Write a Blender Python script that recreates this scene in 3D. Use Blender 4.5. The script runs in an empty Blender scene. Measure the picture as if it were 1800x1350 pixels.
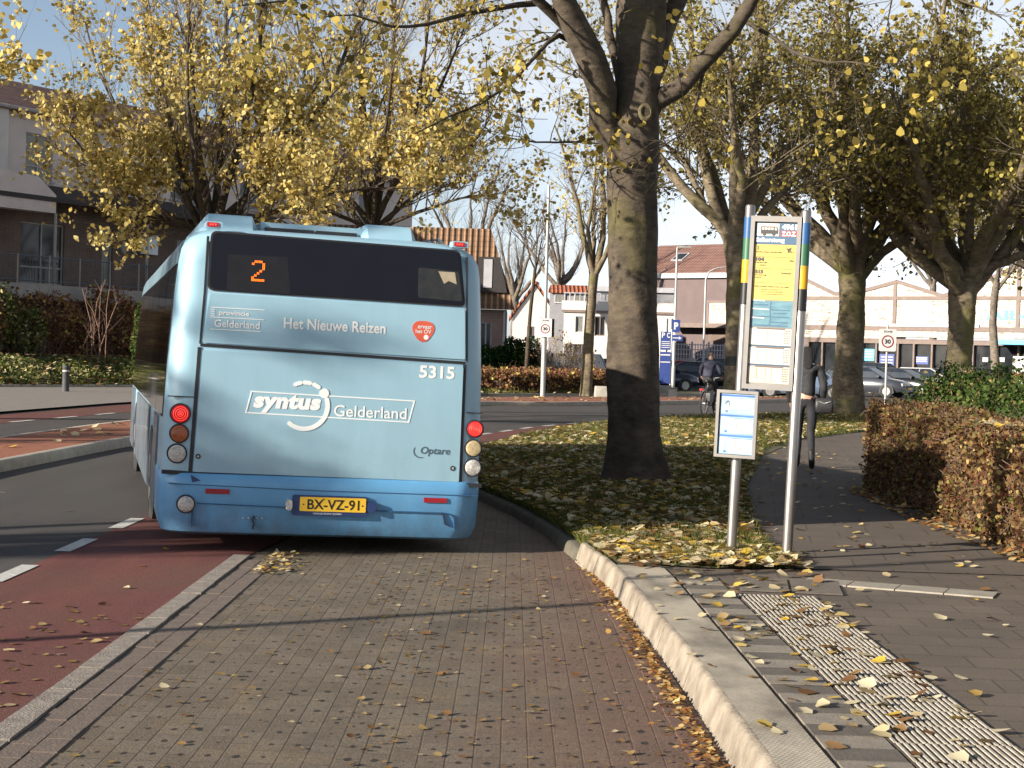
import bpy, bmesh, math, random
import numpy as np
from mathutils import Vector, Matrix
R_ = math.radians
scn = bpy.context.scene
col = scn.collection

# ------------------------------------------------------------------ camera
F_ = 3000.0; EYE = 1.55
_p = math.atan(53/F_); _r = math.atan(.030)
fw = np.array([0, math.cos(_p), -math.sin(_p)]); _r0 = np.array([1., 0, 0]); _u0 = np.cross(_r0, fw)
cR = _r0*math.cos(_r)+_u0*math.sin(_r); cU = _u0*math.cos(_r)-_r0*math.sin(_r)
CAM = np.array([0, 0, EYE])
cam = bpy.data.cameras.new('camera'); camo = bpy.data.objects.new('camera', cam); col.objects.link(camo)
cam.sensor_width = 36; cam.lens = 60; cam.clip_start = .1; cam.clip_end = 2000
camo.matrix_world = Matrix(((cR[0], cU[0], -fw[0], 0), (cR[1], cU[1], -fw[1], 0), (cR[2], cU[2], -fw[2], EYE), (0, 0, 0, 1)))
scn.camera = camo
def ray(x, y): return fw+cR*(x-900)/F_-cU*(y-675)/F_
def gp(x, y, z=0.):                      # survey of the photograph: pixel -> point on the level z
    d = ray(x, y); return CAM+d*(z-EYE)/d[2]
def at(x, y, Y):                         # pixel -> point at distance Y
    d = ray(x, y); return CAM+d*Y/d[1]

# ------------------------------------------------------------------ light
AZ = R_(238); EL = R_(17)
w = bpy.data.worlds.new('World'); scn.world = w; w.use_nodes = True
nt = w.node_tree; bg = nt.nodes['Background']
sky = nt.nodes.new('ShaderNodeTexSky'); sky.sky_type = 'NISHITA'; sky.sun_disc = False
sky.sun_elevation = EL; sky.sun_rotation = AZ; sky.air_density = .9; sky.dust_density = .7; sky.ozone_density = 3
bw = nt.nodes.new('ShaderNodeRGBToBW'); nt.links.new(sky.outputs[0], bw.inputs[0])
hz_ = nt.nodes.new('ShaderNodeVectorMath'); hz_.operation = 'SCALE'; hz_.inputs[0].default_value = (2.1, 2.25, 2.45); nt.links.new(bw.outputs[0], hz_.inputs['Scale'])
tc_ = nt.nodes.new('ShaderNodeTexCoord'); mp_ = nt.nodes.new('ShaderNodeMapping'); mp_.inputs['Scale'].default_value = (1.5, 1.5, 4); nt.links.new(tc_.outputs['Generated'], mp_.inputs[0])
cn_ = nt.nodes.new('ShaderNodeTexNoise'); cn_.inputs['Scale'].default_value = 2.2; cn_.inputs['Detail'].default_value = 6; nt.links.new(mp_.outputs[0], cn_.inputs[0])
sx_ = nt.nodes.new('ShaderNodeSeparateXYZ'); nt.links.new(tc_.outputs['Generated'], sx_.inputs[0])
ad_ = nt.nodes.new('ShaderNodeMath'); ad_.operation = 'MULTIPLY_ADD'; nt.links.new(sx_.outputs[0], ad_.inputs[0]); ad_.inputs[1].default_value = .9; nt.links.new(cn_.outputs[0], ad_.inputs[2])
cr_ = nt.nodes.new('ShaderNodeMapRange'); cr_.inputs[1].default_value = .30; cr_.inputs[2].default_value = .66; cr_.inputs[3].default_value = .26; cr_.inputs[4].default_value = .88; nt.links.new(ad_.outputs[0], cr_.inputs[0])
mw_ = nt.nodes.new('ShaderNodeMix'); mw_.data_type = 'RGBA'; nt.links.new(cr_.outputs[0], mw_.inputs[0]); nt.links.new(sky.outputs[0], mw_.inputs[6]); nt.links.new(hz_.outputs[0], mw_.inputs[7])
nt.links.new(mw_.outputs[2], bg.inputs[0]); bg.inputs[1].default_value = .058
sd = bpy.data.lights.new('sun', 'SUN'); sd.energy = 5.0; sd.angle = R_(.53); sd.color = (1, .90, .76)
so = bpy.data.objects.new('sun', sd); col.objects.link(so)
sdir = Vector((math.sin(AZ)*math.cos(EL), math.cos(AZ)*math.cos(EL), math.sin(EL)))
so.rotation_euler = (-sdir).to_track_quat('-Z', 'Y').to_euler(); so.location = (-20, -12, 20)
scn.view_settings.view_transform = 'Standard'; scn.view_settings.look = 'None'
scn.view_settings.exposure = 1.2; scn.view_settings.gamma = 1
scn.cycles.max_bounces = 6; scn.cycles.transparent_max_bounces = 8
scn.cycles.diffuse_bounces = 3; scn.cycles.glossy_bounces = 3; scn.cycles.transmission_bounces = 4

# ------------------------------------------------------------------ materials
MATS = {}
def _new(name):
    m = bpy.data.materials.new(name); m.use_nodes = True; MATS[name] = m
    return m, m.node_tree, m.node_tree.nodes['Principled BSDF']
def c4(c): return (c[0], c[1], c[2], 1)
def noise(t, scale, detail=5, vec=None, rough=.6):
    n = t.nodes.new('ShaderNodeTexNoise'); n.inputs['Scale'].default_value = scale
    n.inputs['Detail'].default_value = detail; n.inputs['Roughness'].default_value = rough
    if vec is not None: t.links.new(vec, n.inputs['Vector'])
    return n
def ramp(t, fac, stops):
    r = t.nodes.new('ShaderNodeValToRGB'); e = r.color_ramp.elements
    while len(e) < len(stops): e.new(.5)
    for k, (p, c) in enumerate(stops): e[k].position = p; e[k].color = c4(c)
    t.links.new(fac, r.inputs[0]); return r
def mix(t, fac, a, b, mode='MIX'):
    m = t.nodes.new('ShaderNodeMix'); m.data_type = 'RGBA'; m.blend_type = mode
    for s, v in ((m.inputs[0], fac), (m.inputs[6], a), (m.inputs[7], b)):
        if isinstance(v, bpy.types.NodeSocket): t.links.new(v, s)
        elif isinstance(v, (int, float)): s.default_value = v
        else: s.default_value = c4(v)
    return m.outputs[2]
def pos(t, obj=False):
    if obj: return t.nodes.new('ShaderNodeTexCoord').outputs['Object']
    return t.nodes.new('ShaderNodeNewGeometry').outputs['Position']
def mapping(t, v, scale=(1, 1, 1), rot=(0, 0, 0), loc=(0, 0, 0)):
    m = t.nodes.new('ShaderNodeMapping'); t.links.new(v, m.inputs[0])
    m.inputs['Scale'].default_value = scale; m.inputs['Rotation'].default_value = rot; m.inputs['Location'].default_value = loc
    return m.outputs[0]
def bump(t, b, h, dist=.01, st=1.):
    n = t.nodes.new('ShaderNodeBump'); n.inputs['Distance'].default_value = dist; n.inputs['Strength'].default_value = st
    t.links.new(h, n.inputs['Height']); t.links.new(n.outputs[0], b.inputs['Normal'])
def math_(t, op, a, b=None):
    m = t.nodes.new('ShaderNodeMath'); m.operation = op
    for s, v in zip(m.inputs, (a, b)):
        if v is None: continue
        if isinstance(v, (int, float)): s.default_value = v
        else: t.links.new(v, s)
    return m.outputs[0]
def M(name, c1, c2=None, scale=6, rough=.8, bmp=0, metal=0, spec=.5, coat=0, obj=False, stretch=(1, 1, 1)):
    if name in MATS: return MATS[name]
    m, t, b = _new(name)
    b.inputs['Roughness'].default_value = rough; b.inputs['Metallic'].default_value = metal
    b.inputs['Specular IOR Level'].default_value = spec; b.inputs['Coat Weight'].default_value = coat
    if c2 is None: c2 = tuple(v*.82 for v in c1)
    v = mapping(t, pos(t, obj), stretch)
    n = noise(t, scale, 6, v)
    r = ramp(t, n.outputs[0], [(.35, c1), (.68, c2)])
    t.links.new(r.outputs[0], b.inputs['Base Color'])
    if bmp:
        n2 = noise(t, scale*6, 6, v); bump(t, b, n2.outputs[0], bmp)
    return m
def emis(name, c, s):
    m, t, b = _new(name); b.inputs['Base Color'].default_value = c4(c)
    b.inputs['Emission Color'].default_value = c4(c); b.inputs['Emission Strength'].default_value = s; return m
def leafmat(name, stops, trans=.45):
    m, t, b = _new(name); t.nodes.remove(b)
    a = t.nodes.new('ShaderNodeAttribute'); a.attribute_name = 'v'
    r = ramp(t, a.outputs['Fac'], stops)
    d = t.nodes.new('ShaderNodeBsdfDiffuse'); tr = t.nodes.new('ShaderNodeBsdfTranslucent'); mx = t.nodes.new('ShaderNodeMixShader')
    t.links.new(r.outputs[0], d.inputs[0]); t.links.new(r.outputs[0], tr.inputs[0]); mx.inputs[0].default_value = trans
    t.links.new(d.outputs[0], mx.inputs[1]); t.links.new(tr.outputs[0], mx.inputs[2])
    t.links.new(mx.outputs[0], t.nodes['Material Output'].inputs[0]); return m

def mat_asphalt(name, c1, c2, patch):
    m, t, b = _new(name); p = pos(t)
    n1 = noise(t, .35, 4, p); n2 = noise(t, 160, 3, p); n3 = noise(t, 2.5, 5, mapping(t, p, (1, .15, 1)))
    base = ramp(t, n3.outputs[0], [(.35, c1), (.7, c2)]).outputs[0]
    base = mix(t, ramp(t, n1.outputs[0], [(.45, (0, 0, 0)), (.65, (.7, .7, .7))]).outputs[0], base, patch)
    sp = ramp(t, n2.outputs[0], [(.36, (.55, .55, .55)), (.62, (1.25, 1.22, 1.2))]).outputs[0]
    t.links.new(mix(t, 1., base, sp, 'MULTIPLY'), b.inputs['Base Color'])
    b.inputs['Roughness'].default_value = .85; b.inputs['Specular IOR Level'].default_value = .3
    bump(t, b, n2.outputs[0], .006); return m
def mat_klinker(name):
    """chamfered clinker bricks of the lay-by, dark joints with open corners"""
    m, t, b = _new(name); p = pos(t)
    br = t.nodes.new('ShaderNodeTexBrick'); t.links.new(mapping(t, p, (1, 1, 1), (0, 0, R_(90))), br.inputs[0])
    br.inputs['Scale'].default_value = 1; br.inputs['Brick Width'].default_value = .21; br.inputs['Row Height'].default_value = .105
    br.inputs['Mortar Size'].default_value = .0045; br.inputs['Mortar Smooth'].default_value = .5
    br.inputs['Color1'].default_value = c4((.126, .100, .073)); br.inputs['Color2'].default_value = c4((.160, .132, .100)); br.inputs['Mortar'].default_value = c4((.082, .066, .050))
    n1 = noise(t, .55, 5, p); n2 = noise(t, 3.2, 6, mapping(t, p, (1, .55, 1))); n3 = noise(t, 140, 3, p)
    sx = t.nodes.new('ShaderNodeSeparateXYZ'); t.links.new(p, sx.inputs[0])
    redside = math_(t, 'ADD', math_(t, 'MULTIPLY', sx.outputs[0], .55), n1.outputs[0])
    c = mix(t, ramp(t, redside, [(.35, (0, 0, 0)), (.95, (1, 1, 1))]).outputs[0], br.outputs[0], (.150, .088, .066))
    c2 = mix(t, ramp(t, n2.outputs[0], [(.55, (0, 0, 0)), (.7, (.55, .55, .55))]).outputs[0], c, (.21, .15, .085))
    st = noise(t, 1.1, 3, mapping(t, p, (1.4, .6, 1), (0, 0, 0), (7, 3, 0)))
    c2 = mix(t, ramp(t, st.outputs[0], [(.56, (0, 0, 0)), (.70, (.5, .5, .5))]).outputs[0], c2, (.062, .05, .04))
    # joint holes: lattice of brick corners, present only in some cells
    def lat(off):
        sc = mapping(t, p, (1/.105, 1/.21, 1), (0, 0, 0), (off, off, 0))
        f = t.nodes.new('ShaderNodeVectorMath'); f.operation = 'FRACTION'; t.links.new(sc, f.inputs[0])
        s = t.nodes.new('ShaderNodeVectorMath'); s.operation = 'SUBTRACT'; t.links.new(f.outputs[0], s.inputs[0]); s.inputs[1].default_value = (.5, .5, 0)
        mu = t.nodes.new('ShaderNodeVectorMath'); mu.operation = 'MULTIPLY'; t.links.new(s.outputs[0], mu.inputs[0]); mu.inputs[1].default_value = (.105, .12, 0)
        l = t.nodes.new('ShaderNodeVectorMath'); l.operation = 'LENGTH'; t.links.new(mu.outputs[0], l.inputs[0])
        nn = noise(t, 4.5, 4, p, .75)
        return math_(t, 'LESS_THAN', l.outputs['Value'], math_(t, 'MULTIPLY', math_(t, 'SUBTRACT', nn.outputs[0], .36), .062))
    dots = lat(0)
    c3 = mix(t, dots, c2, (.035, .028, .022))
    sp = ramp(t, n3.outputs[0], [(.36, (.55, .55, .55)), (.64, (1.35, 1.33, 1.3))]).outputs[0]
    t.links.new(mix(t, 1., c3, sp, 'MULTIPLY'), b.inputs['Base Color'])
    b.inputs['Roughness'].default_value = .8; b.inputs['Specular IOR Level'].default_value = .35
    h = math_(t, 'SUBTRACT', math_(t, 'ADD', math_(t, 'MULTIPLY', br.outputs['Fac'], -.5), math_(t, 'MULTIPLY', n3.outputs[0], .5)), dots)
    bump(t, b, h, .006); return m
def mat_brick(name, c1, c2, mo, bw, rh, ms=.01, rot=(0, 0, 0), rough=.85, obj=True, noisec=None):
    m, t, b = _new(name); p = pos(t, obj)
    br = t.nodes.new('ShaderNodeTexBrick'); t.links.new(mapping(t, p, (1, 1, 1), rot), br.inputs[0])
    br.inputs['Scale'].default_value = 1; br.inputs['Brick Width'].default_value = bw; br.inputs['Row Height'].default_value = rh
    br.inputs['Mortar Size'].default_value = ms; br.inputs['Color1'].default_value = c4(c1); br.inputs['Color2'].default_value = c4(c2); br.inputs['Mortar'].default_value = c4(mo)
    n = noise(t, 1.3, 6, p); n3 = noise(t, 60, 4, p) if not noisec else noise(t, 1.6, 4, mapping(t, p, (1, 1, 4.5)), .75)
    c = mix(t, 1., br.outputs[0], ramp(t, n.outputs[0], [(.3, (.72, .72, .72)), (.7, (1.15, 1.12, 1.1))]).outputs[0], 'MULTIPLY')
    if noisec: c = mix(t, ramp(t, n3.outputs[0], [(.56, (0, 0, 0)), (.62, (.8, .8, .8))]).outputs[0], c, noisec)
    t.links.new(c, b.inputs['Base Color']); b.inputs['Roughness'].default_value = rough
    bump(t, b, math_(t, 'ADD', math_(t, 'MULTIPLY', br.outputs['Fac'], -1.), math_(t, 'MULTIPLY', n3.outputs[0], .4)), .008)
    return m
def mat_bark(name, c1, c2, moss, mossamt=.55, sc=3.):
    m, t, b = _new(name); p = pos(t)
    n1 = noise(t, sc, 7, mapping(t, p, (1, 1, 1.0))); n2 = noise(t, 1.1, 5, p); n3 = noise(t, 7, 8, mapping(t, p, (1, 1, 2.2)), .62)
    c = ramp(t, n3.outputs[0], [(.3, c2), (.62, c1)]).outputs[0]
    c = mix(t, 1., c, ramp(t, n1.outputs[0], [(.3, (.55, .55, .55)), (.7, (1.25, 1.2, 1.15))]).outputs[0], 'MULTIPLY')
    c = mix(t, ramp(t, n2.outputs[0], [(mossamt-.06, (0, 0, 0)), (mossamt+.12, (.8, .8, .8))]).outputs[0], c, moss)
    t.links.new(c, b.inputs['Base Color']); b.inputs['Roughness'].default_value = .9; b.inputs['Specular IOR Level'].default_value = .2
    bump(t, b, math_(t, 'ADD', n3.outputs[0], n1.outputs[0]), .028, .8); return m

# ------------------------------------------------------------------ mesh tools
class MB:
    def __init__(s): s.V = []; s.F = []; s.n = 0; s.mi = []; s.cm = 0
    def add(s, V, F):
        s.V.extend([tuple(map(float, v)) for v in V]); s.F.extend([tuple(int(i)+s.n for i in f) for f in F]); s.mi.extend([s.cm]*len(F)); s.n += len(V); return s
    def box(s, x0, x1, y0, y1, z0, z1):
        V = [(x, y, z) for z in (z0, z1) for y in (y0, y1) for x in (x0, x1)]
        return s.add(V, [(0, 2, 3, 1), (4, 5, 7, 6), (0, 1, 5, 4), (2, 6, 7, 3), (0, 4, 6, 2), (1, 3, 7, 5)])
    def obox(s, c, ax, ay, az, sx, sy, sz):       # oriented box, full sizes
        c = np.array(c, float); ax, ay, az = [np.array(a, float) for a in (ax, ay, az)]
        V = [c+ax*sx*i/2+ay*sy*j/2+az*sz*k/2 for k in (-1, 1) for j in (-1, 1) for i in (-1, 1)]
        return s.add(V, [(0, 2, 3, 1), (4, 5, 7, 6), (0, 1, 5, 4), (2, 6, 7, 3), (0, 4, 6, 2), (1, 3, 7, 5)])
    def tube(s, pts, rad, seg=8, caps=True, sq=1.):
        P = np.array(pts, float); n = len(P)
        if np.isscalar(rad): rad = [rad]*n
        T = np.gradient(P, axis=0); T /= np.linalg.norm(T, axis=1)[:, None]+1e-12
        a = np.array([0, 0, 1.]) if abs(T[0][2]) < .9 else np.array([1., 0, 0])
        V = []
        for i in range(n):
            u = np.cross(T[i], a); u /= np.linalg.norm(u)+1e-12; v = np.cross(T[i], u)
            for k in range(seg):
                th = 2*math.pi*k/seg; V.append(P[i]+(u*math.cos(th)+v*math.sin(th)*sq)*rad[i])
        F = [(i*seg+k, i*seg+(k+1) % seg, (i+1)*seg+(k+1) % seg, (i+1)*seg+k) for i in range(n-1) for k in range(seg)]
        if caps: F += [tuple(range(seg))[::-1], tuple(range((n-1)*seg, n*seg))]
        return s.add(V, F)
    def cyl(s, p0, p1, r0, r1=None, seg=12): return s.tube([p0, p1], [r0, r0 if r1 is None else r1], seg)
    def torus(s, c, nrm, R, r, seg=20, rs=6):
        c = np.array(c, float); nrm = np.array(nrm, float)/np.linalg.norm(nrm)
        a = np.cross(nrm, (0, 0, 1.) if abs(nrm[2]) < .9 else (1., 0, 0)); a /= np.linalg.norm(a); b = np.cross(nrm, a)
        V = []
        for i in range(seg):
            d = a*math.cos(2*math.pi*i/seg)+b*math.sin(2*math.pi*i/seg)
            for k in range(rs): V.append(c+d*(R+r*math.cos(2*math.pi*k/rs))+nrm*r*math.sin(2*math.pi*k/rs))
        F = [(i*rs+k, ((i+1) % seg)*rs+k, ((i+1) % seg)*rs+(k+1) % rs, i*rs+(k+1) % rs) for i in range(seg) for k in range(rs)]
        return s.add(V, F)
    def prism(s, poly, to3, d0, d1):             # 2-D polygon extruded between two depths; to3(a,b,d)
        n = len(poly)
        V = [to3(a, b, d0) for a, b in poly]+[to3(a, b, d1) for a, b in poly]
        return s.add(V, [tuple(range(n))[::-1], tuple(range(n, 2*n))]+[(i, (i+1) % n, n+(i+1) % n, n+i) for i in range(n)])
    def ring(s, outer, inner, to3, d0, d1):      # frame between two polygons of equal count
        n = len(outer); V = [to3(a, b, d) for d in (d0, d1) for pl in (outer, inner) for a, b in pl]; F = []
        for i in range(n):
            j = (i+1) % n
            F += [(2*n+i, 2*n+j, 3*n+j, 3*n+i), (i, n+i, n+j, j), (i, j, 2*n+j, 2*n+i), (n+i, 3*n+i, 3*n+j, n+j)]
        return s.add(V, F)
    def loft(s, secs, closed=True, caps=True):
        n = len(secs[0]); V = [p for sec in secs for p in sec]; F = []
        for i in range(len(secs)-1):
            for k in range(n if closed else n-1): F.append((i*n+k, i*n+(k+1) % n, (i+1)*n+(k+1) % n, (i+1)*n+k))
        if caps: F += [tuple(range(n))[::-1], tuple(range((len(secs)-1)*n, len(secs)*n))]
        return s.add(V, F)
    def build(s, name, mat, parent=None, smooth=False, world=False, sharp=None):
        me = bpy.data.meshes.new(name); me.from_pydata(s.V, [], s.F)
        ms = mat if isinstance(mat, (list, tuple)) else [mat]
        for m in ms: me.materials.append(m)
        if len(ms) > 1: me.polygons.foreach_set('material_index', s.mi)
        bm = bmesh.new(); bm.from_mesh(me); bmesh.ops.recalc_face_normals(bm, faces=bm.faces); bm.to_mesh(me); bm.free()
        if smooth:
            me.polygons.foreach_set('use_smooth', [True]*len(me.polygons))
            me.set_sharp_from_angle(angle=R_(sharp or 40))
        return link(name, me, parent, world)
def link(name, me, parent=None, world=False):
    o = bpy.data.objects.new(name, me); col.objects.link(o)
    if parent is not None:
        o.parent = parent
        if world: o.matrix_parent_inverse = parent.matrix_world.inverted()
    return o
def tag(o, label=None, cat=None, group=None, kind=None):
    if label: o['label'] = label
    if cat: o['category'] = cat
    if group: o['group'] = group
    if kind: o['kind'] = kind
    return o
def thing(name, label, cat, loc=(0, 0, 0), rz=0, group=None, mw=None):
    o = bpy.data.objects.new(name, None); col.objects.link(o); o.empty_display_size = .2
    m = Matrix.Translation(Vector([float(v) for v in loc])) @ Matrix.Rotation(rz, 4, 'Z') if mw is None else mw
    o.matrix_world = m; bpy.context.view_layer.update()
    return tag(o, label, cat, group)
def npmesh(name, V, F, mat, parent=None, world=False, attr=None, smooth=False):
    V = np.asarray(V, np.float32); F = np.asarray(F, np.int32); k = F.shape[1]
    me = bpy.data.meshes.new(name); me.vertices.add(len(V)); me.vertices.foreach_set('co', V.ravel())
    me.loops.add(F.size); me.loops.foreach_set('vertex_index', F.ravel())
    me.polygons.add(len(F)); me.polygons.foreach_set('loop_start', np.arange(0, F.size, k, dtype=np.int32))
    me.polygons.foreach_set('loop_total', np.full(len(F), k, np.int32))
    if smooth: me.polygons.foreach_set('use_smooth', np.ones(len(F), bool))
    if attr is not None:
        a = me.attributes.new('v', 'FLOAT', 'POINT'); a.data.foreach_set('value', np.asarray(attr, np.float32))
    me.materials.append(mat); me.update(calc_edges=True); me.validate()
    return link(name, me, parent, world)
def sheet(name, pts, z, mat, kind='structure', parent=None):
    b = MB(); b.add([(x, y, z) for x, y in pts], [tuple(range(len(pts)))]); o = b.build(name, mat, parent)
    me = o.data
    if me.polygons[0].normal.z < 0: me.flip_normals()
    return tag(o, kind=kind) if kind else o
def strip(name, L, Rr, z, mat, kind='structure', parent=None):
    b = MB(); n = len(L)
    zz = z if hasattr(z, '__len__') else [z]*n
    b.add([(x, y, zz[i]) for i, (x, y) in enumerate(L)]+[(x, y, zz[i]) for i, (x, y) in enumerate(Rr)], [(i, n+i, n+i+1, i+1) for i in range(n-1)])
    o = b.build(name, mat, parent); return tag(o, kind=kind) if kind else o
_tc = {}
def text(s, mat, parent, to3, x0, x1, y0, y1, d=0., bold=0., shear=0., name='lettering', keep=False, th=.002, world=False, spacing=1.):
    """flat lettering fitted to the box x0..x1, y0..y1 of a surface given by to3(a, b, d)"""
    cu = bpy.data.curves.new('t', 'FONT'); cu.body = s; cu.size = 1; cu.offset = bold; cu.shear = shear; cu.resolution_u = 3; cu.space_character = spacing
    ob = bpy.data.objects.new('t', cu); col.objects.link(ob); bpy.context.view_layer.update()
    me = bpy.data.meshes.new_from_object(ob.evaluated_get(bpy.context.evaluated_depsgraph_get()))
    bpy.data.objects.remove(ob); bpy.data.curves.remove(cu)
    n = len(me.vertices); co = np.zeros(n*3); me.vertices.foreach_get('co', co); co = co.reshape(-1, 3)
    mn, mx = co.min(0), co.max(0); sx = (x1-x0)/(mx[0]-mn[0]); sy = (y1-y0)/(mx[1]-mn[1])
    if keep: sx = sy = min(sx, sy)
    V = [to3(x0+(c[0]-mn[0])*sx, y0+(c[1]-mn[1])*sy, d) for c in co]
    me.vertices.foreach_set('co', np.array(V, float).ravel()); me.name = name; me.materials.clear(); me.materials.append(mat); me.update()
    return link(name, me, parent, world)
def rrect(x0, x1, y0, y1, r, n=5):
    P = []
    for cx, cy, a in ((x1-r, y1-r, 0), (x0+r, y1-r, 90), (x0+r, y0+r, 180), (x1-r, y0+r, 270)):
        for k in range(n+1): th = R_(a+90*k/n); P.append((cx+r*math.cos(th), cy+r*math.sin(th)))
    return P
def circ(cx, cy, r, n=20): return [(cx+r*math.cos(2*math.pi*k/n), cy+r*math.sin(2*math.pi*k/n)) for k in range(n)]

# ------------------------------------------------------------------ foliage and branches (vectorised)
def nrm(a): return a/(np.linalg.norm(a, axis=-1, keepdims=True)+1e-9)
def resample(pts, n):
    P = np.array(pts, float); d = np.r_[0, np.cumsum(np.linalg.norm(np.diff(P[:, :3], axis=0), axis=1))]
    t = np.linspace(0, d[-1], n); return np.stack([np.interp(t, d, P[:, k]) for k in range(P.shape[1])], 1)
def kids(P, R, m, t0, t1, ang, L, rr, rmax, trop, ts, wig, npt, g, tl=.45):
    B, n, _ = P.shape; idx = np.repeat(np.arange(B), m); k = len(idx)
    t = g.uniform(t0, t1, k)*(n-1); i = np.minimum(t.astype(int), n-2); f = (t-i)[:, None]
    p = P[idx, i]*(1-f)+P[idx, i+1]*f; tan = nrm(P[idx, i+1]-P[idx, i]); r = R[idx, i]*(1-f[:, 0])+R[idx, i+1]*f[:, 0]
    q = g.normal(size=(k, 3)); q = nrm(q-tan*(q*tan).sum(1)[:, None]); a = (ang*g.uniform(.55, 1.3, k))[:, None]
    d = nrm(tan*np.cos(a)+q*np.sin(a)+np.array([0, 0, trop])); ln = (L*g.uniform(.55, 1.2, k)*(1-tl*t/(n-1)))[:, None]/(npt-1)
    out = [p]
    for s in range(npt-1):
        d = nrm(d+g.normal(size=(k, 3))*wig+np.array([0, 0, ts])); p = p+d*ln; out.append(p)
    rad = np.minimum(r*rr, rmax)[:, None]*np.linspace(1, .4, npt)[None]
    return np.stack(out, 1), rad
def tubes(P, R, seg):
    B, n, _ = P.shape; T = nrm(np.gradient(P, axis=1)); a = np.where(np.abs(T[:, :1, 2:]) < .85, np.array([0, 0, 1.]), np.array([1., 0, 0]))
    a = np.broadcast_to(a, T.shape); u = nrm(np.cross(T, a)); v = np.cross(T, u)
    th = np.arange(seg)*2*np.pi/seg
    V = P[:, :, None]+(u[:, :, None]*np.cos(th)[:, None]+v[:, :, None]*np.sin(th)[:, None])*R[:, :, None, None]
    base = (np.arange(B)*n*seg)[:, None, None]; i = np.arange(n-1)[None, :, None]*seg; k = np.arange(seg)[None, None]; k2 = (k+1) % seg
    F = np.stack([base+i+k, base+i+k2, base+i+seg+k2, base+i+seg+k], -1).reshape(-1, 4)
    return V.reshape(-1, 3), F
def join(parts):
    Vs, Fs, o = [], [], 0
    for V, F in parts: Vs.append(V); Fs.append(F+o); o += len(V)
    return np.concatenate(Vs), np.concatenate(Fs)
def leaves(C, size, g, up=.3, wide=.8, vv=None, lay=0.):
    """kite-shaped folded leaves at centres C"""
    n = len(C); N = nrm(g.normal(size=(n, 3))*(1-lay)+np.array([0, 0, up+lay*3])); a = g.normal(size=(n, 3)); a = nrm(a-N*(a*N).sum(1)[:, None]); b = np.cross(N, a)
    s = (size*g.uniform(.55, 1.25, n))[:, None]; f = N*s*g.uniform(-.3, .3, n)[:, None]
    w5 = wide*.5; V = np.stack([C-a*s*.45, C+b*s*w5+f-a*s*.22, C+b*s*w5*.85+f*.8+a*s*.16, C+a*s*.55, C-b*s*w5*.85+f*.8+a*s*.16, C-b*s*w5+f-a*s*.22], 1).reshape(-1, 3)
    v = g.uniform(0, 1, n) if vv is None else vv
    return V, np.arange(6*n).reshape(-1, 6), np.repeat(v, 6)
def oncurve(P, cnt, g, t0=.1, wfun=None, jit=.04):
    B, n, _ = P.shape; idx = g.integers(0, B, cnt*3); t = g.uniform(t0, 1, cnt*3)*(n-1); i = np.minimum(t.astype(int), n-2); f = (t-i)[:, None]
    C = P[idx, i]*(1-f)+P[idx, i+1]*f+g.normal(size=(cnt*3, 3))*jit
    if wfun is not None: C = C[g.uniform(0, 1, len(C)) < wfun(C)]
    return C[:cnt]
def inpoly(P, poly):
    x, y = P[:, 0], P[:, 1]; c = np.zeros(len(P), bool); n = len(poly)
    for i in range(n):
        x1, y1 = poly[i]; x2, y2 = poly[(i+1) % n]
        k = ((y1 > y) != (y2 > y)) & (x < (x2-x1)*(y-y1)/(y2-y1+1e-12)+x1); c ^= k
    return c
def sample(poly, n, g):
    a = np.array(poly); lo, hi = a.min(0), a.max(0); out = []
    tot = 0
    while tot < n:
        P = g.uniform(lo, hi, (n*2, 2)); P = P[inpoly(P, poly)]; out.append(P); tot += len(P)
    return np.concatenate(out)[:n]
def litter(name, P2, z, size, g, mat, kind='stuff', lift=.012):
    """fallen leaves: six-sided curled blades lying on the surface"""
    n = len(P2); th = g.uniform(0, 2*np.pi, n); s = size*g.uniform(.55, 1.25, n)
    tl = g.normal(size=(n, 2))*.22; curl = g.uniform(-.1, .38, n)
    ang = np.array([0, 50, 105, 160, 200, 255, 310])*np.pi/180; rad = np.array([.62, .5, .46, .32, .34, .47, .48])
    zz = z if hasattr(z, '__len__') else np.full(n, z)
    X = np.zeros((n, 8, 3)); X[:, 0, :2] = P2; X[:, 0, 2] = zz+lift*.4
    for k in range(7):
        r = rad[k]*s*g.uniform(.75, 1.2, n); a = th+ang[k]; dx = r*np.cos(a); dy = r*np.sin(a)
        X[:, k+1, 0] = P2[:, 0]+dx; X[:, k+1, 1] = P2[:, 1]+dy
        X[:, k+1, 2] = zz+np.maximum(.002, lift*.4+dx*tl[:, 0]+dy*tl[:, 1]+curl*np.abs(np.sin(ang[k]+.6))*r)
    F = np.array([(0, k+1, (k+1) % 7+1) for k in range(7)]); FF = (np.arange(n)*8)[:, None, None]+F[None]
    o = npmesh(name, X.reshape(-1, 3), FF.reshape(-1, 3), mat, attr=np.repeat(g.uniform(0, 1, n), 8))
    return tag(o, kind=kind) if kind else o

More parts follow.
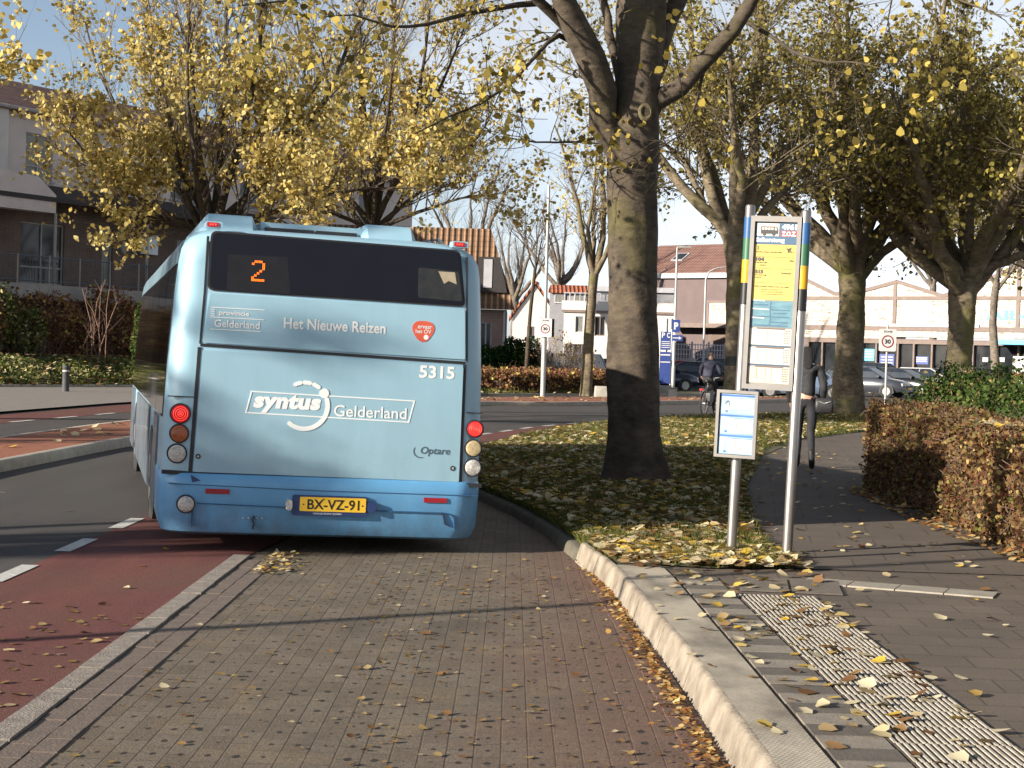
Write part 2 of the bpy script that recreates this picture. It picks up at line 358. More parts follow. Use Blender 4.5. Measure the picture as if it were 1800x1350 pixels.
# ================================================================== GROUND
g = np.random.default_rng(7)
m_soil = M('soil', (.075, .058, .04), (.10, .085, .055), 1.2, .95, .02)
m_road = mat_asphalt('asphalt', (.070, .064, .062), (.088, .081, .078), (.075, .068, .064))
m_red = mat_asphalt('red asphalt', (.125, .046, .042), (.18, .062, .052), (.125, .072, .05))
m_klk = mat_klinker('clinker')
m_white = M('road paint', (.58, .57, .54), (.38, .37, .35), 20, .7, .003)
m_conc = M('concrete', (.42, .37, .31), (.30, .26, .22), 7, .85, .006)
m_kerb = M('kerb concrete', (.32, .275, .215), (.15, .12, .09), 5.5, .88, .012)
m_cd = M('dark paver', (.115, .098, .08), (.085, .073, .06), 9, .8, .004)
m_cl = M('light paver', (.235, .205, .165), (.18, .155, .125), 9, .8, .004)
m_pave = mat_brick('pavement slabs', (.098, .076, .058), (.112, .087, .066), (.055, .044, .034), .3, .3, .006, (0, 0, R_(3)), .85, False)
m_island = mat_brick('orange clinker', (.26, .085, .04), (.3, .1, .05), (.17, .08, .05), .21, .105, .006, (0, 0, 0), .85, False)
m_verge = M('verge soil', (.06, .075, .025), (.095, .07, .04), 5, .95, .03)

def tilemat(name):
    m, t, b = _new(name); p = pos(t)
    def saw(i, f):
        s = t.nodes.new('ShaderNodeSeparateXYZ'); t.links.new(p, s.inputs[0])
        return math_(t, 'SINE', math_(t, 'MULTIPLY', s.outputs[i], f))
    h = math_(t, 'MULTIPLY', saw(0, 260.), saw(1, 260.))
    n = noise(t, 1.6, 6, mapping(t, p, (1.6, .8, 1)))
    c = ramp(t, n.outputs[0], [(.36, (.20, .175, .14)), (.60, (.50, .445, .36))]).outputs[0]
    c = mix(t, 1., c, ramp(t, h, [(.2, (.75, .74, .72)), (.6, (1.08, 1.08, 1.06))]).outputs[0], 'MULTIPLY')
    t.links.new(c, b.inputs['Base Color']); b.inputs['Roughness'].default_value = .85; bump(t, b, h, .003); return m
m_tile = tilemat('stippled tile')

sheet('ground', [(650*math.cos(a), 650*math.sin(a)) for a in np.linspace(0, 2*math.pi, 64, endpoint=False)], -.03, m_soil)
sheet('road', [(-80, -25), (90, -25), (90, 135), (-80, 135)], 0, m_road)
RL = [(-3.28, -6), (-3.25, 15), (-2.9, 20), (-2.2, 25.5), (-1.2, 30.2), (-.48, 32.6), (.5, 36.4), (1.67, 39.6), (2.26, 41.1), (4.5, 45.5), (5.4, 47), (9, 52.5), (14, 59)]
RR = [(-1.95, -6), (-1.93, 12.3), (-1.5, 17.5), (-.9, 22), (-.55, 25.6), (-.3, 27), (.2, 30), (.75, 32.5), (1.5, 35.3), (3.63, 40.8), (4.6, 42.2), (10.1, 50.5), (15.5, 57.5)]
strip('cycle_lane', RL, RR, .004, m_red)
FO = [(-10.8, 5), (-10.35, 34.4), (-9.6, 42), (-8.6, 47), (-6, 53.5), (-3, 57.5)]
FI = [(-9.5, 5), (-9.3, 31.4), (-8.5, 38), (-7.7, 43), (-5.6, 49.5), (-2.5, 55.5)]
strip('cycle_lane', FO, FI, .004, m_red)
# dashed edge lines
def dashes(path, per, ln, wd, s0, s1):
    P = resample(path, 400); d = np.r_[0, np.cumsum(np.linalg.norm(np.diff(P, axis=0), axis=1))]; b = MB(); s = s0
    while s < s1 and s+ln < d[-1]:
        q = [np.array([np.interp(u, d, P[:, 0]), np.interp(u, d, P[:, 1])]) for u in (s, s+ln)]
        t_ = (q[1]-q[0])/np.linalg.norm(q[1]-q[0]); n_ = np.array([-t_[1], t_[0]])*wd/2
        b.add([(*(q[0]-n_), .009), (*(q[1]-n_), .009), (*(q[1]+n_), .009), (*(q[0]+n_), .009)], [(0, 1, 2, 3)]); s += per
    return tag(b.build('road_marking', m_white), kind='structure')
dashes(RL, 1.66, .85, .12, .2, 66)
dashes(FI, 2.2, 1.1, .12, .2, 60)
strip('road_marking', [(-7.95, 5), (-7.85, 25), (-7.55, 29.5)], [(-7.85, 5), (-7.75, 25), (-7.45, 29.5)], .009, m_white)
# median island
N_ = [(-5.95, -6), (-5.9, 19.5), (-5.75, 24), (-5.4, 30), (-4.4, 38), (-2.7, 45), (-.8, 50.4), (1.1, 51.5), (3.1, 54.1), (6, 58.5), (12, 68)]
Q_ = [(-7.6, -6), (-7.5, 20), (-7.45, 25), (-7.2, 29.5), (-6.6, 36), (-5.4, 42), (-3.6, 49), (-1, 55), (2.4, 59.5), (6, 63.5), (12, 71.5)]
def kerbline(name, path, z0, z1, wd, mat, side=1, kind='structure', top=None):
    P = resample(path, max(60, len(path)*6)); T = nrm(np.gradient(P, axis=0)); n_ = np.stack([T[:, 1], -T[:, 0]], 1)*side
    prof = [(0, z0), (.012, z1-.035), (.028, z1-.008), (.05, z1), (wd, z1)]
    b = MB(); b.loft([[(P[i, 0]+n_[i, 0]*a, P[i, 1]+n_[i, 1]*a, z) for a, z in prof] for i in range(len(P))], closed=False, caps=False)
    return tag(b.build(name, mat, smooth=True, sharp=50), kind=kind) if kind else b
kerbline('kerb', N_, 0, .13, .16, m_conc, -1)
kerbline('kerb', Q_, 0, .13, .16, m_conc, 1)
strip('traffic_island', [(x-.14, y) for x, y in N_], [(x+.14, y) for x, y in Q_], .126, m_island)
# far pavement and verge on the left
sheet('pavement', [(-30, 38), (-15.85, 52.8), (-12.5, 57.8), (-6, 59), (-1, 60.3), (-2.8, 58.2), (-6, 54), (-8.9, 47.3), (-9.8, 42), (-10.55, 34.4), (-11, 5), (-30, 5)], .05, M('grey slabs', (.17, .15, .135), (.2, .18, .16), 3, .85, .003))
FV = [(-45, 23), (-30, 38), (-15.85, 52.8), (-12.5, 57.8), (-6, 59), (-1, 60.5), (3.7, 66), (11, 76), (16, 86), (-75, 90), (-75, 23)]
sheet('verge', FV, .09, m_verge)
kerbline('kerb', [(-45, 23), (-30, 38), (-15.85, 52.8), (-12.5, 57.8), (-6, 59), (-1, 60.5), (3.7, 66), (11, 76)], 0, .13, .14, m_conc, -1)

# lay-by
LB = [(-1.86, -6), (.95, -6), (.9, 5.8), (.8, 9.1), (.7, 12.3), (.5, 13.2), (.33, 14.5), (.03, 16.3), (-.3, 17.8), (-.8, 20), (-.98, 22), (-1.2, 20), (-1.55, 16.5), (-1.86, 12.6)]
sheet('lay_by', LB, .004, m_klk)
E1 = [(-2.0, -6), (-1.99, 12.0), (-1.66, 16.5), (-1.3, 20)]; E2 = [(-1.88, -6), (-1.88, 12.0), (-1.55, 16.5), (-1.2, 20)]
bb = MB(); ys = np.arange(-6, 12.3, .5)
for i, y in enumerate(ys): bb.box(-2.0+g.uniform(-.004, .004), -1.885+g.uniform(-.004, .004), y+.006, y+.494, -.01, .018+g.uniform(-.003, .003))
tag(bb.build('kerb', M('worn kerb', (.27, .235, .20), (.17, .145, .125), 14, .9, .012)), kind='structure')
bb = MB()
for y in np.arange(-6, 12.2, .215): bb.box(-1.872+g.uniform(-.003, .003), -1.768, y+.004, y+.211, -.01, .009+g.uniform(-.002, .003))
for y in np.arange(-6, 12.2, .215): bb.box(-1.76+g.uniform(-.003, .003), -1.66, y+.104, y+.311, -.01, .009+g.uniform(-.002, .003))
tag(bb.build('gutter_bricks', M('gutter brick', (.115, .088, .075), (.15, .115, .09), 11, .85, .006)), kind='structure')
bb = MB()
for y in np.arange(-6, 12.6, .215):
    xk = np.interp(y, [-6, 5.8, 9.1, 12.6], [.93, .87, .77, .66])
    bb.box(xk-.118, xk-.012, y+.004, y+.211, -.01, .010+g.uniform(-.002, .003))
tag(bb.build('gutter_bricks', M('red gutter brick', (.14, .075, .058), (.115, .07, .055), 11, .85, .006)), kind='structure')

# bus kerb, stippled tiles, banded pavers, tactile ribs
KP = [(.95, -6), (.9, 5.8), (.84, 8.4), (.70, 11.0), (.62, 11.9), (.52, 12.8), (.33, 14.5), (.03, 16.3), (-.3, 17.8), (-.8, 20), (-1.0, 22), (-.9, 24), (-.4, 26.3), (.1, 29.6), (.55, 31.5), (1.18, 34.4), (2.08, 36.9), (3.63, 40.8), (5.34, 43.3), (10.1, 50.5), (18, 61), (40, 88)]
ZT = .15
inner = [(x+.06, y) for x, y in KP[:4]]+[(.80, 11.9), (.78, 12.8), (.62, 14.6), (.34, 16.5), (.0, 18.1), (-.45, 20.2), (-.62, 22), (-.52, 24), (-.05, 26.2), (.45, 29.4), (.9, 31.3), (1.5, 34.1), (2.4, 36.5), (3.95, 40.3), (5.65, 42.8), (10.4, 50.1), (18.3, 60.6), (40.3, 87.8)]
sheet('pavement', inner+[(85, 88), (85, -6)], ZT-.008, m_pave)
P = resample(KP[:6], 160); T = nrm(np.gradient(P, axis=0)); n_ = np.stack([T[:, 1], -T[:, 0]], 1)
bb = MB(); prof = [(-.02, -.02), (.0, .015), (.030, .118), (.036, .136), (.046, .146), (.060, .150), (.075, .150), (.075, .10)]
# individual kerb stones one metre long with open joints
dd = np.r_[0, np.cumsum(np.linalg.norm(np.diff(P, axis=0), axis=1))]
s = 0.
while s < dd[-1]-.2:
    e = min(s+1.0, dd[-1]); us = np.linspace(s+.004, e-.004, 7); secs = []; jz = g.uniform(-.003, .003); jx = g.uniform(-.004, .004)
    for u in us:
        x, y = np.interp(u, dd, P[:, 0]), np.interp(u, dd, P[:, 1]); nx, ny = np.interp(u, dd, n_[:, 0]), np.interp(u, dd, n_[:, 1])
        secs.append([(x+nx*(a+jx), y+ny*(a+jx), z+(jz if z > .09 else 0)) for a, z in prof])
    bb.loft(secs, True, True); s = e
tag(bb.build('kerb', m_kerb, smooth=True, sharp=35), kind='structure')
kerbline('kerb', KP[5:], 0, .092, .1, M('painted shade kerb', (.13, .115, .09), (.075, .07, .045), 6, .9, .008), 1)  # kerb beyond the stop, its shade darkened into the colour
P = resample(KP[5:], 220); T = nrm(np.gradient(P, axis=0)); n_ = np.stack([T[:, 1], -T[:, 0]], 1)
bb = MB(); bb.loft([[(P[i, 0]+n_[i, 0]*a, P[i, 1]+n_[i, 1]*a, z) for a, z in ((.095, .088), (.17, .13), (.26, ZT+.006))] for i in range(220)], False, False); tag(bb.build('verge', m_verge, smooth=True), kind='structure')
sheet('verge', [(.83, 10.95), (.76, 11.5), (.70, 11.95), (.62, 12.6), (.57, 13.1), (1.2, 13.1), (1.2, 10.95)], .139, m_verge)
t1 = [(1.17, -6), (1.165, 5.85), (1.12, 8.4), (1.07, 11.0)]
strip('kerb_tiles', [(1.015, -6), (.966, 5.85), (.906, 8.4), (.768, 11.0), (.71, 11.5)], t1+[(1.05, 11.4)], .1505, m_tile)
strip('kerb_joint', [(1.16, -6), (1.16, 5.85), (1.115, 8.4), (1.06, 11.0)], [(1.185, -6), (1.18, 5.85), (1.135, 8.4), (1.085, 11.0)], .1435, M('joint dirt', (.05, .035, .03), (.035, .03, .025), 20))
k = 0
for mt in (m_cd, m_cl):
    bb = MB()
    for i, y in enumerate(np.arange(2.4, 11.0, .2)):
        if i % 2 == k:
            xa = np.interp(y, [2, 5.85, 8.4, 11], [1.185, 1.182, 1.137, 1.088]); xb = xa+.262
            bb.box(xa+.004, xb, y+.003, y+.197, .1, .1505+g.uniform(-.0015, .0015))
    tag(bb.build('banded_pavers', mt), kind='structure'); k += 1
m_rib = M('tactile rib', (.46, .42, .35), (.28, .25, .21), 18, .75, .004); m_ribd = M('tactile base', (.045, .038, .033), (.07, .058, .048), 15, .9, .004)
def ribs(x0f, y0, y1, wd, nr):
    base = MB(); rb = MB()
    for y in np.arange(y0, y1-.01, .3):
        xa = x0f(y); base.box(xa, xa+wd, y+.003, y+.297, .1, .1505)
        for j in range(nr):
            xx = xa+wd*(j+.5)/nr; rb.box(xx-wd/nr*.19, xx+wd/nr*.19, y+.006, y+.294, .149, .1555)
    tag(base.build('tactile_paving', m_ribd), kind='structure'); tag(rb.build('tactile_ribs', m_rib), kind='structure')
xf = lambda y: np.interp(y, [2, 5.85, 8.4, 10.2], [1.458, 1.455, 1.41, 1.385])
ribs(xf, 2.4, 10.1, .46, 17)
# cross piece: raised dark tiles and the pale guide strip leading off to the right
bb = MB(); d = np.array([1.0, -.13]); d /= np.linalg.norm(d); q = np.array([-d[1], d[0]])
for i in range(2):
    for j in range(2):
        c = np.array([1.42, 10.42])+d*.32*(i+.5)+q*.32*(j+.4)
        for k in range(9): bb.obox((*(c+q*(.32*(k+.5)/9-.16)), .152), (*d, 0), (*q, 0), (0, 0, 1), .3, .016, .01)
tag(bb.build('tactile_ribs', M('dark rib', (.10, .085, .072), (.07, .06, .052), 15, .85)), kind='structure')
bb = MB(); d = nrm(np.array([1.02, -.42])); q = np.array([-d[1], d[0]])
for i in range(4): bb.obox((*(np.array([2.06, 10.93])+d*.3*i), .146), (*d, 0), (*q, 0), (0, 0, 1), .292, .26, .012)
tag(bb.build('guide_strip', M('pale tile', (.30, .27, .22), (.22, .195, .16), 10, .8, .003)), kind='structure')
# footpath and verge
VR = [(1.98, 11.6), (2.0, 13.4), (2.56, 18.5), (3.74, 25.3), (5.4, 31.4), (7.5, 35.9), (14, 46), (24, 58)]
PR = [(3.95, 11.6), (3.98, 13.4), (4.1, 19.2), (4.9, 24), (7.3, 31.6), (9.6, 35.9), (16, 44), (26, 56)]
m_path = mat_brick('path slabs', (.092, .073, .058), (.105, .083, .065), (.06, .048, .038), .5, .5, .008, (0, 0, R_(8)), .85, False)
strip('footpath', VR, PR, ZT-.002, m_path)
VG = [(.84, 11.75), (1.0, 11.55), (1.36, 11.45)]+VR+[(18.25, 60.5), (10.35, 50.2), (5.6, 42.85), (3.9, 40.35), (2.34, 36.6), (1.44, 34.1), (.82, 31.35), (.37, 29.45), (-.12, 26.2), (-.6, 24), (-.72, 22), (-.52, 20.15), (-.04, 18.0), (.30, 16.5), (.58, 14.65), (.76, 12.9)]
sheet('verge', VG, ZT+.004, m_verge)

# grass
LEAF2 = None
m_grass = leafmat('grass blades', [(0, (.05, .075, .018)), (.5, (.095, .115, .03)), (1, (.20, .17, .06))], .3)
def grassmesh(name, P2, z, hgt, g, wd=.006):
    n = len(P2); th = g.uniform(0, 2*np.pi, n); h = hgt*g.uniform(.4, 1.3, n); ln = g.normal(size=(n, 2))*.5*h[:, None]
    V = np.zeros((n, 3, 3)); dx = np.cos(th)*wd; dy = np.sin(th)*wd
    V[:, 0] = np.c_[P2[:, 0]-dx, P2[:, 1]-dy, np.full(n, z)]; V[:, 1] = np.c_[P2[:, 0]+dx, P2[:, 1]+dy, np.full(n, z)]
    V[:, 2] = np.c_[P2[:, 0]+ln[:, 0], P2[:, 1]+ln[:, 1], z+h]
    return tag(npmesh(name, V.reshape(-1, 3), np.arange(3*n).reshape(-1, 3), m_grass, attr=np.repeat(g.uniform(0, 1, n), 3)), kind='stuff')
near = [p for p in VG if p[1] < 27]+[(3.9, 26)]
near = [(.76, 11.75), (1.36, 11.45), (1.98, 11.6), (2.0, 13.4), (2.56, 18.5), (3.74, 25.3), (4.0, 27), (-.1, 27), (-.7, 24), (-.8, 22), (-.6, 20.1), (-.12, 17.9), (.22, 16.4), (.5, 14.6), (.68, 12.9)]
far = [(4.0, 27), (5.4, 31.4), (7.5, 35.9), (14, 46), (18, 60), (10.25, 50.3), (5.5, 43.0), (3.8, 40.5), (2.25, 36.7), (1.35, 34.2), (.72, 31.4), (.28, 29.5), (-.1, 27)]
def patchy(P, g, s=1.1, k=.4):                  # drop points in slow-varying patches
    v = np.sin(P[:, 0]*2.1*s+1)*np.sin(P[:, 1]*1.3*s)+np.sin(P[:, 0]*4.7*s+P[:, 1]*2.9*s)*.5
    return P[(v+g.normal(size=len(P))*.5) > -k]
grassmesh('grass', patchy(sample(near, 88000, g), g), ZT, .072, g, .005)
grassmesh('grass', sample(far, 45000, g), ZT, .09, g, .012)
grassmesh('grass', sample([(-30, 38), (-15.85, 52.8), (-12.5, 57.8), (-6, 59), (-1, 60.5), (3.7, 66), (3, 69), (-8, 68), (-20, 66), (-40, 45)], 45000, g), .09, .2, g, .03)

kb = resample(KP[4:13], 4000); kb = kb[kb[:, 1] < 31]; off = g.uniform(.09, .30, len(kb)); kb = np.tile(kb, (5, 1)); off = g.uniform(.09, .30, len(kb)); kb = kb+np.c_[off, g.normal(size=len(kb))*.02]
grassmesh('grass', kb, .10, .085, g, .005)
# fallen leaves
LEAF = [(0, (.36, .24, .08)), (.12, (.60, .40, .06)), (.25, (.50, .42, .24)), (.5, (.62, .55, .38)), (.68, (.40, .30, .16)), (.84, (.26, .15, .07)), (1, (.12, .06, .03))]
m_leaf = leafmat('fallen leaf', LEAF, .25)
BR = [(0, (.20, .085, .03)), (.4, (.30, .15, .05)), (.7, (.42, .27, .10)), (1, (.5, .4, .2))]
m_leafb = leafmat('brown litter', BR, .2)
litter('fallen_leaves', patchy(sample(near, 6000, g), g, .8, 1.0), ZT+.02, .09, g, m_leaf, lift=.05)
litter('leaf_litter', sample(near, 6800, g), ZT+.012, .055, g, m_leafb, lift=.03)
litter('fallen_leaves', sample([(.72, 11.85), (1.36, 11.45), (2.05, 11.45), (2.05, 12.5), (.66, 12.7)], 620, g), ZT+.015, .10, g, m_leaf, lift=.05)
litter('fallen_leaves', kb[g.integers(0, len(kb), 420)], .145, .085, g, m_leaf, lift=.04)
litter('fallen_leaves', sample([(.72, 11.3), (1.3, 11.3), (1.2, 12.9), (.62, 12.9)], 190, g), ZT+.01, .09, g, m_leaf, lift=.05)
litter('fallen_leaves', sample(far, 9000, g), ZT+.03, .11, g, m_leaf, lift=.04)
litter('fallen_leaves', sample([(1.2, 5.2), (1.95, 5.2), (1.9, 10.3), (2.1, 11.3), (1.1, 11.3)], 250, g), ZT+.004, .076, g, m_leaf)
litter('fallen_leaves', sample([(1.9, 5.2), (3.9, 8), (3.8, 11.5), (2.1, 11.4)], 40, g), ZT, .07, g, m_leaf)
litter('fallen_leaves', sample([(.95, 5.2), (1.2, 5.2), (1.1, 11.2), (.75, 11.2)], 26, g), ZT+.004, .065, g, m_leaf)
litter('fallen_leaves', sample([(-1.8, 5.8), (.8, 5.8), (.6, 12.8), (-1.8, 12.8)], 55, g), .012, .045, g, m_leaf, lift=.004)
litter('fallen_leaves', sample([(-7, 6), (-2, 6), (-2, 13), (-7, 20)], 50, g), .008, .06, g, m_leaf, lift=.006)
litter('fallen_leaves', sample(VR[:5]+[(5.0, 25), (4.1, 19.2), (3.9, 11.6)], 170, g), ZT+.003, .07, g, m_leaf)
litter('fallen_leaves', sample([(3.7, 11.5), (4.0, 11.5), (4.12, 19.6), (3.72, 19.0), (3.6, 15)], 560, g), ZT+.003, .06, g, m_leafb, lift=.03)
gy = g.uniform(-1, 12.8, 2300); gx = np.interp(gy, [-6, 5.8, 9.1, 12.6], [.93, .87, .77, .66])-np.abs(g.normal(size=2300))*.055-.005
litter('leaf_litter', np.c_[gx, gy], .012, .032, g, m_leafb, lift=.02)
gx = -1.72+np.abs(g.normal(size=110))*.11; gy = g.uniform(11.5, 12.7, 110)
litter('leaf_litter', np.c_[gx, gy], .012, .05, g, m_leaf, lift=.03)
# flattened, trodden leaves on the bricks and the cycle lane
m_flat = leafmat('trodden leaf', [(0, (.15, .08, .04)), (.5, (.21, .14, .06)), (.85, (.26, .19, .09)), (1, (.36, .30, .2))], .05)
litter('trodden_leaves', sample([(-.6, 5.8), (.75, 5.8), (.6, 12.5), (-.9, 12.5)], 330, g), .009, .04, g, m_flat, lift=.001)
litter('trodden_leaves', sample([(-1.6, 5.8), (-.4, 5.8), (-.4, 12.5), (-1.6, 12.5)], 90, g), .009, .036, g, m_flat, lift=.001)
litter('trodden_leaves', sample([(-3.1, 6), (-2.05, 6), (-2.05, 10), (-3.1, 10)], 170, g), .007, .05, g, m_flat, lift=.001)
# leaves on the island and along the far kerb
isl = [(a[0]-.3, a[1]) for a in N_[1:]]+[(a[0]+.3, a[1]) for a in Q_[:0:-1]]
litter('fallen_leaves', sample(isl, 420, g), .13, .13, g, m_leaf, lift=.03)
kv = resample([(-30, 38), (-15.85, 52.8), (-12.5, 57.8), (-6, 59), (-1, 60.5), (3.7, 66)], 900)+g.normal(size=(900, 2))*.25+np.array([-.25, .3])
litter('fallen_leaves', kv, .13, .17, g, m_leaf, lift=.08)
litter('fallen_leaves', sample([(-30, 38.3), (-15.85, 53.1), (-12.5, 58.1), (-12.9, 58.9), (-16.3, 53.9), (-30, 39.5)], 260, g), .28, .2, g, m_leaf, lift=.08)

# ================================================================== BUS
m_bl = M('pale blue paint', (.275, .450, .555), (.245, .41, .51), 2.2, .42, 0, 0, .5, .2, True, (1.6, 1, .35))
m_bb = M('blue bumper paint', (.115, .33, .58), (.095, .285, .51), 3, .4, 0, 0, .5, .2)
m_glass = M('dark glass', (.005, .006, .011), (.007, .008, .014), 2, .08, 0, 0, .16)
m_rub = M('black rubber', (.012, .012, .016), (.018, .018, .022), 8, .6)
m_wl = M('white lettering', (.72, .74, .74), (.68, .7, .7), 9, .5)
m_gl = M('grey lettering', (.06, .09, .12), (.07, .1, .13), 9, .5)
m_plate = M('yellow plate', (.80, .50, .03), (.74, .45, .03), 9, .45)
m_navy = M('navy plate surround', (.012, .03, .12), (.02, .04, .12), 9, .45)
m_blk = M('black lettering', (.01, .01, .012), None, 9, .5)
m_chrome = M('lamp chrome', (.62, .6, .56), (.35, .34, .33), 55, .28, .004, .6)
m_grime = M('grimy blue side', (.14, .18, .22), (.055, .065, .08), 3.5, .3, 0, 0, .5, .2, stretch=(1, 1, .6))
m_tyre = M('tyre', (.02, .02, .02), (.03, .028, .026), 9, .85)
m_red = M('red lens', (.45, .012, .015), (.30, .008, .012), 60, .18)
m_redlit = emis('lit red lamp', (1, .03, .02), 1.1)
m_reddk = M('red reflector', (.30, .012, .02), (.22, .01, .02), 60, .25)
m_amber = M('amber lens', (.34, .10, .04), (.25, .07, .03), 60, .2)
m_cream = M('cream lens', (.52, .42, .24), (.36, .28, .16), 60, .25, .004)
m_led = emis('amber LED', (1, .16, .006), .62)
m_hotred = emis('tail filament', (1, .06, .04), .7)

def dirt(m, z0, z1, colr, amt):                  # road film thrown up on the lower panels
    t = m.node_tree; b = t.nodes['Principled BSDF']; src = b.inputs['Base Color'].links[0].from_socket
    p = pos(t, True); s = t.nodes.new('ShaderNodeSeparateXYZ'); t.links.new(p, s.inputs[0])
    h = t.nodes.new('ShaderNodeMapRange'); h.inputs[1].default_value = z0; h.inputs[2].default_value = z1; h.inputs[3].default_value = 1; h.inputs[4].default_value = 0; t.links.new(s.outputs[2], h.inputs[0])
    n = noise(t, 5, 8, mapping(t, p, (1.6, 1, .7)), .7); n2 = noise(t, 70, 3, p)
    f = math_(t, 'MULTIPLY', math_(t, 'MULTIPLY', h.outputs[0], ramp(t, n.outputs[0], [(.35, (.25, .25, .25)), (.65, (1, 1, 1))]).outputs[0]), amt)
    f = math_(t, 'MULTIPLY', f, ramp(t, n2.outputs[0], [(.3, (.6, .6, .6)), (.6, (1, 1, 1))]).outputs[0])
    t.links.new(mix(t, f, src, colr), b.inputs['Base Color'])
dirt(m_bb, .10, .55, (.085, .075, .065), .75); dirt(m_bl, .3, 1.7, (.17, .17, .155), .32)
yaw, roll = .24085, .0214
bf = np.array([-math.sin(yaw), math.cos(yaw), 0]); brt = np.array([math.cos(yaw), math.sin(yaw), 0]); bup = np.array([0, 0, 1.])
br2 = brt*math.cos(roll)-bup*math.sin(roll); bu2 = bup*math.cos(roll)+brt*math.sin(roll)
BO = np.array([-1.3796, 12.7134, .1815])-bu2*.1815
bmw = Matrix(((br2[0], bf[0], bu2[0], BO[0]), (br2[1], bf[1], bu2[1], BO[1]), (br2[2], bf[2], bu2[2], BO[2]), (0, 0, 0, 1)))
bus = thing('bus', 'pale blue single-deck city bus seen from behind, pulling out of the brick lay-by', 'bus', mw=bmw)
def bp(px, py):                                 # survey: pixel -> (across, up) on the rear of the bus
    d = ray(px, py); t = np.dot(BO-CAM, bf)/np.dot(d, bf); q = CAM+d*t-BO; return (float(q@br2), float(q@bu2))
def rp(a, b, d): return (a, -d, b)
def rquad(pts): return [bp(*p) for p in pts]

HW = 1.2
def ring_at(z, hx, yr, yf, rad, n=7):
    P = []
    for cx, cy, a0 in ((hx-rad, yr+rad, 270), (hx-rad, yf-rad, 0), (-hx+rad, yf-rad, 90), (-hx+rad, yr+rad, 180)):
        for k in range(n+1): th = R_(a0+90*k/n); P.append((cx+rad*math.cos(th), cy+rad*math.sin(th), z))
    return P
Lb = 10.4
secs = [ring_at(z, hx, yr, Lb-yr*2, rr) for z, hx, yr, rr in
        ((.30, 1.19, .02, .17), (.56, 1.20, 0, .17), (.95, 1.198, 0, .17), (1.4, 1.185, 0, .17), (1.9, 1.155, 0, .17), (2.14, 1.135, 0, .16), (2.24, 1.12, .012, .17), (2.31, 1.09, .04, .19), (2.36, 1.04, .09, .22), (2.395, .95, .19, .25), (2.415, .82, .34, .3))]
b = MB(); b.loft(secs); body = b.build('body', m_bl, bus, smooth=True, sharp=35)
# rear bumper wrapping both corners
secs = [ring_at(z, hx, yr, 1.25, rr) for z, hx, yr, rr in ((.135, 1.15, .09, .2), (.155, 1.18, .035, .21), (.24, 1.205, -.012, .22), (.40, 1.21, -.03, .22), (.50, 1.212, -.035, .22), (.565, 1.212, -.03, .21), (.585, 1.205, -.016, .2), (.59, 1.19, 0, .19))]
b = MB(); b.loft(secs); bumper = b.build('rear_bumper', m_bb, bus, smooth=True, sharp=35)
BD = .035                                         # bumper stands this far behind the rear wall
# rear window
def rnd(pts, r=.045, n=4):                        # round the corners of a quadrilateral
    out = []; P = [np.array(p) for p in pts]
    for i in range(len(P)):
        a, c, e = P[i-1], P[i], P[(i+1) % len(P)]; u = (a-c)/np.linalg.norm(a-c); v = (e-c)/np.linalg.norm(e-c)
        for k in range(n+1):
            t = k/n; out.append(tuple((1-t)**2*(c+u*r)+2*t*(1-t)*c+t*t*(c+v*r)))
    return out
wq = rquad([(371, 405), (809, 440), (818, 540), (364, 510)])
b = MB(); b.prism(rnd(wq, .05), rp, 0, .008); b.build('window_seal', m_rub, bus)
ctr = np.mean(wq, 0); win = MB(); win.prism(rnd([tuple(ctr+(np.array(p)-ctr)*np.array([.985, .94])) for p in wq], .045), rp, .0, .013); win = win.build('rear_window', m_glass, bus)
# destination display glowing behind the glass, dot matrix digit
q = rquad([(400, 447), (505, 452), (510, 518), (398, 510)])
b = MB(); b.prism(q, rp, .0, .0138); disp = b.build('display_case', M('display case', (.016, .016, .020), (.012, .012, .015), 9, .2, 0, 0, .2), bus)
A0 = bp(441, 494); A1 = bp(466, 459); dm = ["01110", "10001", "00001", "00001", "00010", "00100", "01000", "10000", "11111"]
b = MB(); sx = (A1[0]-A0[0])/5; sz = (A1[1]-A0[1])/9
for r in range(9):
    for c in range(5):
        if dm[r][c] == '1':
            for u in (.25, .75):
                for v in (.25, .75): b.prism(circ(A0[0]+(c+u)*sx, A0[1]+(8-r+v)*sz, sx*.235, 6), rp, .0135, .0152)
b.build('route_number', m_led, disp)
q = rquad([(735, 470), (806, 478), (812, 530), (734, 523)])
b = MB(); b.prism(rnd(q, .02), rp, 0, .0138); b.build('interior_panel', M('window panel', (.013, .014, .016), (.026, .026, .025), 14, .25), bus)
b = MB(); b.prism(rquad([(770, 477), (799, 479), (802, 500), (788, 494), (780, 499)]), rp, .0, .0146); b.build('sticker', M('pale sticker', (.40, .34, .24), None, 20, .4), bus)
# seams between panels
def seam(pts, wpx, d=.004, name='seam'):
    b = MB()
    for (x0, y0), (x1, y1) in zip(pts[:-1], pts[1:]):
        a = np.array(bp(x0, y0)); e = np.array(bp(x1, y1)); t = (e-a)/np.linalg.norm(e-a); n = np.array([-t[1], t[0]])*wpx/236/2
        b.prism([tuple(a-n), tuple(e-n), tuple(e+n), tuple(a+n)], rp, d-.03, d)
    return b
s1 = seam([(366, 415), (360, 512), (352, 604)], 4, .004).build('seam', m_rub, bus)
s2 = seam([(352, 606), (818, 638)], 5, .006).build('seam', m_rub, bus)
s3 = seam([(351, 610), (334, 832)], 6.5, .005).build('seam', m_rub, bus)
s4 = seam([(817, 641), (809, 852)], 6, .005).build('seam', m_rub, bus)
s5 = seam([(821, 452), (821, 636)], 3, .003).build('seam', m_rub, bus)
s6 = seam([(284, 829), (335, 832), (809, 852), (846, 854)], 7, .007).build('seam', m_rub, bus)
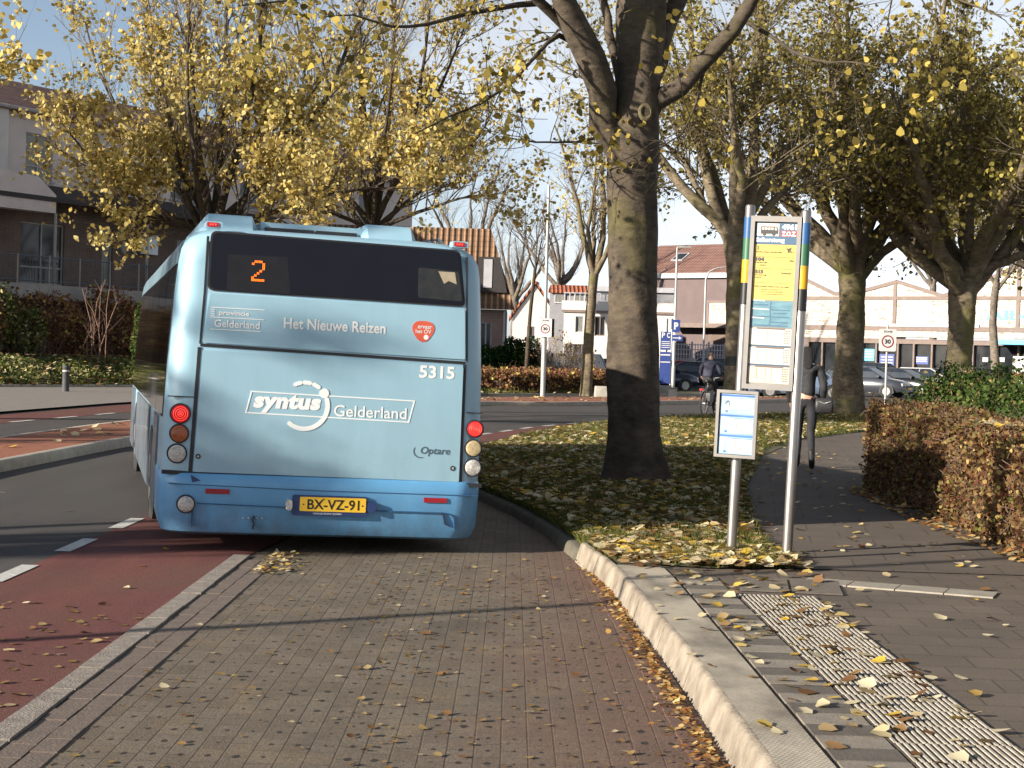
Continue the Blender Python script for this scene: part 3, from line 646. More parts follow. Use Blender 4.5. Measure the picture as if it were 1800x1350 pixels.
# engine door, slightly proud
q = rquad([(356, 615), (814, 645), (806, 847), (339, 829)])
b = MB(); b.prism(rnd(q, .012), rp, 0, .012); door = b.build('engine_door', m_bl, bus, smooth=True, sharp=20)
q = rquad([(369, 515), (817, 545), (817, 632), (356, 602)])
b = MB(); b.prism(rnd(q, .012), rp, 0, .010); upper = b.build('upper_panel', m_bl, bus, smooth=True, sharp=20)
for cx, cy in ((348, 802), (795, 823)):
    a = bp(cx, cy); s = MB(); s.prism(circ(*a, .019, 14), rp, .01, .016); s = s.build('lock', m_rub, door)
    k = MB(); k.prism(circ(*a, .008, 10), rp, .016, .019); k.build('lock_pin', m_chrome, door)
b = seam([(295, 696), (342, 698)], 1.8, .0035); b.build('column_joint', m_rub, bus); b = seam([(820, 725), (848, 727)], 1.8, .0035); b.build('column_joint', m_rub, bus)
# lettering on the upper panel
def lbox(x0, y0, x1, y1):                        # pixel corners bottom-left / top-right of a run of text
    a = bp(x0, y0); c = bp(x1, y1); return a[0], c[0], a[1], c[1]
def btext(s, p_bl, p_tr, mat, par, d, bold=0., shear=0., **k):
    a = bp(*p_bl); c = bp(*p_tr)
    return text(s, mat, par, rp, a[0], c[0], a[1], c[1], d, bold, shear, **k)
# text rows run parallel to the (rolled) rear wall, so equal local heights
a = bp(498, 578); c = bp(677, 588)
btop = bp(498, 558)[1]
text('Het Nieuwe Reizen', m_wl, upper, rp, a[0], c[0], a[1]+.002, btop, .0125, .022)
a = bp(374, 574); c = bp(456, 578)
text('Gelderland', m_wl, upper, rp, a[0]+.01, c[0], a[1]-.002, a[1]+.054, .0125, .012)
text('provincie', m_wl, upper, rp, a[0]+.04, a[0]+.04+.22, a[1]+.078, a[1]+.122, .0125, .02)
b = MB()
for dz, x0, x1 in ((-.022, 0, .37), (.066, 0, .39), (.138, 0, .39), (.108, 0, .03), (.123, 0, .03), (.093, 0, .03), (.078, 0, .03)):
    b.prism([(a[0]-.02+x0, a[1]+dz), (a[0]-.02+x1, a[1]+dz), (a[0]-.02+x1, a[1]+dz+.006), (a[0]-.02+x0, a[1]+dz+.006)], rp, .009, .0125)
b.build('crest_lines', m_wl, upper)
# orange badge with rounded three-cornered outline
c = np.array(bp(744, 581)); P = []
for th in np.linspace(0, 2*math.pi, 40, endpoint=False):
    r = .079*(1+.09*math.cos(3*(th-R_(30)))-.02*math.cos(th)); P.append((c[0]+r*math.cos(th)*1.05, c[1]+r*math.sin(th)))
b = MB(); b.prism(P, rp, .009, .0128); badge = b.build('badge', M('orange red badge', (.60, .10, .055), (.55, .09, .05), 9, .5), upper)
text('ervaar', m_wl, badge, rp, c[0]-.045, c[0]+.065, c[1]+.014, c[1]+.036, .0142, .01)
text('het OV', m_wl, badge, rp, c[0]-.06, c[0]+.06, c[1]-.022, c[1]+.008, .0142, .01)
b = MB(); b.prism(circ(c[0]+.022, c[1]-.05, .019, 16), rp, .0128, .0142); b.build('badge_dot', m_wl, badge)
# fleet number, operator logo and maker's name on the engine door
a = bp(736, 663); text('5315', m_wl, door, rp, a[0], bp(798, 667)[0], a[1]-.004, a[1]+.092, .0142, .03, name='lettering')
a = bp(727, 800); e = bp(790, 803)
text('Optare', m_gl, door, rp, a[0]+.05, e[0], a[1]-.004, a[1]+.068, .0142, .014, .18)
b = MB(); P0 = np.array([a[0]+.055, a[1]+.035]); arc = [P0+np.array([.055*math.cos(t), .048*math.sin(t)]) for t in np.linspace(R_(150), R_(285), 12)]
for i in range(11):
    wv = .004+.005*math.sin(math.pi*i/11); n0 = (arc[i]-P0)/np.linalg.norm(arc[i]-P0); n1 = (arc[i+1]-P0)/np.linalg.norm(arc[i+1]-P0)
    b.prism([tuple(arc[i]), tuple(arc[i+1]), tuple(arc[i+1]+n1*wv), tuple(arc[i]+n0*wv)], rp, .011, .0142)
b.build('maker_swoosh', m_gl, door)
o = np.array(bp(432, 725)); ex = np.array(bp(718, 742))  # lower corners of the slanted frame
tl = np.array(bp(442, 688)); tr = np.array(bp(728, 705))
def fr(p, q, wd=.011):
    t = (q-p)/np.linalg.norm(q-p); n = np.array([-t[1], t[0]])*wd/2; return [tuple(p-n-t*wd/2), tuple(q-n+t*wd/2), tuple(q+n+t*wd/2), tuple(p+n-t*wd/2)]
b = MB()
for k, (p, q) in enumerate(((o, ex), (ex, tr), (tr, tl), (tl, o))): b.prism(fr(p, q, .009), rp, .011, .0141+k*.0002)
b.build('logo_frame', m_wl, door)
sy0 = o[1]+.032; 
text('syntus', m_wl, door, rp, o[0]+.05, bp(566, 720)[0]-.012, sy0-.028, sy0+.118, .0148, .055, .15, spacing=1.08)
a = bp(586, 733); text('Gelderland', m_wl, door, rp, a[0], bp(714, 730)[0], a[1]+.006, a[1]+.092, .0148, .008)
b = MB(); cc = np.array(bp(535, 713)); rr = .172
def arcseg(t0, t1, wd, n=10):
    T = np.linspace(R_(t0), R_(t1), n+1)
    for i in range(n):
        p = [(cc[0]+(rr+s*wd/2)*math.cos(t), cc[1]+(rr+s*wd/2)*math.sin(t)) for t, s in ((T[i], -1), (T[i+1], -1), (T[i+1], 1), (T[i], 1))]
        b.prism(p, rp, .0135, .0160)
    for t in (T[0], T[-1]): b.prism(circ(cc[0]+rr*math.cos(t), cc[1]+rr*math.sin(t), wd/2, 12), rp, .0135, .0161)
for a0, a1 in ((103, 116), (79, 93), (55, 69)): arcseg(a0, a1, .030, 5)
arcseg(-128, 18, .033, 22)
p = (cc[0]+rr*math.cos(R_(35)), cc[1]+rr*math.sin(R_(35))); b.prism(circ(*p, .036, 18), rp, .0135, .0164)
b.build('logo_arc', m_wl, door)
# lamps
def lamp(name, px, py, rpx, mat, par, d=.018, litmat=None, off=0.):
    a = bp(px, py); r = rpx/236
    y0 = off
    b = MB(); b.prism(circ(*a, r*1.16, 24), rp, y0-.06, y0+d*.4); bz = b.build('lamp_bezel', m_rub, par)
    b = MB(); V = []; rings = [(1, .4), (.97, .8), (.8, 1.02), (.5, 1.18), (.2, 1.25)]
    b.loft([[rp(x, z, y0+d*k) for x, z in circ(*a, r*s, 24)] for s, k in rings], True, True); ln = b.build(name, mat, bz, smooth=True)
    b = MB()
    for s in (.3, .55, .78):
        b.torus(rp(a[0], a[1], y0+d*(1.25-.45*s*s)+.001), (0, 1, 0), r*s, .0022, 22, 4)
    b.build('lens_rings', litmat or mat, bz)
    if litmat:
        b = MB(); b.prism(circ(*a, r*.14, 10), rp, y0+d*1.15, y0+d*1.35); b.build('bulb', litmat, bz)
m_redl = M('lit red lens', (.62, .015, .02), (.42, .01, .015), 60, .2); 
t = m_redl.node_tree; pb = t.nodes['Principled BSDF']; pb.inputs['Emission Color'].default_value = (1, .02, .02, 1); pb.inputs['Emission Strength'].default_value = .06
lamp('tail_lamp', 317, 727, 15.5, m_redl, bus, litmat=m_hotred); lamp('indicator_lamp', 315, 762, 14.5, m_amber, bus); lamp('reversing_lamp', 311, 797, 15, m_chrome, bus)
lamp('tail_lamp', 835, 754, 14, m_redl, bus, litmat=m_hotred); lamp('indicator_lamp', 832, 788, 14, m_cream, bus); lamp('reversing_lamp', 831, 822, 14.5, m_chrome, bus)
lamp('fog_lamp', 326, 885, 14, m_chrome, bumper, .03, off=BD)
for x0, y0, x1, y1 in ((360, 858, 403, 868), (743, 874, 784, 883)):
    a = bp(x0, y1); c = bp(x1, y0); zc = (a[1]+c[1])/2; b = MB(); b.prism([(a[0], zc-.018), (c[0], zc-.018), (c[0], zc+.018), (a[0], zc+.018)], rp, 0, BD+.008); b.build('reflector', m_reddk, bumper)
for px, py in ((376, 395), (809, 430)):         # high-level lamps at the roof edge
    a = bp(px, py); b = MB(); b.prism(rrect(a[0]-.062, a[0]+.062, a[1]-.024, a[1]+.024, .015), rp, -.1, .012); h = b.build('lamp_housing', m_bl, bus, smooth=True, sharp=30)
    b = MB(); b.prism(rrect(a[0]-.05, a[0]+.034, a[1]-.016, a[1]+.016, .006), rp, 0, .018); b.build('marker_lamp', m_red, h)
    b = MB()
    for dx in (-.026, -.008, .012): b.prism(circ(a[0]+dx, a[1], .0065, 8), rp, .017, .021)
    b.build('bulb', m_hotred, h)
# number plate
a = bp(514, 903); c = bp(640, 906); z0 = a[1]; x0 = a[0]; x1 = c[0]; H = .145
b = MB(); b.prism(rrect(x0-.01, x1+.012, z0-.004, z0+H, .012), rp, 0, BD+.02); pf = b.build('plate_holder', m_navy, bumper)
px0 = x0+.045; b = MB(); b.prism(rrect(px0, x1, z0+.028, z0+H-.012, .008), rp, 0, BD+.025); pl = b.build('number_plate', m_plate, pf)
text('BX-VZ-91', m_blk, pl, rp, px0+.055, x1-.05, z0+.042, z0+H-.027, BD+.027, .012)
b = MB()
for xx in (px0+.026, x1-.026): b.prism(circ(xx, z0+.078, .006, 8), rp, BD+.02, BD+.027)
b.prism(circ((px0+x1)/2-.07, z0+H-.024, .005, 8), rp, BD+.02, BD+.027); b.build('plate_screw', m_blk, pl)
text('GARAGE BOSCH BUSSEN', m_wl, pf, rp, px0+.1, x1-.18, z0+.006, z0+.018, BD+.022)
for x0_, x1_, mm in ((x0-.058, x0-.012, m_chrome), (x1+.014, x1+.075, m_navy)):
    b = MB(); b.prism(rrect(x0_, x1_, z0+.03, z0+.11, .02), rp, 0, BD+.035); b.build('plate_lamp', mm, bumper)
# bumper seams and scuffs
def bseam(pts, wpx=2): 
    b = MB()
    for (x0, y0), (x1, y1) in zip(pts[:-1], pts[1:]):
        a = np.array(bp(x0, y0)); e = np.array(bp(x1, y1)); t = (e-a)/np.linalg.norm(e-a); n = np.array([-t[1], t[0]])*wpx/236/2
        b.prism([tuple(a-n), tuple(e-n), tuple(e+n), tuple(a+n)], rp, 0, BD+.0035)
    return b
m_sd = M('bumper seam', (.02, .08, .18), None, 9, .6)
bseam([(296, 849), (560, 862), (838, 871)], 1.3).build('bumper_seam', m_sd, bumper)
bseam([(346, 884), (500, 891)], 1.5).build('bumper_seam', m_sd, bumper)
bseam([(656, 897), (780, 901), (790, 903), (796, 910), (797, 930)], 1.6).build('bumper_seam', m_sd, bumper)
bseam([(338, 890), (336, 925)], 2).build('bumper_seam', m_sd, bumper)
bseam([(446, 906), (443, 914), (446, 920), (443, 930)], 2).build('bumper_crack', m_rub, bumper)
bseam([(776, 901), (779, 912), (780, 920), (789, 925)], 1.2).build('bumper_crack', m_rub, bumper)
b = MB()
for x in (427, 436, 451, 460): b.prism(circ(*bp(x, 910), .006, 8), rp, 0, BD+.005)
b.build('rivet', m_chrome, bumper)
b = MB(); b.prism(rquad([(335, 834), (352, 844), (337, 847)]), rp, 0, BD+.003); b.build('bumper_notch', m_navy, bumper)
# underside box, widened and lowered to block sun from the ground beneath
b = MB(); b.box(-1.14, 1.14, .30, 10.1, .13, .32); b.build('chassis', m_rub, bus)
# side windows: dark glazing following the side of the body
hxz = lambda z: np.interp(z, [.3, .56, .95, 1.4, 1.9, 2.14, 2.24], [1.19, 1.2, 1.198, 1.185, 1.155, 1.135, 1.12])
m_side = M('side glass', (.012, .011, .010), (.018, .016, .014), 1, .04, 0, 0, .9)
for sgn in (-1, 1):
    for y0, y1 in ((.30, 1.62), (1.66, 3.2), (3.24, 4.9), (4.94, 6.6), (6.64, 8.2), (8.24, 9.9)):
        b = MB(); zs = [.98, 1.4, 1.9, 2.12]; secs = [[(sgn*(hxz(z)+o), y, z) for z in zs for o in (.008,)]+[(sgn*(hxz(z)-.01), y, z) for z in zs[::-1]] for y in (y0, y1)]
        b.loft(secs); b.build('side_window', m_side, bus, smooth=True, sharp=30)
    for wy in (2.35, 7.9):                        # wheel arch, skirt panels, wheel
        arch = [(wy+.56*math.cos(t), .30+max(0, .52*math.sin(t))) for t in np.linspace(0, math.pi, 13)]
        side3 = lambda y, z, d: (sgn*(1.199+d), y, z)
        b = MB(); b.prism(arch, side3, -.02, .006); b.build('wheel_arch', m_rub, bus)
        w_ = MB(); w_.tube([(sgn*.93, wy, .46), (sgn*.96, wy, .46), (sgn*1.17, wy, .46), (sgn*1.195, wy, .46)], [.42, .455, .455, .42], 28); tw = w_.build('wheel', m_tyre, bus, smooth=True)
        w_ = MB(); w_.tube([(sgn*1.19, wy, .46), (sgn*1.20, wy, .46), (sgn*1.175, wy, .46), (sgn*1.21, wy, .46)], [.29, .28, .2, .1], 20); w_.build('rim', M('wheel rim', (.28, .29, .3), (.2, .2, .2), 12, .4, 0, .5), tw, smooth=True)
    for y0, y1 in ((.95, 1.76), (2.95, 4.3), (4.32, 5.8), (5.82, 7.3), (8.5, 9.9)):
        b = MB(); b.loft([[(sgn*1.19, y, .24), (sgn*1.212, y, .26), (sgn*1.214, y, .6), (sgn*1.212, y, .955), (sgn*1.19, y, .97)] for y in (y0, y1)]); b.build('skirt_panel', m_grime, bus)
m_cove = M('weathered cove panel', (.15, .23, .27), (.08, .12, .15), 4, .35, 0, 0, .5, 0, True, (1, 1, .5))
for sgn in (-1, 1):
    for y0, y1 in ((.34, 1.9), (1.93, 3.9), (3.93, 5.9), (5.93, 7.9), (7.93, 9.8)):
        b = MB(); b.loft([[(sgn*1.15, y, 2.125), (sgn*1.143, y, 2.14), (sgn*1.130, y, 2.24), (sgn*1.10, y, 2.31), (sgn*1.07, y, 2.30), (sgn*1.09, y, 2.14)] for y in (y0, y1)]); b.build('cove_panel', m_cove, bus, smooth=True, sharp=30)
# roof pods
def pod(x0, x1, y0, y1, h, name, par=bus, hs=None):
    b = MB(); c = .10
    b.loft([[(x0-c*.9, y, 2.33), (x0, y, 2.40+h_), (x1, y, 2.40+h_), (x1+c*.9, y, 2.33)] for y, h_ in ((y0, .0), (y0+.12, h), (y1, h))], True, True)
    return b.build(name, m_bl, par, smooth=True, sharp=25)
pod(-.93, -.60, .28, 3.4, .12, 'roof_pod'); pod(.28, .62, .28, 3.4, .12, 'roof_pod')
b = MB(); b.box(-.53, .26, .42, 3.2, 2.40, 2.485); b.build('roof_grille_cover', m_bl, bus)
b = MB(); b.box(-.50, -.13, .38, .45, 2.415, 2.445); b.box(-.11, .2, .38, .45, 2.415, 2.445); b.build('roof_grille', m_rub, bus)
b = MB(); b.tube([(.78, .5, 2.38), (.8, .5, 2.43), (.86, .5, 2.45), (.9, .5, 2.41)], .018, 8); b.tube([(.88, .7, 2.38), (.86, .7, 2.46), (.8, .7, 2.44)], .014, 8); b.build('lifting_eye', m_chrome, bus, smooth=True)

# ================================================================== BUS STOP SIGN
m_alu = M('brushed aluminium', (.30, .28, .26), (.25, .235, .22), 3, .38, 0, .8)
m_aluf = M('sign frame', (.20, .19, .18), (.165, .155, .15), 6, .5, 0, .5)
m_pb = M('band blue', (.02, .09, .24), None, 9, .45); m_pg = M('band green', (.03, .12, .06), None, 9, .45); m_py = M('band yellow', (.60, .32, .01), None, 9, .45); m_pk = M('band black', (.012, .012, .015), None, 9, .45)
m_dblue = M('sign blue', (.03, .085, .155), (.035, .095, .17), 6, .4); m_paper = M('white paper', (.50, .46, .41), (.45, .42, .37), 4, .6)
m_paper2 = M('warm paper', (.44, .36, .29), (.48, .42, .35), 4, .6)
m_yel = M('yellow panel', (.48, .36, .08), (.40, .285, .055), 2.5, .45); m_rdz = M('red label', (.60, .02, .03), None, 9, .5)
m_teal = M('teal panel', (.06, .15, .20), (.10, .22, .27), 14, .4, stretch=(1, 1, 3)); m_ink = M('print ink', (.035, .035, .04), None, 9, .6)
m_sky = M('pale blue paper', (.17, .31, .45), (.34, .46, .55), 3, .5); m_mb = M('blue header', (.02, .08, .28), (.04, .14, .4), 9, .5); m_gp = M('grey paper', (.36, .36, .37), (.46, .46, .46), 8, .6)
SO = gp(1285, 975, ZT); S2 = gp(1383, 982, ZT)
e1 = S2-SO; e1[2] = 0; sep = float(np.linalg.norm(e1)); e1 /= sep; ln_ = math.atan(.024)
eu = np.array([0, 0, 1.])*math.cos(ln_)+e1*math.sin(ln_); ef = np.cross(eu, e1); ef = ef if ef[1] > 0 else -ef
e1b = np.cross(ef, eu); e1b = e1b if e1b@e1 > 0 else -e1b
smw = Matrix(((e1b[0], ef[0], eu[0], SO[0]), (e1b[1], ef[1], eu[1], SO[1]), (e1b[2], ef[2], eu[2], SO[2]), (0, 0, 0, 1)))
stop = thing('bus_stop_sign', 'two-pole aluminium bus stop sign with yellow route panel and timetable cases', 'bus stop sign', mw=smw)
def sp(px, py):
    d = ray(px, py); t = np.dot(SO-CAM, ef)/np.dot(d, ef); q = CAM+d*t-SO; return (float(q@e1b), float(q@eu))
print('stop sep', sep, [tuple(round(v, 3) for v in sp(*p)) for p in ((1318, 358), (1420, 365), (1330, 378), (1408, 384), (1310, 680), (1390, 688), (1262, 682), (1335, 688), (1265, 800), (1330, 806))])
sf = lambda a, b_, d: (a, -d-.018, b_)
PRr = .036
for x, hgt in ((0., 2.52), (sep, 2.49)):
    b = MB(); b.tube([(x, 0, -.05), (x, 0, 0), (x, 0, hgt-.012), (x, 0, hgt)], [PRr, PRr, PRr, PRr*.8], 20); po = b.build('pole', m_alu, stop, smooth=True)
    z = hgt-.09
    for mm, h in ((m_pb, .15), (m_pg, .155), (m_py, .165), (m_pk, .155)):
        b = MB(); b.tube([(x, 0, z-h), (x, 0, z)], PRr+.0022, 20); b.build('colour_band', mm, po, smooth=True); z -= h
zt = sp(1370, 381)[1]; zb = sp(1350, 685)[1]; X0 = .020; X1 = sep-.020
fo = [(X0, zb), (X1, zb), (X1, zt), (X0, zt)]; fi = [(X0+.03, zb+.035), (X1-.03, zb+.035), (X1-.03, zt-.04), (X0+.03, zt-.04)]
b = MB(); b.ring(fo, fi, sf, -.035, .028); b.box(X0+.01, X1-.01, -.02, .015, zb+.01, zt-.01); fr_ = b.build('panel_frame', m_aluf, stop)
xa, xb = X0+.032, X1-.032; zz = lambda py, px=1360: sp(px, py)[1]
def pan(name, z0, z1, mat, par=fr_, a=xa, c=xb, d=.006):
    b = MB(); b.prism([(a, z0), (c, z0), (c, z1), (a, z1)], sf, -.002, d); return b.build(name, mat, par)
zA = zt-.045; zB = zz(430); zC = zz(528); zD = zz(575); zE = zb+.04
hd = pan('header_panel', zB+.003, zA, m_dblue); wd = xb-xa
ic = MB(); ic.prism([(xa+.012, zA-.096), (xa+.172, zA-.096), (xa+.172, zA-.006), (xa+.012, zA-.006)], sf, .004, .0085); ic = ic.build('bus_icon_field', m_paper, hd)
bz = zA-.058; b = MB()
b.prism([(xa+.04, bz-.022), (xa+.165, bz-.022), (xa+.165, bz+.006), (xa+.155, bz+.03), (xa+.04, bz+.03)], sf, .008, .0105)
for cx in (.066, .134): b.prism(circ(xa+cx, bz-.024, .012, 12), sf, .008, .0112)
b.build('bus_icon', m_ink, ic)
b = MB()
for k in range(4): b.prism([(xa+.048+k*.022, bz+.006), (xa+.065+k*.022, bz+.006), (xa+.065+k*.022, bz+.023), (xa+.048+k*.022, bz+.023)], sf, .010, .0118)
b.prism([(xa+.14, bz+.004), (xa+.158, bz+.004), (xa+.151, bz+.024), (xa+.14, bz+.024)], sf, .010, .0118)
b.build('icon_windows', m_paper, ic)
text('4961', m_wl, hd, sf, xa+.190, xb-.004, zA-.050, zA-.008, .0085, .05)
b = MB(); b.prism([(xa+.186, zA-.098), (xb-.002, zA-.098), (xb-.002, zA-.056), (xa+.186, zA-.056)], sf, .004, .008); zoz = b.build('red_label', m_rdz, hd)
text('Z.O.Z.', m_wl, zoz, sf, xa+.192, xb-.006, zA-.094, zA-.061, .0095, .045)
text('Selhorstweg', m_wl, hd, sf, xa+.010, xa+.215, zA-.148, zA-.106, .0085, .045)
ye = pan('route_panel', zC, zB-.002, m_yel)
yh = zB-zC
def yl(s, x0, x1, f0, f1, bold=.02): text(s, m_ink, ye, sf, xa+x0, xa+x1, zC+yh*f0, zC+yh*f1, .0085, bold)
yl('2', .018, .032, .90, .965); yl('Stadsweiden, Harderwijk', .014, .20, .845, .872, .03)
yl('104', .014, .074, .695, .765, .06); yl('Harderwijk', .014, .10, .655, .682, .03); yl('Station', .045, .09, .615, .638, .02)
yl('513', .014, .070, .47, .54, .06); yl('Harderwijk', .014, .10, .43, .457, .03); yl('Station', .014, .06, .392, .414, .02)
yl('Connexxion', .20, .275, .475, .505, .03); yl('RRReis', .258, .288, .70, .725, .03); yl('syntus', .25, .285, .855, .872, .03)
yl('Wilt u meer weten over uw reis?', .012, .262, .232, .256, .03); yl('Actuele vertrektijden of', .065, .205, .175, .197); yl('bel voor inlichtingen 0900-9292', .065, .222, .135, .157); yl('www.reisinformatiegroep.nl', .065, .222, .095, .117)
b = MB()
for f in (.765, .555, .30): b.prism([(xa+.01, zC+yh*f+.004), (xb-.008, zC+yh*f-.0), (xb-.008, zC+yh*f+.002), (xa+.01, zC+yh*f+.006)], sf, .005, .008)
# running bird emblem
bx, bz_ = xb-.055, zC+yh*.895
b.prism([(bx-.022, bz_+.026), (bx-.004, bz_+.012), (bx+.004, bz_+.016), (bx+.022, bz_+.022), (bx+.012, bz_+.004), (bx+.024, bz_-.006), (bx+.004, bz_-.006), (bx-.004, bz_-.018), (bx-.006, bz_+.0)], sf, .006, .0085)
b.build('route_emblem', m_ink, ye)
tp = pan('info_panel', zD, zC-.006, m_teal); th_ = zC-zD
b = MB()
for f, w1 in ((.96, .10), (.64, .13), (.31, .10)): b.prism([(xa+.005, zD+th_*f), (xa+w1, zD+th_*f-.002), (xa+w1, zD+th_*f+.006), (xa+.005, zD+th_*f+.009)], sf, .005, .0078)
b.build('info_lines', m_paper, tp)
b = MB()
for f, x0, x1 in ((.62, .15, .28), (.36, .0, .28), (.16, .14, .27), (.03, .02, .27), (.8, .02, .12), (.5, .16, .26)): b.prism([(xa+x0, zD+th_*f), (xa+x1, zD+th_*f), (xa+x1, zD+th_*f+.007), (xa+x0, zD+th_*f+.007)], sf, .005, .0074)
b.prism([(xa+.138, zD+.01), (xa+.144, zD+.01), (xa+.144, zC-.01), (xa+.138, zC-.01)], sf, .005, .0072); b.build('info_lines', m_dblue, tp)
rng = random.Random(3); hh = (zD-zE)/3
for i in range(3):
    z0 = zE+hh*i; pg = pan('timetable', z0+.006, z0+hh-.012, (m_paper2, m_paper, m_paper)[i])
    b = MB(); b.prism([(xa+.05, z0+hh-.017), (xb-.05, z0+hh-.018), (xb-.05, z0+hh-.008), (xa+.05, z0+hh-.008)], sf, .005, .0085)
    for k, xx in enumerate((.062, .125, .168)):
        for j in range(rng.randint(8, 16)):
            y = z0+hh-.03-j*.0065
            if y > z0+.014: b.prism([(xa+xx, y), (xa+xx+rng.uniform(.004, .009), y), (xa+xx+.006, y+.003), (xa+xx, y+.003)], sf, .005, .0075)
    for c_ in range(4):
        for j in range(6):
            y = z0+hh-.03-j*.017
            if y > z0+.012: b.prism([(xb-.052+c_*.011, y), (xb-.046+c_*.011, y), (xb-.046+c_*.011, y+.009), (xb-.052+c_*.011, y+.009)], sf, .005, .0075)
    b.build('timetable_print', M('faint print', (.12, .09, .08), None, 9, .6), pg)
    b = MB(); b.prism([(xa, z0-.003), (xb, z0-.003), (xb, z0+.004), (xa, z0+.004)], sf, .0, .009)
    if i: b.build('divider', m_dblue, pg)
# lower case on the left pole
a = sp(1264, 797); c = sp(1336, 690); a = (a[0]+.0, a[1]); 
la, lc = sp(1263, 740)[0]-.0, sp(1335, 745)[0]; lz0, lz1 = sp(1298, 804)[1], sp(1298, 686)[1]
D0 = .045
fo = [(la, lz0), (lc, lz0), (lc, lz1), (la, lz1)]; fi = [(la+.022, lz0+.022), (lc-.022, lz0+.022), (lc-.022, lz1-.022), (la+.022, lz1-.022)]
b = MB(); b.ring(fo, fi, sf, D0-.01, D0+.03); b.box(la+.004, lc-.004, -D0-.012, -D0+.008, lz0+.004, lz1-.004); cs = b.build('timetable_case', m_aluf, stop)
ch = (lz1-lz0-.05)/3
for i in range(3):
    z0 = lz0+.025+ch*i
    b = MB(); b.prism([(la+.028, z0), (lc-.024, z0), (lc-.024, z0+ch-.002), (la+.028, z0+ch-.002)], sf, D0+.010, D0+.014); pg = b.build('timetable', m_sky, cs)
    b = MB(); b.prism([(la+.095, z0+.008+.03*(i == 2)), (lc-.03, z0+.008+.03*(i == 2)), (lc-.03, z0+ch-.034), (la+.095, z0+ch-.034)], sf, D0+.012, D0+.016); b.build('timetable_sheet', m_gp, pg)
    b = MB(); b.prism([(la+.03, z0+ch-.020), (lc-.025, z0+ch-.020), (lc-.025, z0+ch-.006), (la+.03, z0+ch-.006)], sf, D0+.012, D0+.0165)
    b.prism([(la+.1, z0+ch-.032), (lc-.03, z0+ch-.032), (lc-.03, z0+ch-.029), (la+.1, z0+ch-.029)], sf, D0+.012, D0+.0168)
    b.prism([(la+.066, z0+.010), (la+.082, z0+.010), (la+.082, z0+.024), (la+.066, z0+.024)], sf, D0+.012, D0+.0165); b.build('timetable_print', m_mb, pg)
    b = MB()
    for k, xx in enumerate((.15, .19)):
        for j in range(9):
            y = z0+ch-.05-j*.0085
            if y > z0+.02+.03*(i == 2): b.prism([(la+xx, y), (la+xx+.004, y), (la+xx+.004, y+.004), (la+xx, y+.004)], sf, D0+.015, D0+.018)
    b.build('timetable_print', M('faint print', (.2, .2, .2), None), pg)
b = MB(); zr = lz0+.025+ch*2+.06
for p, q in (((.062, .012), (.085, .032)), ((.085, .032), (.098, -.004)), ((.085, .032), (.06, .028))):
    u = np.array([la+p[0], zr+p[1]]); v = np.array([la+q[0], zr+q[1]]); b.prism(fr(u, v, .005), sf, D0+.014, D0+.0175)
b.build('timetable_print', m_gl, cs)

# ================================================================== PEOPLE
def skin(name, joints, edges, mat, parent=None, sub=2, root=0):
    me = bpy.data.meshes.new(name); me.from_pydata([j[0] for j in joints], edges, [])
    o = bpy.data.objects.new(name, me); col.objects.link(o)
    mo = o.modifiers.new('s', 'SKIN'); mo.use_smooth_shade = True; mo.branch_smoothing = .6
    for i, j in enumerate(joints):
        r = j[1] if isinstance(j[1], (tuple, list)) else (j[1], j[1]); me.skin_vertices[0].data[i].radius = r; me.skin_vertices[0].data[i].use_root = (i == root)
    mo = o.modifiers.new('u', 'SUBSURF'); mo.levels = sub; mo.render_levels = sub
    bpy.context.view_layer.update()
    m2 = bpy.data.meshes.new_from_object(o.evaluated_get(bpy.context.evaluated_depsgraph_get()))
    bpy.data.objects.remove(o); m2.name = name
    m2.materials.clear()
    for m in (mat if isinstance(mat, (list, tuple)) else [mat]): m2.materials.append(m)
    m2.polygons.foreach_set('use_smooth', [True]*len(m2.polygons))
    return link(name, m2, parent)
class Rig:
    def __init__(s): s.J = []; s.E = []; s.N = {}
    def add(s, n, p, r, par=None):
        s.N[n] = len(s.J); s.J.append((tuple(p), r))
        if par is not None: s.E.append((s.N[par], s.N[n]))
    def chain(s, base, pts, par):
        for i, (p, r) in enumerate(pts): nm = f'{base}{i}'; s.add(nm, p, r, par); par = nm
def hand(R, key, wrist, d, palm_n, par, sc=1., curl=.5, side=1):
    """palm and five separate fingers; d = pointing direction, palm_n = palm normal"""
    d = nrm(np.array(d, float)); n = nrm(np.array(palm_n, float)); s = np.cross(d, n)*side; w_ = np.array(wrist, float)
    R.add(key+'p', w_+d*.045*sc, (.030*sc, .019*sc), par)
    for i, (off, L) in enumerate(((-.030, .068), (-.010, .078), (.010, .074), (.029, .058))):
        b0 = w_+d*.078*sc+s*off*sc; pts = []; dd = d.copy(); p = b0; pts.append((p, .0095*sc))
        for k in range(3):
            dd = nrm(dd+n*curl*(.35+.3*k)); p = p+dd*L*sc/3; pts.append((p, (.0088-.0008*k)*sc))
        R.chain(f'{key}f{i}', pts, key+'p')
    p = w_+d*.03*sc-s*.03*sc; td = nrm(d*.7-s*.75+n*.3); pts = [(p, .0115*sc), (p+td*.032*sc, .0105*sc), (p+td*.032*sc+nrm(td+d*.5+n*curl*.6)*.03*sc, .009*sc)]
    R.chain(key+'t', pts, key+'p')
m_skin = M('skin', (.46, .27, .19), (.42, .24, .17), 9, .6); m_jk = M('dark grey jacket', (.012, .012, .014), (.028, .028, .032), 5, .75, .01); m_pt = M('black trousers', (.014, .014, .018), (.022, .022, .028), 8, .85, .006)
m_bt = M('black boots', (.02, .018, .018), (.012, .01, .01), 8, .5); m_hr = M('dark hair', (.008, .006, .006), (.014, .010, .009), 30, .7, .01, stretch=(4, 4, 1))
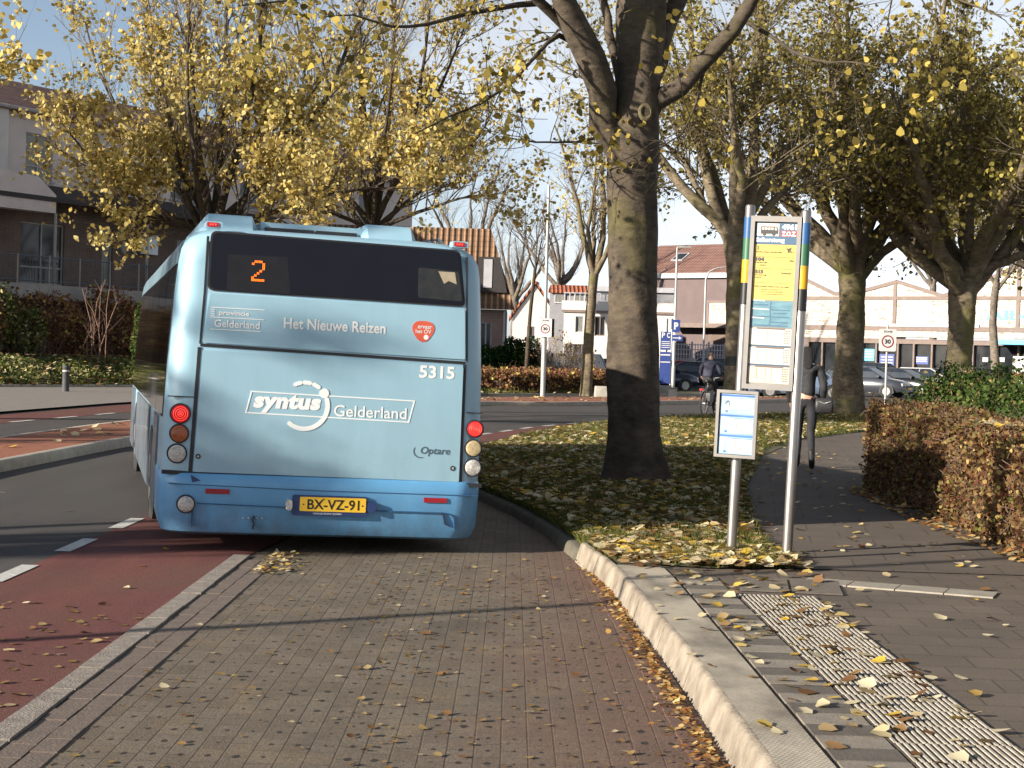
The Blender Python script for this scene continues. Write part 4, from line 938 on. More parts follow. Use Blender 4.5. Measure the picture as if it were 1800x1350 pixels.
def paint(o, rule):                              # material by height / region on a continuous body
    me = o.data
    for p in me.polygons: p.material_index = rule(p.center)

PL = gp(1413, 823, ZT+.005); PL[2] = ZT
ped = thing('person', 'walker seen from behind in a dark jacket and black trousers on the footpath', 'person', PL, R_(-8))
r = Rig(); H = 1.62
r.add('pel', (0, 0, .90), (.135, .10)); r.add('wa', (.01, .01, 1.04), (.115, .085), 'pel'); r.add('ch', (0, .02, 1.24), (.145, .095), 'wa'); r.add('sh', (0, .015, 1.345), (.10, .07), 'ch')
r.add('nk', (0, .02, 1.405), (.048, .048), 'sh'); r.add('hd0', (0, .03, 1.47), (.066, .072), 'nk'); r.add('hd1', (0, .035, 1.545), (.074, .086), 'hd0'); r.add('hd2', (0, .03, 1.60), (.05, .06), 'hd1')
r.add('ns', (0, .125, 1.515), .010, 'hd0')
for sd, fx, hx, ft in (('L', .0, -.085, 'fwd'), ('R', .0, .085, 'back')):
    r.add('hp'+sd, (hx, 0, .86), .088, 'pel')
    if ft == 'fwd': pts = [((hx, .07, .64), .072), ((hx, .13, .46), .056), ((hx, .13, .27), .052), ((hx-.005, .14, .10), .036), ((hx-.005, .15, .05), .036), ((hx-.01, .23, .035), .033), ((hx-.01, .29, .03), .026)]
    else: pts = [((hx, .01, .64), .072), ((hx-.01, .02, .47), .056), ((hx, -.10, .31), .052), ((hx+.005, -.22, .17), .036), ((hx+.005, -.255, .125), .036), ((hx+.01, -.20, .06), .033), ((hx+.01, -.165, .022), .026)]
    r.chain('lg'+sd, pts, 'hp'+sd)
for sd, s_ in (('L', -1), ('R', 1)):
    r.add('s'+sd, (s_*.165, .01, 1.335), .055, 'sh')
    pts = [((s_*.205, -.01, 1.18), .046), ((s_*.22, -.03, 1.06), .040), ((s_*.205, .05, .93), .034), ((s_*.19, .10, .84), (.026, .022))]
    r.chain('ar'+sd, pts, 's'+sd); hand(r, 'h'+sd, pts[-1][0], (-s_*.05, .35, -.95), (-s_, .1, 0), f'ar{sd}3', .95, .45, s_)
body_ = skin('body', r.J, r.E, [m_skin, m_pt], ped, 2)
paint(body_, lambda c: 1 if c.z < .93 and abs(c.x) < .175 else 0)
# jacket over the torso and sleeves
r = Rig(); r.add('b0', (0, .0, .93), (.148, .115)); r.add('wa', (.01, .01, 1.04), (.125, .098), 'b0'); r.add('ch', (0, .015, 1.23), (.158, .11), 'wa'); r.add('sh', (0, .01, 1.345), (.125, .09), 'ch'); r.add('cl', (0, .02, 1.405), (.072, .07), 'sh')
for sd, s_ in (('L', -1), ('R', 1)):
    r.add('s'+sd, (s_*.168, .01, 1.335), .072, 'sh'); r.chain('a'+sd, [((s_*.21, -.01, 1.18), .062), ((s_*.226, -.03, 1.06), .056), ((s_*.21, .05, .93), .049), ((s_*.196, .09, .86), .042)], 's'+sd)
skin('jacket', r.J, r.E, m_jk, ped, 2)
r = Rig(); r.add('a', (0, .02, 1.615), (.055, .065)); r.add('b', (0, .005, 1.56), (.084, .088), 'a'); r.add('c', (0, -.02, 1.48), (.080, .062), 'b'); r.add('d', (.008, -.06, 1.395), (.070, .042), 'c'); r.add('e', (.012, -.095, 1.31), (.042, .024), 'd')
skin('hair', r.J, r.E, m_hr, ped, 2)
for nm, pts in (('boot', [((-.09, .135, .23), .058), ((-.09, .14, .10), .045), ((-.09, .15, .055), .045), ((-.095, .23, .04), .042), ((-.095, .30, .032), .034)]), ('boot', [((.088, -.16, .26), .058), ((.09, -.22, .175), .046), ((.09, -.262, .125), .046), ((.095, -.20, .055), .042), ((.095, -.155, .02), .034)])):
    r = Rig(); r.chain('x', pts, None) if False else None
    r.add('x0', *pts[0]); 
    for i, p in enumerate(pts[1:], 1): r.add(f'x{i}', p[0], p[1], f'x{i-1}')
    skin(nm, r.J, r.E, m_bt, ped, 2)
b = MB(); b.loft([[(-.155, y, .925) if k == 0 else (x, y, z) for k, (x, y, z) in enumerate(ring)] for ring in []]) if False else None
rz = Matrix.Rotation(R_(-8), 4, 'Z')
def pw(x, y, z): v = rz @ Vector((x, y, z)); return (PL[0]+v.x, PL[1]+v.y, PL[2]+v.z)
m_bag = M('black leather bag', (.02, .02, .022), (.035, .034, .036), 10, .45, .004)
hb = thing('handbag', 'black shoulder bag hanging at the right hip of the walker', 'handbag', pw(.235, -.10, .74), R_(-8))
b = MB(); b.loft([[(-.045*k, -.15*1, z_) for k in (1,)] for z_ in ()]) if False else None
secs = [rrect(-.15*s, .15*s, -.055*t, .055*t, .04*t) for s, t in ((.55, .5), (.78, .9), (.84, 1.), (.78, .8), (.6, .3))]
b = MB(); b.loft([[(x, y, z) for x, y in rr_] for rr_, z in zip(secs, (0, .025, .11, .18, .205))]); b.build('bag_body', m_bag, hb, smooth=True, sharp=50)
b = MB(); b.tube([(.10, 0, .19), (.06, .03, .35), (-.03, -.03, .52), (-.09, -.04, .63), (-.10, .02, .675), (-.09, .12, .62), (-.05, .2, .45), (-.07, .1, .25), (-.1, .0, .19)], .009, 6, sq=.5); b.build('strap', m_bag, hb, smooth=True)
b = MB(); b.tube([(.08, -.058, .16), (.0, -.064, .13), (-.08, -.058, .16)], .006, 6); b.build('buckle', m_chrome, hb)

# cyclist and bicycle
CY = gp(1237, 731, .006); CY[2] = .006; CYaw = R_(-24)
bike = thing('bicycle', 'dark city bicycle with rear carrier ridden away along the red cycle lane', 'bicycle', CY, CYaw)
m_frame = M('bicycle frame', (.02, .02, .022), None, 9, .35); m_sil = M('bicycle silver', (.6, .6, .58), None, 9, .3, 0, .7)
for yc in (0, 1.08):
    b = MB(); b.torus((0, yc, .34), (1, 0, 0), .325, .02, 36, 6); wl = b.build('wheel', m_tyre, bike, smooth=True)
    b = MB(); b.torus((0, yc, .34), (1, 0, 0), .298, .012, 36, 4); b.cyl((-.04, yc, .34), (.04, yc, .34), .022)
    for k in range(20):
        t_ = 2*math.pi*k/20; b.tube([(.02*(-1)**k, yc, .34), (0, yc+.3*math.cos(t_), .34+.3*math.sin(t_))], .0016, 4, False)
    b.build('rim', m_sil, wl)
    b = MB(); aa = np.linspace(R_(15 if yc == 0 else -5), R_(190 if yc == 0 else 165), 14)
    b.tube([(0, yc-.365*math.cos(a_), .34+.365*math.sin(a_)) for a_ in aa], .024, 6, sq=.35); b.build('mudguard', m_frame if yc else m_sil, bike, smooth=True)
b = MB(); T = lambda *p: b.tube(p, .016, 8)
bbk, st, hdt, hdb = (0, .44, .29), (0, .30, .80), (0, .86, .88), (0, .90, .66)
T(bbk, st); T(bbk, hdb); T(st, (0, .87, .80)); T(hdt, hdb); b.tube([hdb, (0, .96, .5), (0, 1.08, .34)], .013, 6)
for s_ in (-.05, .05): b.tube([(s_, 0, .34), bbk], .009, 6); b.tube([(s_, 0, .34), (0, .31, .74)], .008, 6)
b.build('frame', m_frame, bike, smooth=True)
b = MB(); b.tube([(0, .30, .78), (0, .27, .93)], .012, 8); b.build('seat_post', m_sil, bike)
b = MB(); b.loft([[(x*w_, y, z+h_) for x, h_ in ((-1, 0), (-.6, .03), (0, .04), (.6, .03), (1, 0), (0, -.03))] for y, w_, z in ((.13, .03, .95), (.17, .10, .95), (.24, .10, .95), (.33, .04, .945), (.41, .02, .94))]); b.build('saddle', m_frame, bike, smooth=True)
b = MB(); b.tube([hdt, (0, .84, 1.02)], .013, 8); b.tube([(-.28, .62, 1.03), (-.26, .74, 1.05), (-.12, .84, 1.05), (0, .85, 1.03), (.12, .84, 1.05), (.26, .74, 1.05), (.28, .62, 1.03)], .012, 8); b.build('handlebar', m_sil, bike, smooth=True)
b = MB()
for s_ in (-.06, -.02, .02, .06): b.tube([(s_, -.26, .74), (s_, .22, .74)], .006, 6)
for s_ in (-.06, .06): b.tube([(s_, -.22, .74), (s_*.9, 0, .36)], .006, 6)
b.tube([(-.06, -.26, .74), (.06, -.26, .74)], .006, 6); b.build('rear_carrier', m_sil, bike)
b = MB(); b.box(-.045, .045, -.30, -.265, .70, .75); b.build('tail_lamp', m_redl, bike)
b = MB(); b.tube([(-.09, .44, .29), (.09, .44, .29)], .016, 8); b.tube([(.09, .44, .29), (.10, .52, .14)], .01, 6); b.tube([(-.09, .44, .29), (-.10, .36, .44)], .01, 6); b.box(.10, .19, .48, .57, .125, .15); b.box(-.19, -.10, .32, .41, .425, .45); b.build('pedals', m_frame, bike)
b = MB()
b.prism(rrect(-.16, .16, -.14, .14, .04), lambda y, z, d: (.09+d, .0+y, .52+z), 0, .12); b.build('pannier', m_bag, bike, smooth=True, sharp=50)
cyc = thing('person', 'cyclist in a dark navy jacket and black trousers riding away on the bicycle', 'person', CY, CYaw)
m_nv = M('navy jacket', (.022, .024, .045), (.035, .037, .062), 6, .8, .008); m_gh = M('grey cropped hair', (.16, .13, .11), (.22, .18, .15), 40, .8)
r = Rig(); r.add('pel', (0, .24, 1.02), (.145, .11)); r.add('wa', (0, .30, 1.16), (.13, .10), 'pel'); r.add('ch', (0, .38, 1.34), (.155, .11), 'wa'); r.add('sh', (0, .43, 1.46), (.11, .075), 'ch')
r.add('nk', (0, .465, 1.54), .052, 'sh'); r.add('h0', (0, .50, 1.61), (.068, .075), 'nk'); r.add('h1', (0, .51, 1.69), (.076, .090), 'h0'); r.add('h2', (0, .50, 1.745), (.055, .065), 'h1'); r.add('ns', (0, .605, 1.66), .010, 'h0')
for sd, s_, kz, ky, az, ay in (('L', -1, .84, .66, .50, .40), ('R', 1, .66, .62, .21, .50)):
    r.add('hp'+sd, (s_*.09, .26, .98), .092, 'pel'); r.chain('lg'+sd, [((s_*.10, (.26+ky)/2, (.98+kz)/2+.02), .078), ((s_*.11, ky, kz), .06), ((s_*.11, (ky+ay)/2-.02, (kz+az)/2), .054), ((s_*.115, ay, az), .038), ((s_*.12, ay+.02, az-.03), .036), ((s_*.13, ay+.12, az-.045), .032)], 'hp'+sd)
    r.add('s'+sd, (s_*.175, .42, 1.45), .058, 'sh'); w0 = (s_*.265, .60, 1.09)
    r.chain('ar'+sd, [((s_*.24, .46, 1.32), .048), ((s_*.285, .47, 1.21), .042), ((s_*.275, .54, 1.14), .034), (w0, .026)], 's'+sd); hand(r, 'h'+sd, w0, (0, .8, -.45), (0, -.6, -.8), f'ar{sd}3', .95, .9, s_)
body_ = skin('body', r.J, r.E, [m_skin, m_pt, m_bt], cyc, 2)
paint(body_, lambda c: (2 if (c.z < .50 and c.y > .41 and c.x < 0 or c.z < .21 and c.x > 0) else 1) if c.z < 1.06 and abs(c.x) < .21 else 0)
r = Rig(); r.add('b0', (0, .235, 1.02), (.175, .14)); r.add('wa', (0, .29, 1.15), (.165, .13), 'b0'); r.add('ch', (0, .37, 1.335), (.185, .135), 'wa'); r.add('sh', (0, .42, 1.46), (.14, .095), 'ch'); r.add('cl', (0, .46, 1.535), (.075, .072), 'sh')
for sd, s_ in (('L', -1), ('R', 1)):
    r.add('s'+sd, (s_*.18, .42, 1.45), .076, 'sh'); r.chain('a'+sd, [((s_*.245, .455, 1.32), .065), ((s_*.29, .465, 1.21), .058), ((s_*.28, .535, 1.14), .05), ((s_*.268, .585, 1.10), .042)], 's'+sd)
skin('jacket', r.J, r.E, m_nv, cyc, 2)
r = Rig(); r.add('a', (0, .49, 1.75), (.07, .078)); r.add('b', (0, .485, 1.70), (.084, .086), 'a'); r.add('c', (0, .465, 1.645), (.072, .06), 'b'); skin('hair', r.J, r.E, m_gh, cyc, 2)

# ================================================================== VEHICLES
m_cgl = M('car glass', (.015, .02, .028), (.03, .035, .045), 1.5, .05, 0, 0, .8); m_blkpl = M('black plastic', (.015, .015, .016), None, 9, .6)
m_hl = M('head lamp', (.7, .7, .68), (.4, .4, .4), 30, .12, 0, .4)
CARP = {  # (y, belt height, half width), roof line (y0 base, y0 top, y1 top, y1 base, roof z)
 'hatch': (4.1, [(-2.05, .62, .68), (-1.98, .88, .78), (-1.6, .95, .84), (-.6, .95, .86), (.5, .93, .86), (.95, .92, .85), (1.45, .84, .82), (1.85, .74, .76), (2.05, .56, .62)], (-1.93, -1.45, .15, 1.0, 1.46)),
 'sedan': (4.5, [(-2.25, .60, .68), (-2.2, .90, .78), (-1.7, .97, .84), (-.6, .95, .87), (.5, .93, .87), (.95, .91, .86), (1.6, .80, .83), (2.05, .70, .76), (2.25, .52, .62)], (-1.75, -1.0, .1, 1.02, 1.42)),
 'mpv': (4.4, [(-2.2, .62, .72), (-2.15, .95, .82), (-1.7, 1.0, .87), (-.6, 1.0, .88), (.7, .98, .88), (1.2, .95, .86), (1.65, .86, .83), (2.05, .74, .76), (2.2, .56, .62)], (-2.1, -1.85, .35, 1.3, 1.66))}
def car(name, label, px, Y, rz, paint_, kind, lift=0., group='parked cars', lit=False):
    L = at(px, 640, Y); t = thing(name, label, 'car', (L[0], L[1], lift), rz, group)
    _, st, (b0, r0, r1, b1, rzp) = CARP[kind]
    b = MB(); secs = []
    for y, zb, w_ in st:
        zt = zb; lo = .24 if abs(y) < 1.8 else .30
        h = [(w_*.90, lo), (w_, lo+.14), (w_*1.01, .55 if zb > .7 else .45), (w_*.97, zt-.06), (w_*.90, zt), (w_*.45, zt+.025), (0, zt+.03)]
        secs.append([(x, y, z) for x, z in h]+[(-x, y, z) for x, z in h[-2::-1]])
    b.loft(secs); body = b.build('body', paint_, t, smooth=True, sharp=42)
    bz = .93 if kind != 'mpv' else .98; wb = .80; wt = .60
    def gh(o=0.): return [[(s*(wb+o) if k else s*(wb+o), y, bz) for k, (s, y) in enumerate(((-1, b0-o), (1, b0-o), (1, b1+o), (-1, b1+o)))], [(s*(wb*.45+wt*.55+.045+o), y, bz+(rzp-bz)*.55) for s, y in ((-1, b0*.45+r0*.55-o), (1, b0*.45+r0*.55-o), (1, b1*.45+r1*.55+o), (-1, b1*.45+r1*.55+o))], [(s*(wt+o), y, rzp-.03) for s, y in ((-1, r0-o), (1, r0-o), (1, r1+o), (-1, r1+o))]]
    b = MB(); b.loft(gh()); b.build('windows', m_cgl, t, smooth=True, sharp=20)
    b = MB(); b.loft([[(s*(wt+.02)*f, y+dy, z) for s, y, dy in ((-1, r0, -.03), (1, r0, -.03), (1, r1, .04), (-1, r1, .04))] for f, z in ((1., rzp-.05), (1., rzp-.015), (.9, rzp))]); b.build('roof', paint_, body, smooth=True, sharp=40)
    b = MB(); G = gh(.006)
    for k in range(4): b.tube([G[0][k], G[1][k], G[2][k]], .032, 6)
    for s in (-1, 1):
        for yy in ((b0+b1)/2-.1, (b0+b1)/2+.75 if kind == 'mpv' else (b0+b1)/2-.95): b.tube([(s*(wb+.008), yy, bz), (s*(wb*.45+wt*.55+.055), yy*.8, bz+(rzp-bz)*.55), (s*(wt+.008), yy*.7, rzp-.03)], .022, 6)
    b.build('pillars', paint_ if kind != 'sedan' else m_blkpl, body)
    wy = st[-1][0]-.82; wr = -wy+.08 if kind != 'sedan' else -wy-.02
    for s in (-1, 1):
        for yy in (wy, wr):
            b = MB(); b.prism([(yy+.36*math.cos(a), .30+.36*math.sin(a)) for a in np.linspace(-.25, math.pi+.25, 14)], lambda y, z, d: (s*(.872+d), y, z), -.1, .003); b.build('wheel_arch', m_blkpl, body)
            b = MB(); b.tube([(s*.70, yy, .31), (s*.72, yy, .31), (s*.87, yy, .31), (s*.885, yy, .31)], [.27, .31, .31, .27], 22); w_ = b.build('wheel', m_tyre, t, smooth=True)
            b = MB(); b.tube([(s*.86, yy, .31), (s*.892, yy, .31)], [.20, .19], 18)
            b.build('rim', m_hl if kind != 'mpv' else m_chrome, w_, smooth=True, sharp=40)
    zf, zr = .66, .78
    for s in (-1, 1):
        b = MB(); b.obox((s*.56, st[-1][0]-.10, zf-.02), (math.cos(-s*.35), math.sin(-s*.35), 0), (-math.sin(-s*.35), math.cos(-s*.35), 0), (0, 0, 1), .30, .16, .13); b.build('headlight', m_hl, t)
        b = MB(); b.obox((s*.66, st[0][0]+.05, zr), (1, 0, 0), (0, 1, 0), (0, 0, 1), .20, .12, .18 if kind != 'mpv' else .34); b.build('taillight', m_redl if lit else m_red, t)
        b = MB(); b.loft([[(s*(.84+x), y, z) for x, z in rrect(0, .16, .93, 1.05, .04, 3)] for y in (.78, .88)]); b.build('mirror', paint_, t)
    b = MB(); b.box(-.26, .26, st[-1][0]-.03, st[-1][0]+.035, .40, .50); b.build('number_plate', m_plate, t); b = MB(); b.box(-.26, .26, st[0][0]-.03, st[0][0]+.02, .45, .55); b.build('number_plate', m_plate, t)
    b = MB(); b.box(-.42, .42, st[-1][0]-.02, st[-1][0]+.02, .52, .60); b.build('grille', m_blkpl, t)
    return t
cp = lambda n, c: M(n, c, tuple(v*.93 for v in c), 2, .22, 0, .25, .5, .5)
silver = cp('silver car paint', (.52, .54, .58)); black = cp('black car paint', (.012, .013, .018)); navy = cp('navy car paint', (.015, .022, .06)); whitep = cp('white car paint', (.62, .62, .62)); bluesil = cp('blue silver car paint', (.20, .27, .40)); greyp = cp('dark grey car paint', (.05, .055, .07))
car('parked_car', 'silver estate car with dark windows, half hidden by the bare brown bush', 978, 76, R_(62), silver, 'mpv')
car('parked_car', 'navy car seen from behind with a lit red tail lamp, between two trunks', 1058, 82, R_(12), navy, 'hatch', lit=True)
car('parked_car', 'dark blue car nose showing just right of the big near trunk', 1150, 80, R_(-70), navy, 'hatch')
car('parked_car', 'black hatchback side-on behind the cyclist', 1212, 86, R_(80), black, 'hatch')
car('parked_car', 'tall dark blue people carrier behind the black hatchback', 1243, 95, R_(85), navy, 'mpv')
car('parked_car', 'red car almost hidden behind the black hatchback', 1178, 98, R_(80), cp('red car paint', (.5, .02, .03)), 'hatch')
car('parked_car', 'blue-silver car passing behind the walker and the timetable panel', 1400, 73, R_(-86), bluesil, 'mpv')
car('parked_car', 'dark grey car nearest the road, right of the pale trunk', 1527, 82, R_(-122), greyp, 'hatch')
car('parked_car', 'black saloon with shining headlights beside the white car', 1590, 87, R_(-128), black, 'sedan')
car('parked_car', 'white hatchback parked right of the black saloon', 1634, 94, R_(-112), whitep, 'hatch')
car('parked_car', 'black car in the second row behind the speed sign', 1552, 97, R_(-100), black, 'mpv')
car('parked_car', 'grey car at the back of the second row near the shop windows', 1680, 99, R_(-95), greyp, 'hatch')

# ================================================================== STREET FURNITURE
m_galv = M('galvanised steel', (.38, .38, .37), (.32, .32, .31), 5, .5, 0, .3); m_wpl = M('white sign face', (.60, .60, .60), (.56, .56, .56), 9, .5); m_gb = M('dark grey post', (.035, .035, .04), (.05, .05, .055), 7, .7); m_rring = M('red ring', (.26, .04, .05), None, 9, .5)
def board(root, c, w_, h, face, back, name='sign_board', right=(1, 0, 0), out=None):
    r_ = np.array(right, float); o_ = np.array([r_[1], -r_[0], 0]); c = np.array(c, float)
    f = lambda a, b_, d: tuple(c+r_*a+np.array([0, 0, 1])*b_+o_*d)
    b = MB(); b.prism(rrect(-w_/2, w_/2, -h/2, h/2, min(w_, h)*.1), f, 0, .02); s = b.build(name, face, root); return f, s
def zone_sign(root, c, w_, h, th=0):
    rt = (math.cos(th), math.sin(th), 0)
    f, s = board(root, c, w_, h, m_wpl, m_galv, right=rt)
    R0 = w_*.36; b = MB(); b.ring(circ(0, -h*.06, R0, 28), circ(0, -h*.06, R0*.80, 28), f, .018, .026); b.build('red_ring', m_rring, s)
    text('30', m_blk, s, f, -R0*.50, R0*.50, -h*.06-R0*.36, -h*.06+R0*.36, .024, .04)
    text('ZONE', m_blk, s, f, -w_*.26, w_*.26, h*.34, h*.43, .024, .02)
    b = MB(); p = [tuple(np.array(c)+np.array([0, .03, z])) for z in (-h*.3, h*.3)]; b.box(c[0]-w_*.4, c[0]+w_*.4, c[1]+.025, c[1]+.05, c[2]-.03, c[2]+.03); b.build('bracket', m_galv, s)
def mast(px, pyb, Y, pts, name, label, cat, mat=m_galv, z0=.1, group=None):
    B = at(px, pyb, Y); root = thing(name, label, cat, (B[0], B[1], 0), group=group)
    b = MB(); loc = [(x, y, z) for x, y, z, r in pts]; b.tube(loc, [p[3] for p in pts], 12); b.build('pole', mat, root, smooth=True); return root
hp = lambda px, py, Y: float(at(px, py, Y)[2])
# mast with a 30 zone sign
l = mast(954, 690, 61, [(0, 0, 0, .09), (0, 0, 2.6, .09), (0, 0, 2.65, .065), (0, 0, 5.2, .06), (0, 0, 7.6, .045)], 'sign_mast', 'tall pale mast with a square 30 zone sign, left of the near trunk', 'sign')
zone_sign(l, (.02, -.12, hp(954, 576, 61)), .46, .66)
b = MB(); b.box(.24, .34, -.06, .10, hp(954, 592, 61), hp(954, 560, 61)); b.build('signal_box', m_blkpl, l)
# right hand 30 sign
l = mast(1556, 705, 66, [(0, 0, 0, .045), (0, 0, 2.1, .045), (0, 0, 3.1, .042)], 'speed_sign', 'white 30 zone sign on a thin post in front of the parked cars', 'sign')
zone_sign(l, (0, -.06, hp(1560, 598, 66)), .68, .86, .1)
def lamp_post(px, Y, h, arm, name, label, z0=.0, grp=None):
    B = at(px, 640, Y); root = thing(name, label, 'street lamp', (B[0], B[1], 0), group=grp)
    b = MB(); b.tube([(0, 0, 0), (0, 0, 1.2), (0, 0, 1.25), (0, 0, h-.6), (arm*.12, 0, h-.22), (arm*.4, 0, h-.03), (arm, 0, h+.1)], [.085, .085, .06, .05, .045, .04, .03], 10); b.build('pole', m_galv, root, smooth=True)
    b = MB(); b.loft([[(arm+x, y*w_, h+.1+z) for x, z in ((0, .05), (.6*np.sign(arm or 1), .06), (.62*np.sign(arm or 1), 0), (0, -.02))] for y, w_ in ((-.12, 1), (0, 1), (.12, 1))]); b.build('lamp_head', m_galv, root, smooth=True, sharp=40); return root
lamp_post(1184, 76, 6.4, .0, 'street_lamp', 'straight white lamp post carrying the blue parking sign', 0)
lamp_post(1236, 88, 6.3, 1.3, 'street_lamp', 'white lamp post with a curved arm in front of the brown building', 0)
m_pbl = M('parking blue', (.025, .05, .20), (.035, .065, .24), 6, .5)
B = at(1186, 640, 75.4); ps = thing('parking_sign', 'blue parking sign with an arrow panel fixed to the straight lamp post', 'sign', (B[0], B[1]-.05, 0))
f, s = board(ps, (0, 0, hp(1186, 573, 75.4)), .36, .56, m_pbl, m_galv); text('P', m_wpl, s, f, -.09, .10, -.16, .16, .024, .05)
f, s = board(ps, (.06, 0, hp(1186, 594, 75.4)), .50, .26, m_pbl, m_galv); b = MB(); b.prism([(-.2, -.02), (.08, -.02), (.08, -.07), (.2, .0), (.08, .07), (.08, .02), (-.2, .02)], f, .018, .025); b.build('arrow', m_wpl, s)
b = MB(); b.cyl((0, .03, hp(1186, 602, 75.4)), (0, .03, hp(1186, 560, 75.4)), .02, seg=8); b.build('bracket', m_galv, ps)
# blue information column
B = at(1169, 640, 70); ic = thing('information_column', 'tall blue information board with white symbols beside the near trunk', 'sign', (B[0], B[1], 0))
z1, z2, z3 = hp(1169, 583, 70), hp(1169, 615, 70), hp(1169, 675, 70)
f, s = board(ic, (0, 0, (z1+z2)/2), .42, z1-z2, m_pbl, m_galv)
text('P', m_wpl, s, f, -.17, -.04, .12, .34, .024, .03); text('C', m_wpl, s, f, .04, .17, .12, .34, .024, .03)
b = MB()
for k in range(4): b.prism([(-.17, -.02-k*.08), (.17, -.02-k*.08), (.17, -.05-k*.08), (-.17, -.05-k*.08)], f, .018, .024)
b.build('white_lines', m_wpl, s)
f, s = board(ic, (0, -.02, (z2+z3)/2-.03), .44, z2-z3-.10, m_pbl, m_galv); b = MB()
b.prism([(-.2, .25), (.2, .25), (.2, .21), (-.2, .21)], f, .018, .024); b.prism([(-.2, .55), (.2, .55), (.2, .5), (-.2, .5)], f, .018, .024); b.build('white_lines', m_wpl, s)
for x in (-.23, .23):
    b = MB(); b.tube([(x, .01, 0), (x, .01, z1+.1)], .035, 8); b.build('post', m_wpl, ic)
B = at(1175, 640, 84); tp_ = thing('flag_posts', 'pair of thin white posts rising behind the blue information board', 'post', (B[0], B[1], 0))
for x in (-.11, .12):
    b = MB(); b.tube([(x, 0, 0), (x, 0, hp(1175, 560, 84))], .04, 8); b.build('post', m_wpl, tp_)
# bollard
B = gp(115, 688, .05); bo = thing('bollard', 'short black bollard with a pale band on the far pavement', 'bollard', (B[0], B[1], .05))
b = MB(); b.tube([(0, 0, 0), (0, 0, .04), (0, 0, .66), (0, 0, .70), (0, 0, .77)], [.12, .105, .095, .11, .085], 14); b.build('post', m_gb, bo, smooth=True, sharp=30)
b = MB(); b.tube([(0, 0, .58), (0, 0, .63)], .101, 14); b.build('reflective_band', M('band', (.5, .45, .42), None), bo)
# concrete blocks
m_blk2 = M('weathered concrete', (.38, .35, .30), (.26, .24, .21), 5, .9, .01)
for px, Y, lab, w_ in ((1059, 64, 'squat concrete block at the foot of the leafless tree', .55), (1166, 70, 'concrete block standing beneath the blue information board', .62)):
    B = at(px, 640, Y); o = thing('concrete_block', lab, 'concrete block', (B[0], B[1], .0)); b = MB()
    b.loft([[(x, y, z) for x, y in rrect(-w_/2*s, w_/2*s, -w_/2*s, w_/2*s, .06)] for z, s in ((0, 1), (.38, .96), (.44, .9))]); b.build('block', m_blk2, o, smooth=True, sharp=40)
B = at(1184, 640, 68); o = thing('utility_box', 'small dark box beside the concrete block', 'box', (B[0], B[1], 0)); b = MB(); b.box(-.15, .15, -.12, .12, 0, .36); b.build('cabinet', m_gb, o); b = MB(); b.box(-.17, .17, -.14, .14, .355, .40); b.build('lid', m_blkpl, o)
# off-frame street lamp on the far side whose shadow crosses the bricks
r_ = thing('street_lamp', 'slim lamp post beyond the left edge of the photo whose shadow crosses the bricks', 'street lamp', (-9.2, 4.55, 0))
b = MB(); b.tube([(0, 0, 0), (0, 0, 1.), (0, 0, 7.5), (.5, 0, 8.)], [.07, .055, .045, .03], 10); b.build('pole', m_galv, r_, smooth=True)
b = MB(); b.loft([[(.5, -.1, 8.0), (1.1, -.1, 8.05), (1.1, -.1, 7.97), (.5, -.1, 7.96)], [(.5, .1, 8.0), (1.1, .1, 8.05), (1.1, .1, 7.97), (.5, .1, 7.96)]]); b.build('lamp_head', m_galv, r_)

# ================================================================== TREES
m_bk = mat_bark('near bark', (.098, .080, .060), (.050, .041, .034), (.105, .095, .035), .59, 3.0)
m_bk2 = mat_bark('mid bark', (.20, .165, .115), (.085, .07, .05), (.13, .12, .04), .56, 2.5)
m_bkd = mat_bark('dark bark', (.085, .068, .05), (.035, .03, .025), (.08, .075, .03), .60, 2.5)
m_bkg = mat_bark('grey bark', (.19, .165, .14), (.09, .078, .066), (.14, .12, .06), .66, 2.5)
YEL = [(0, (.20, .13, .05)), (.2, (.42, .31, .08)), (.5, (.62, .49, .16)), (.8, (.74, .63, .30)), (1, (.32, .29, .09))]
m_yl = leafmat('yellow foliage', YEL, .5)
m_ym = leafmat('mixed near foliage', [(0, (.12, .09, .03)), (.4, (.24, .19, .05)), (.7, (.50, .38, .09)), (1, (.66, .52, .15))], .5)
m_ol = leafmat('olive foliage', [(0, (.12, .10, .035)), (.4, (.23, .195, .06)), (.7, (.38, .32, .09)), (.85, (.60, .50, .13)), (1, (.70, .60, .22))], .62)

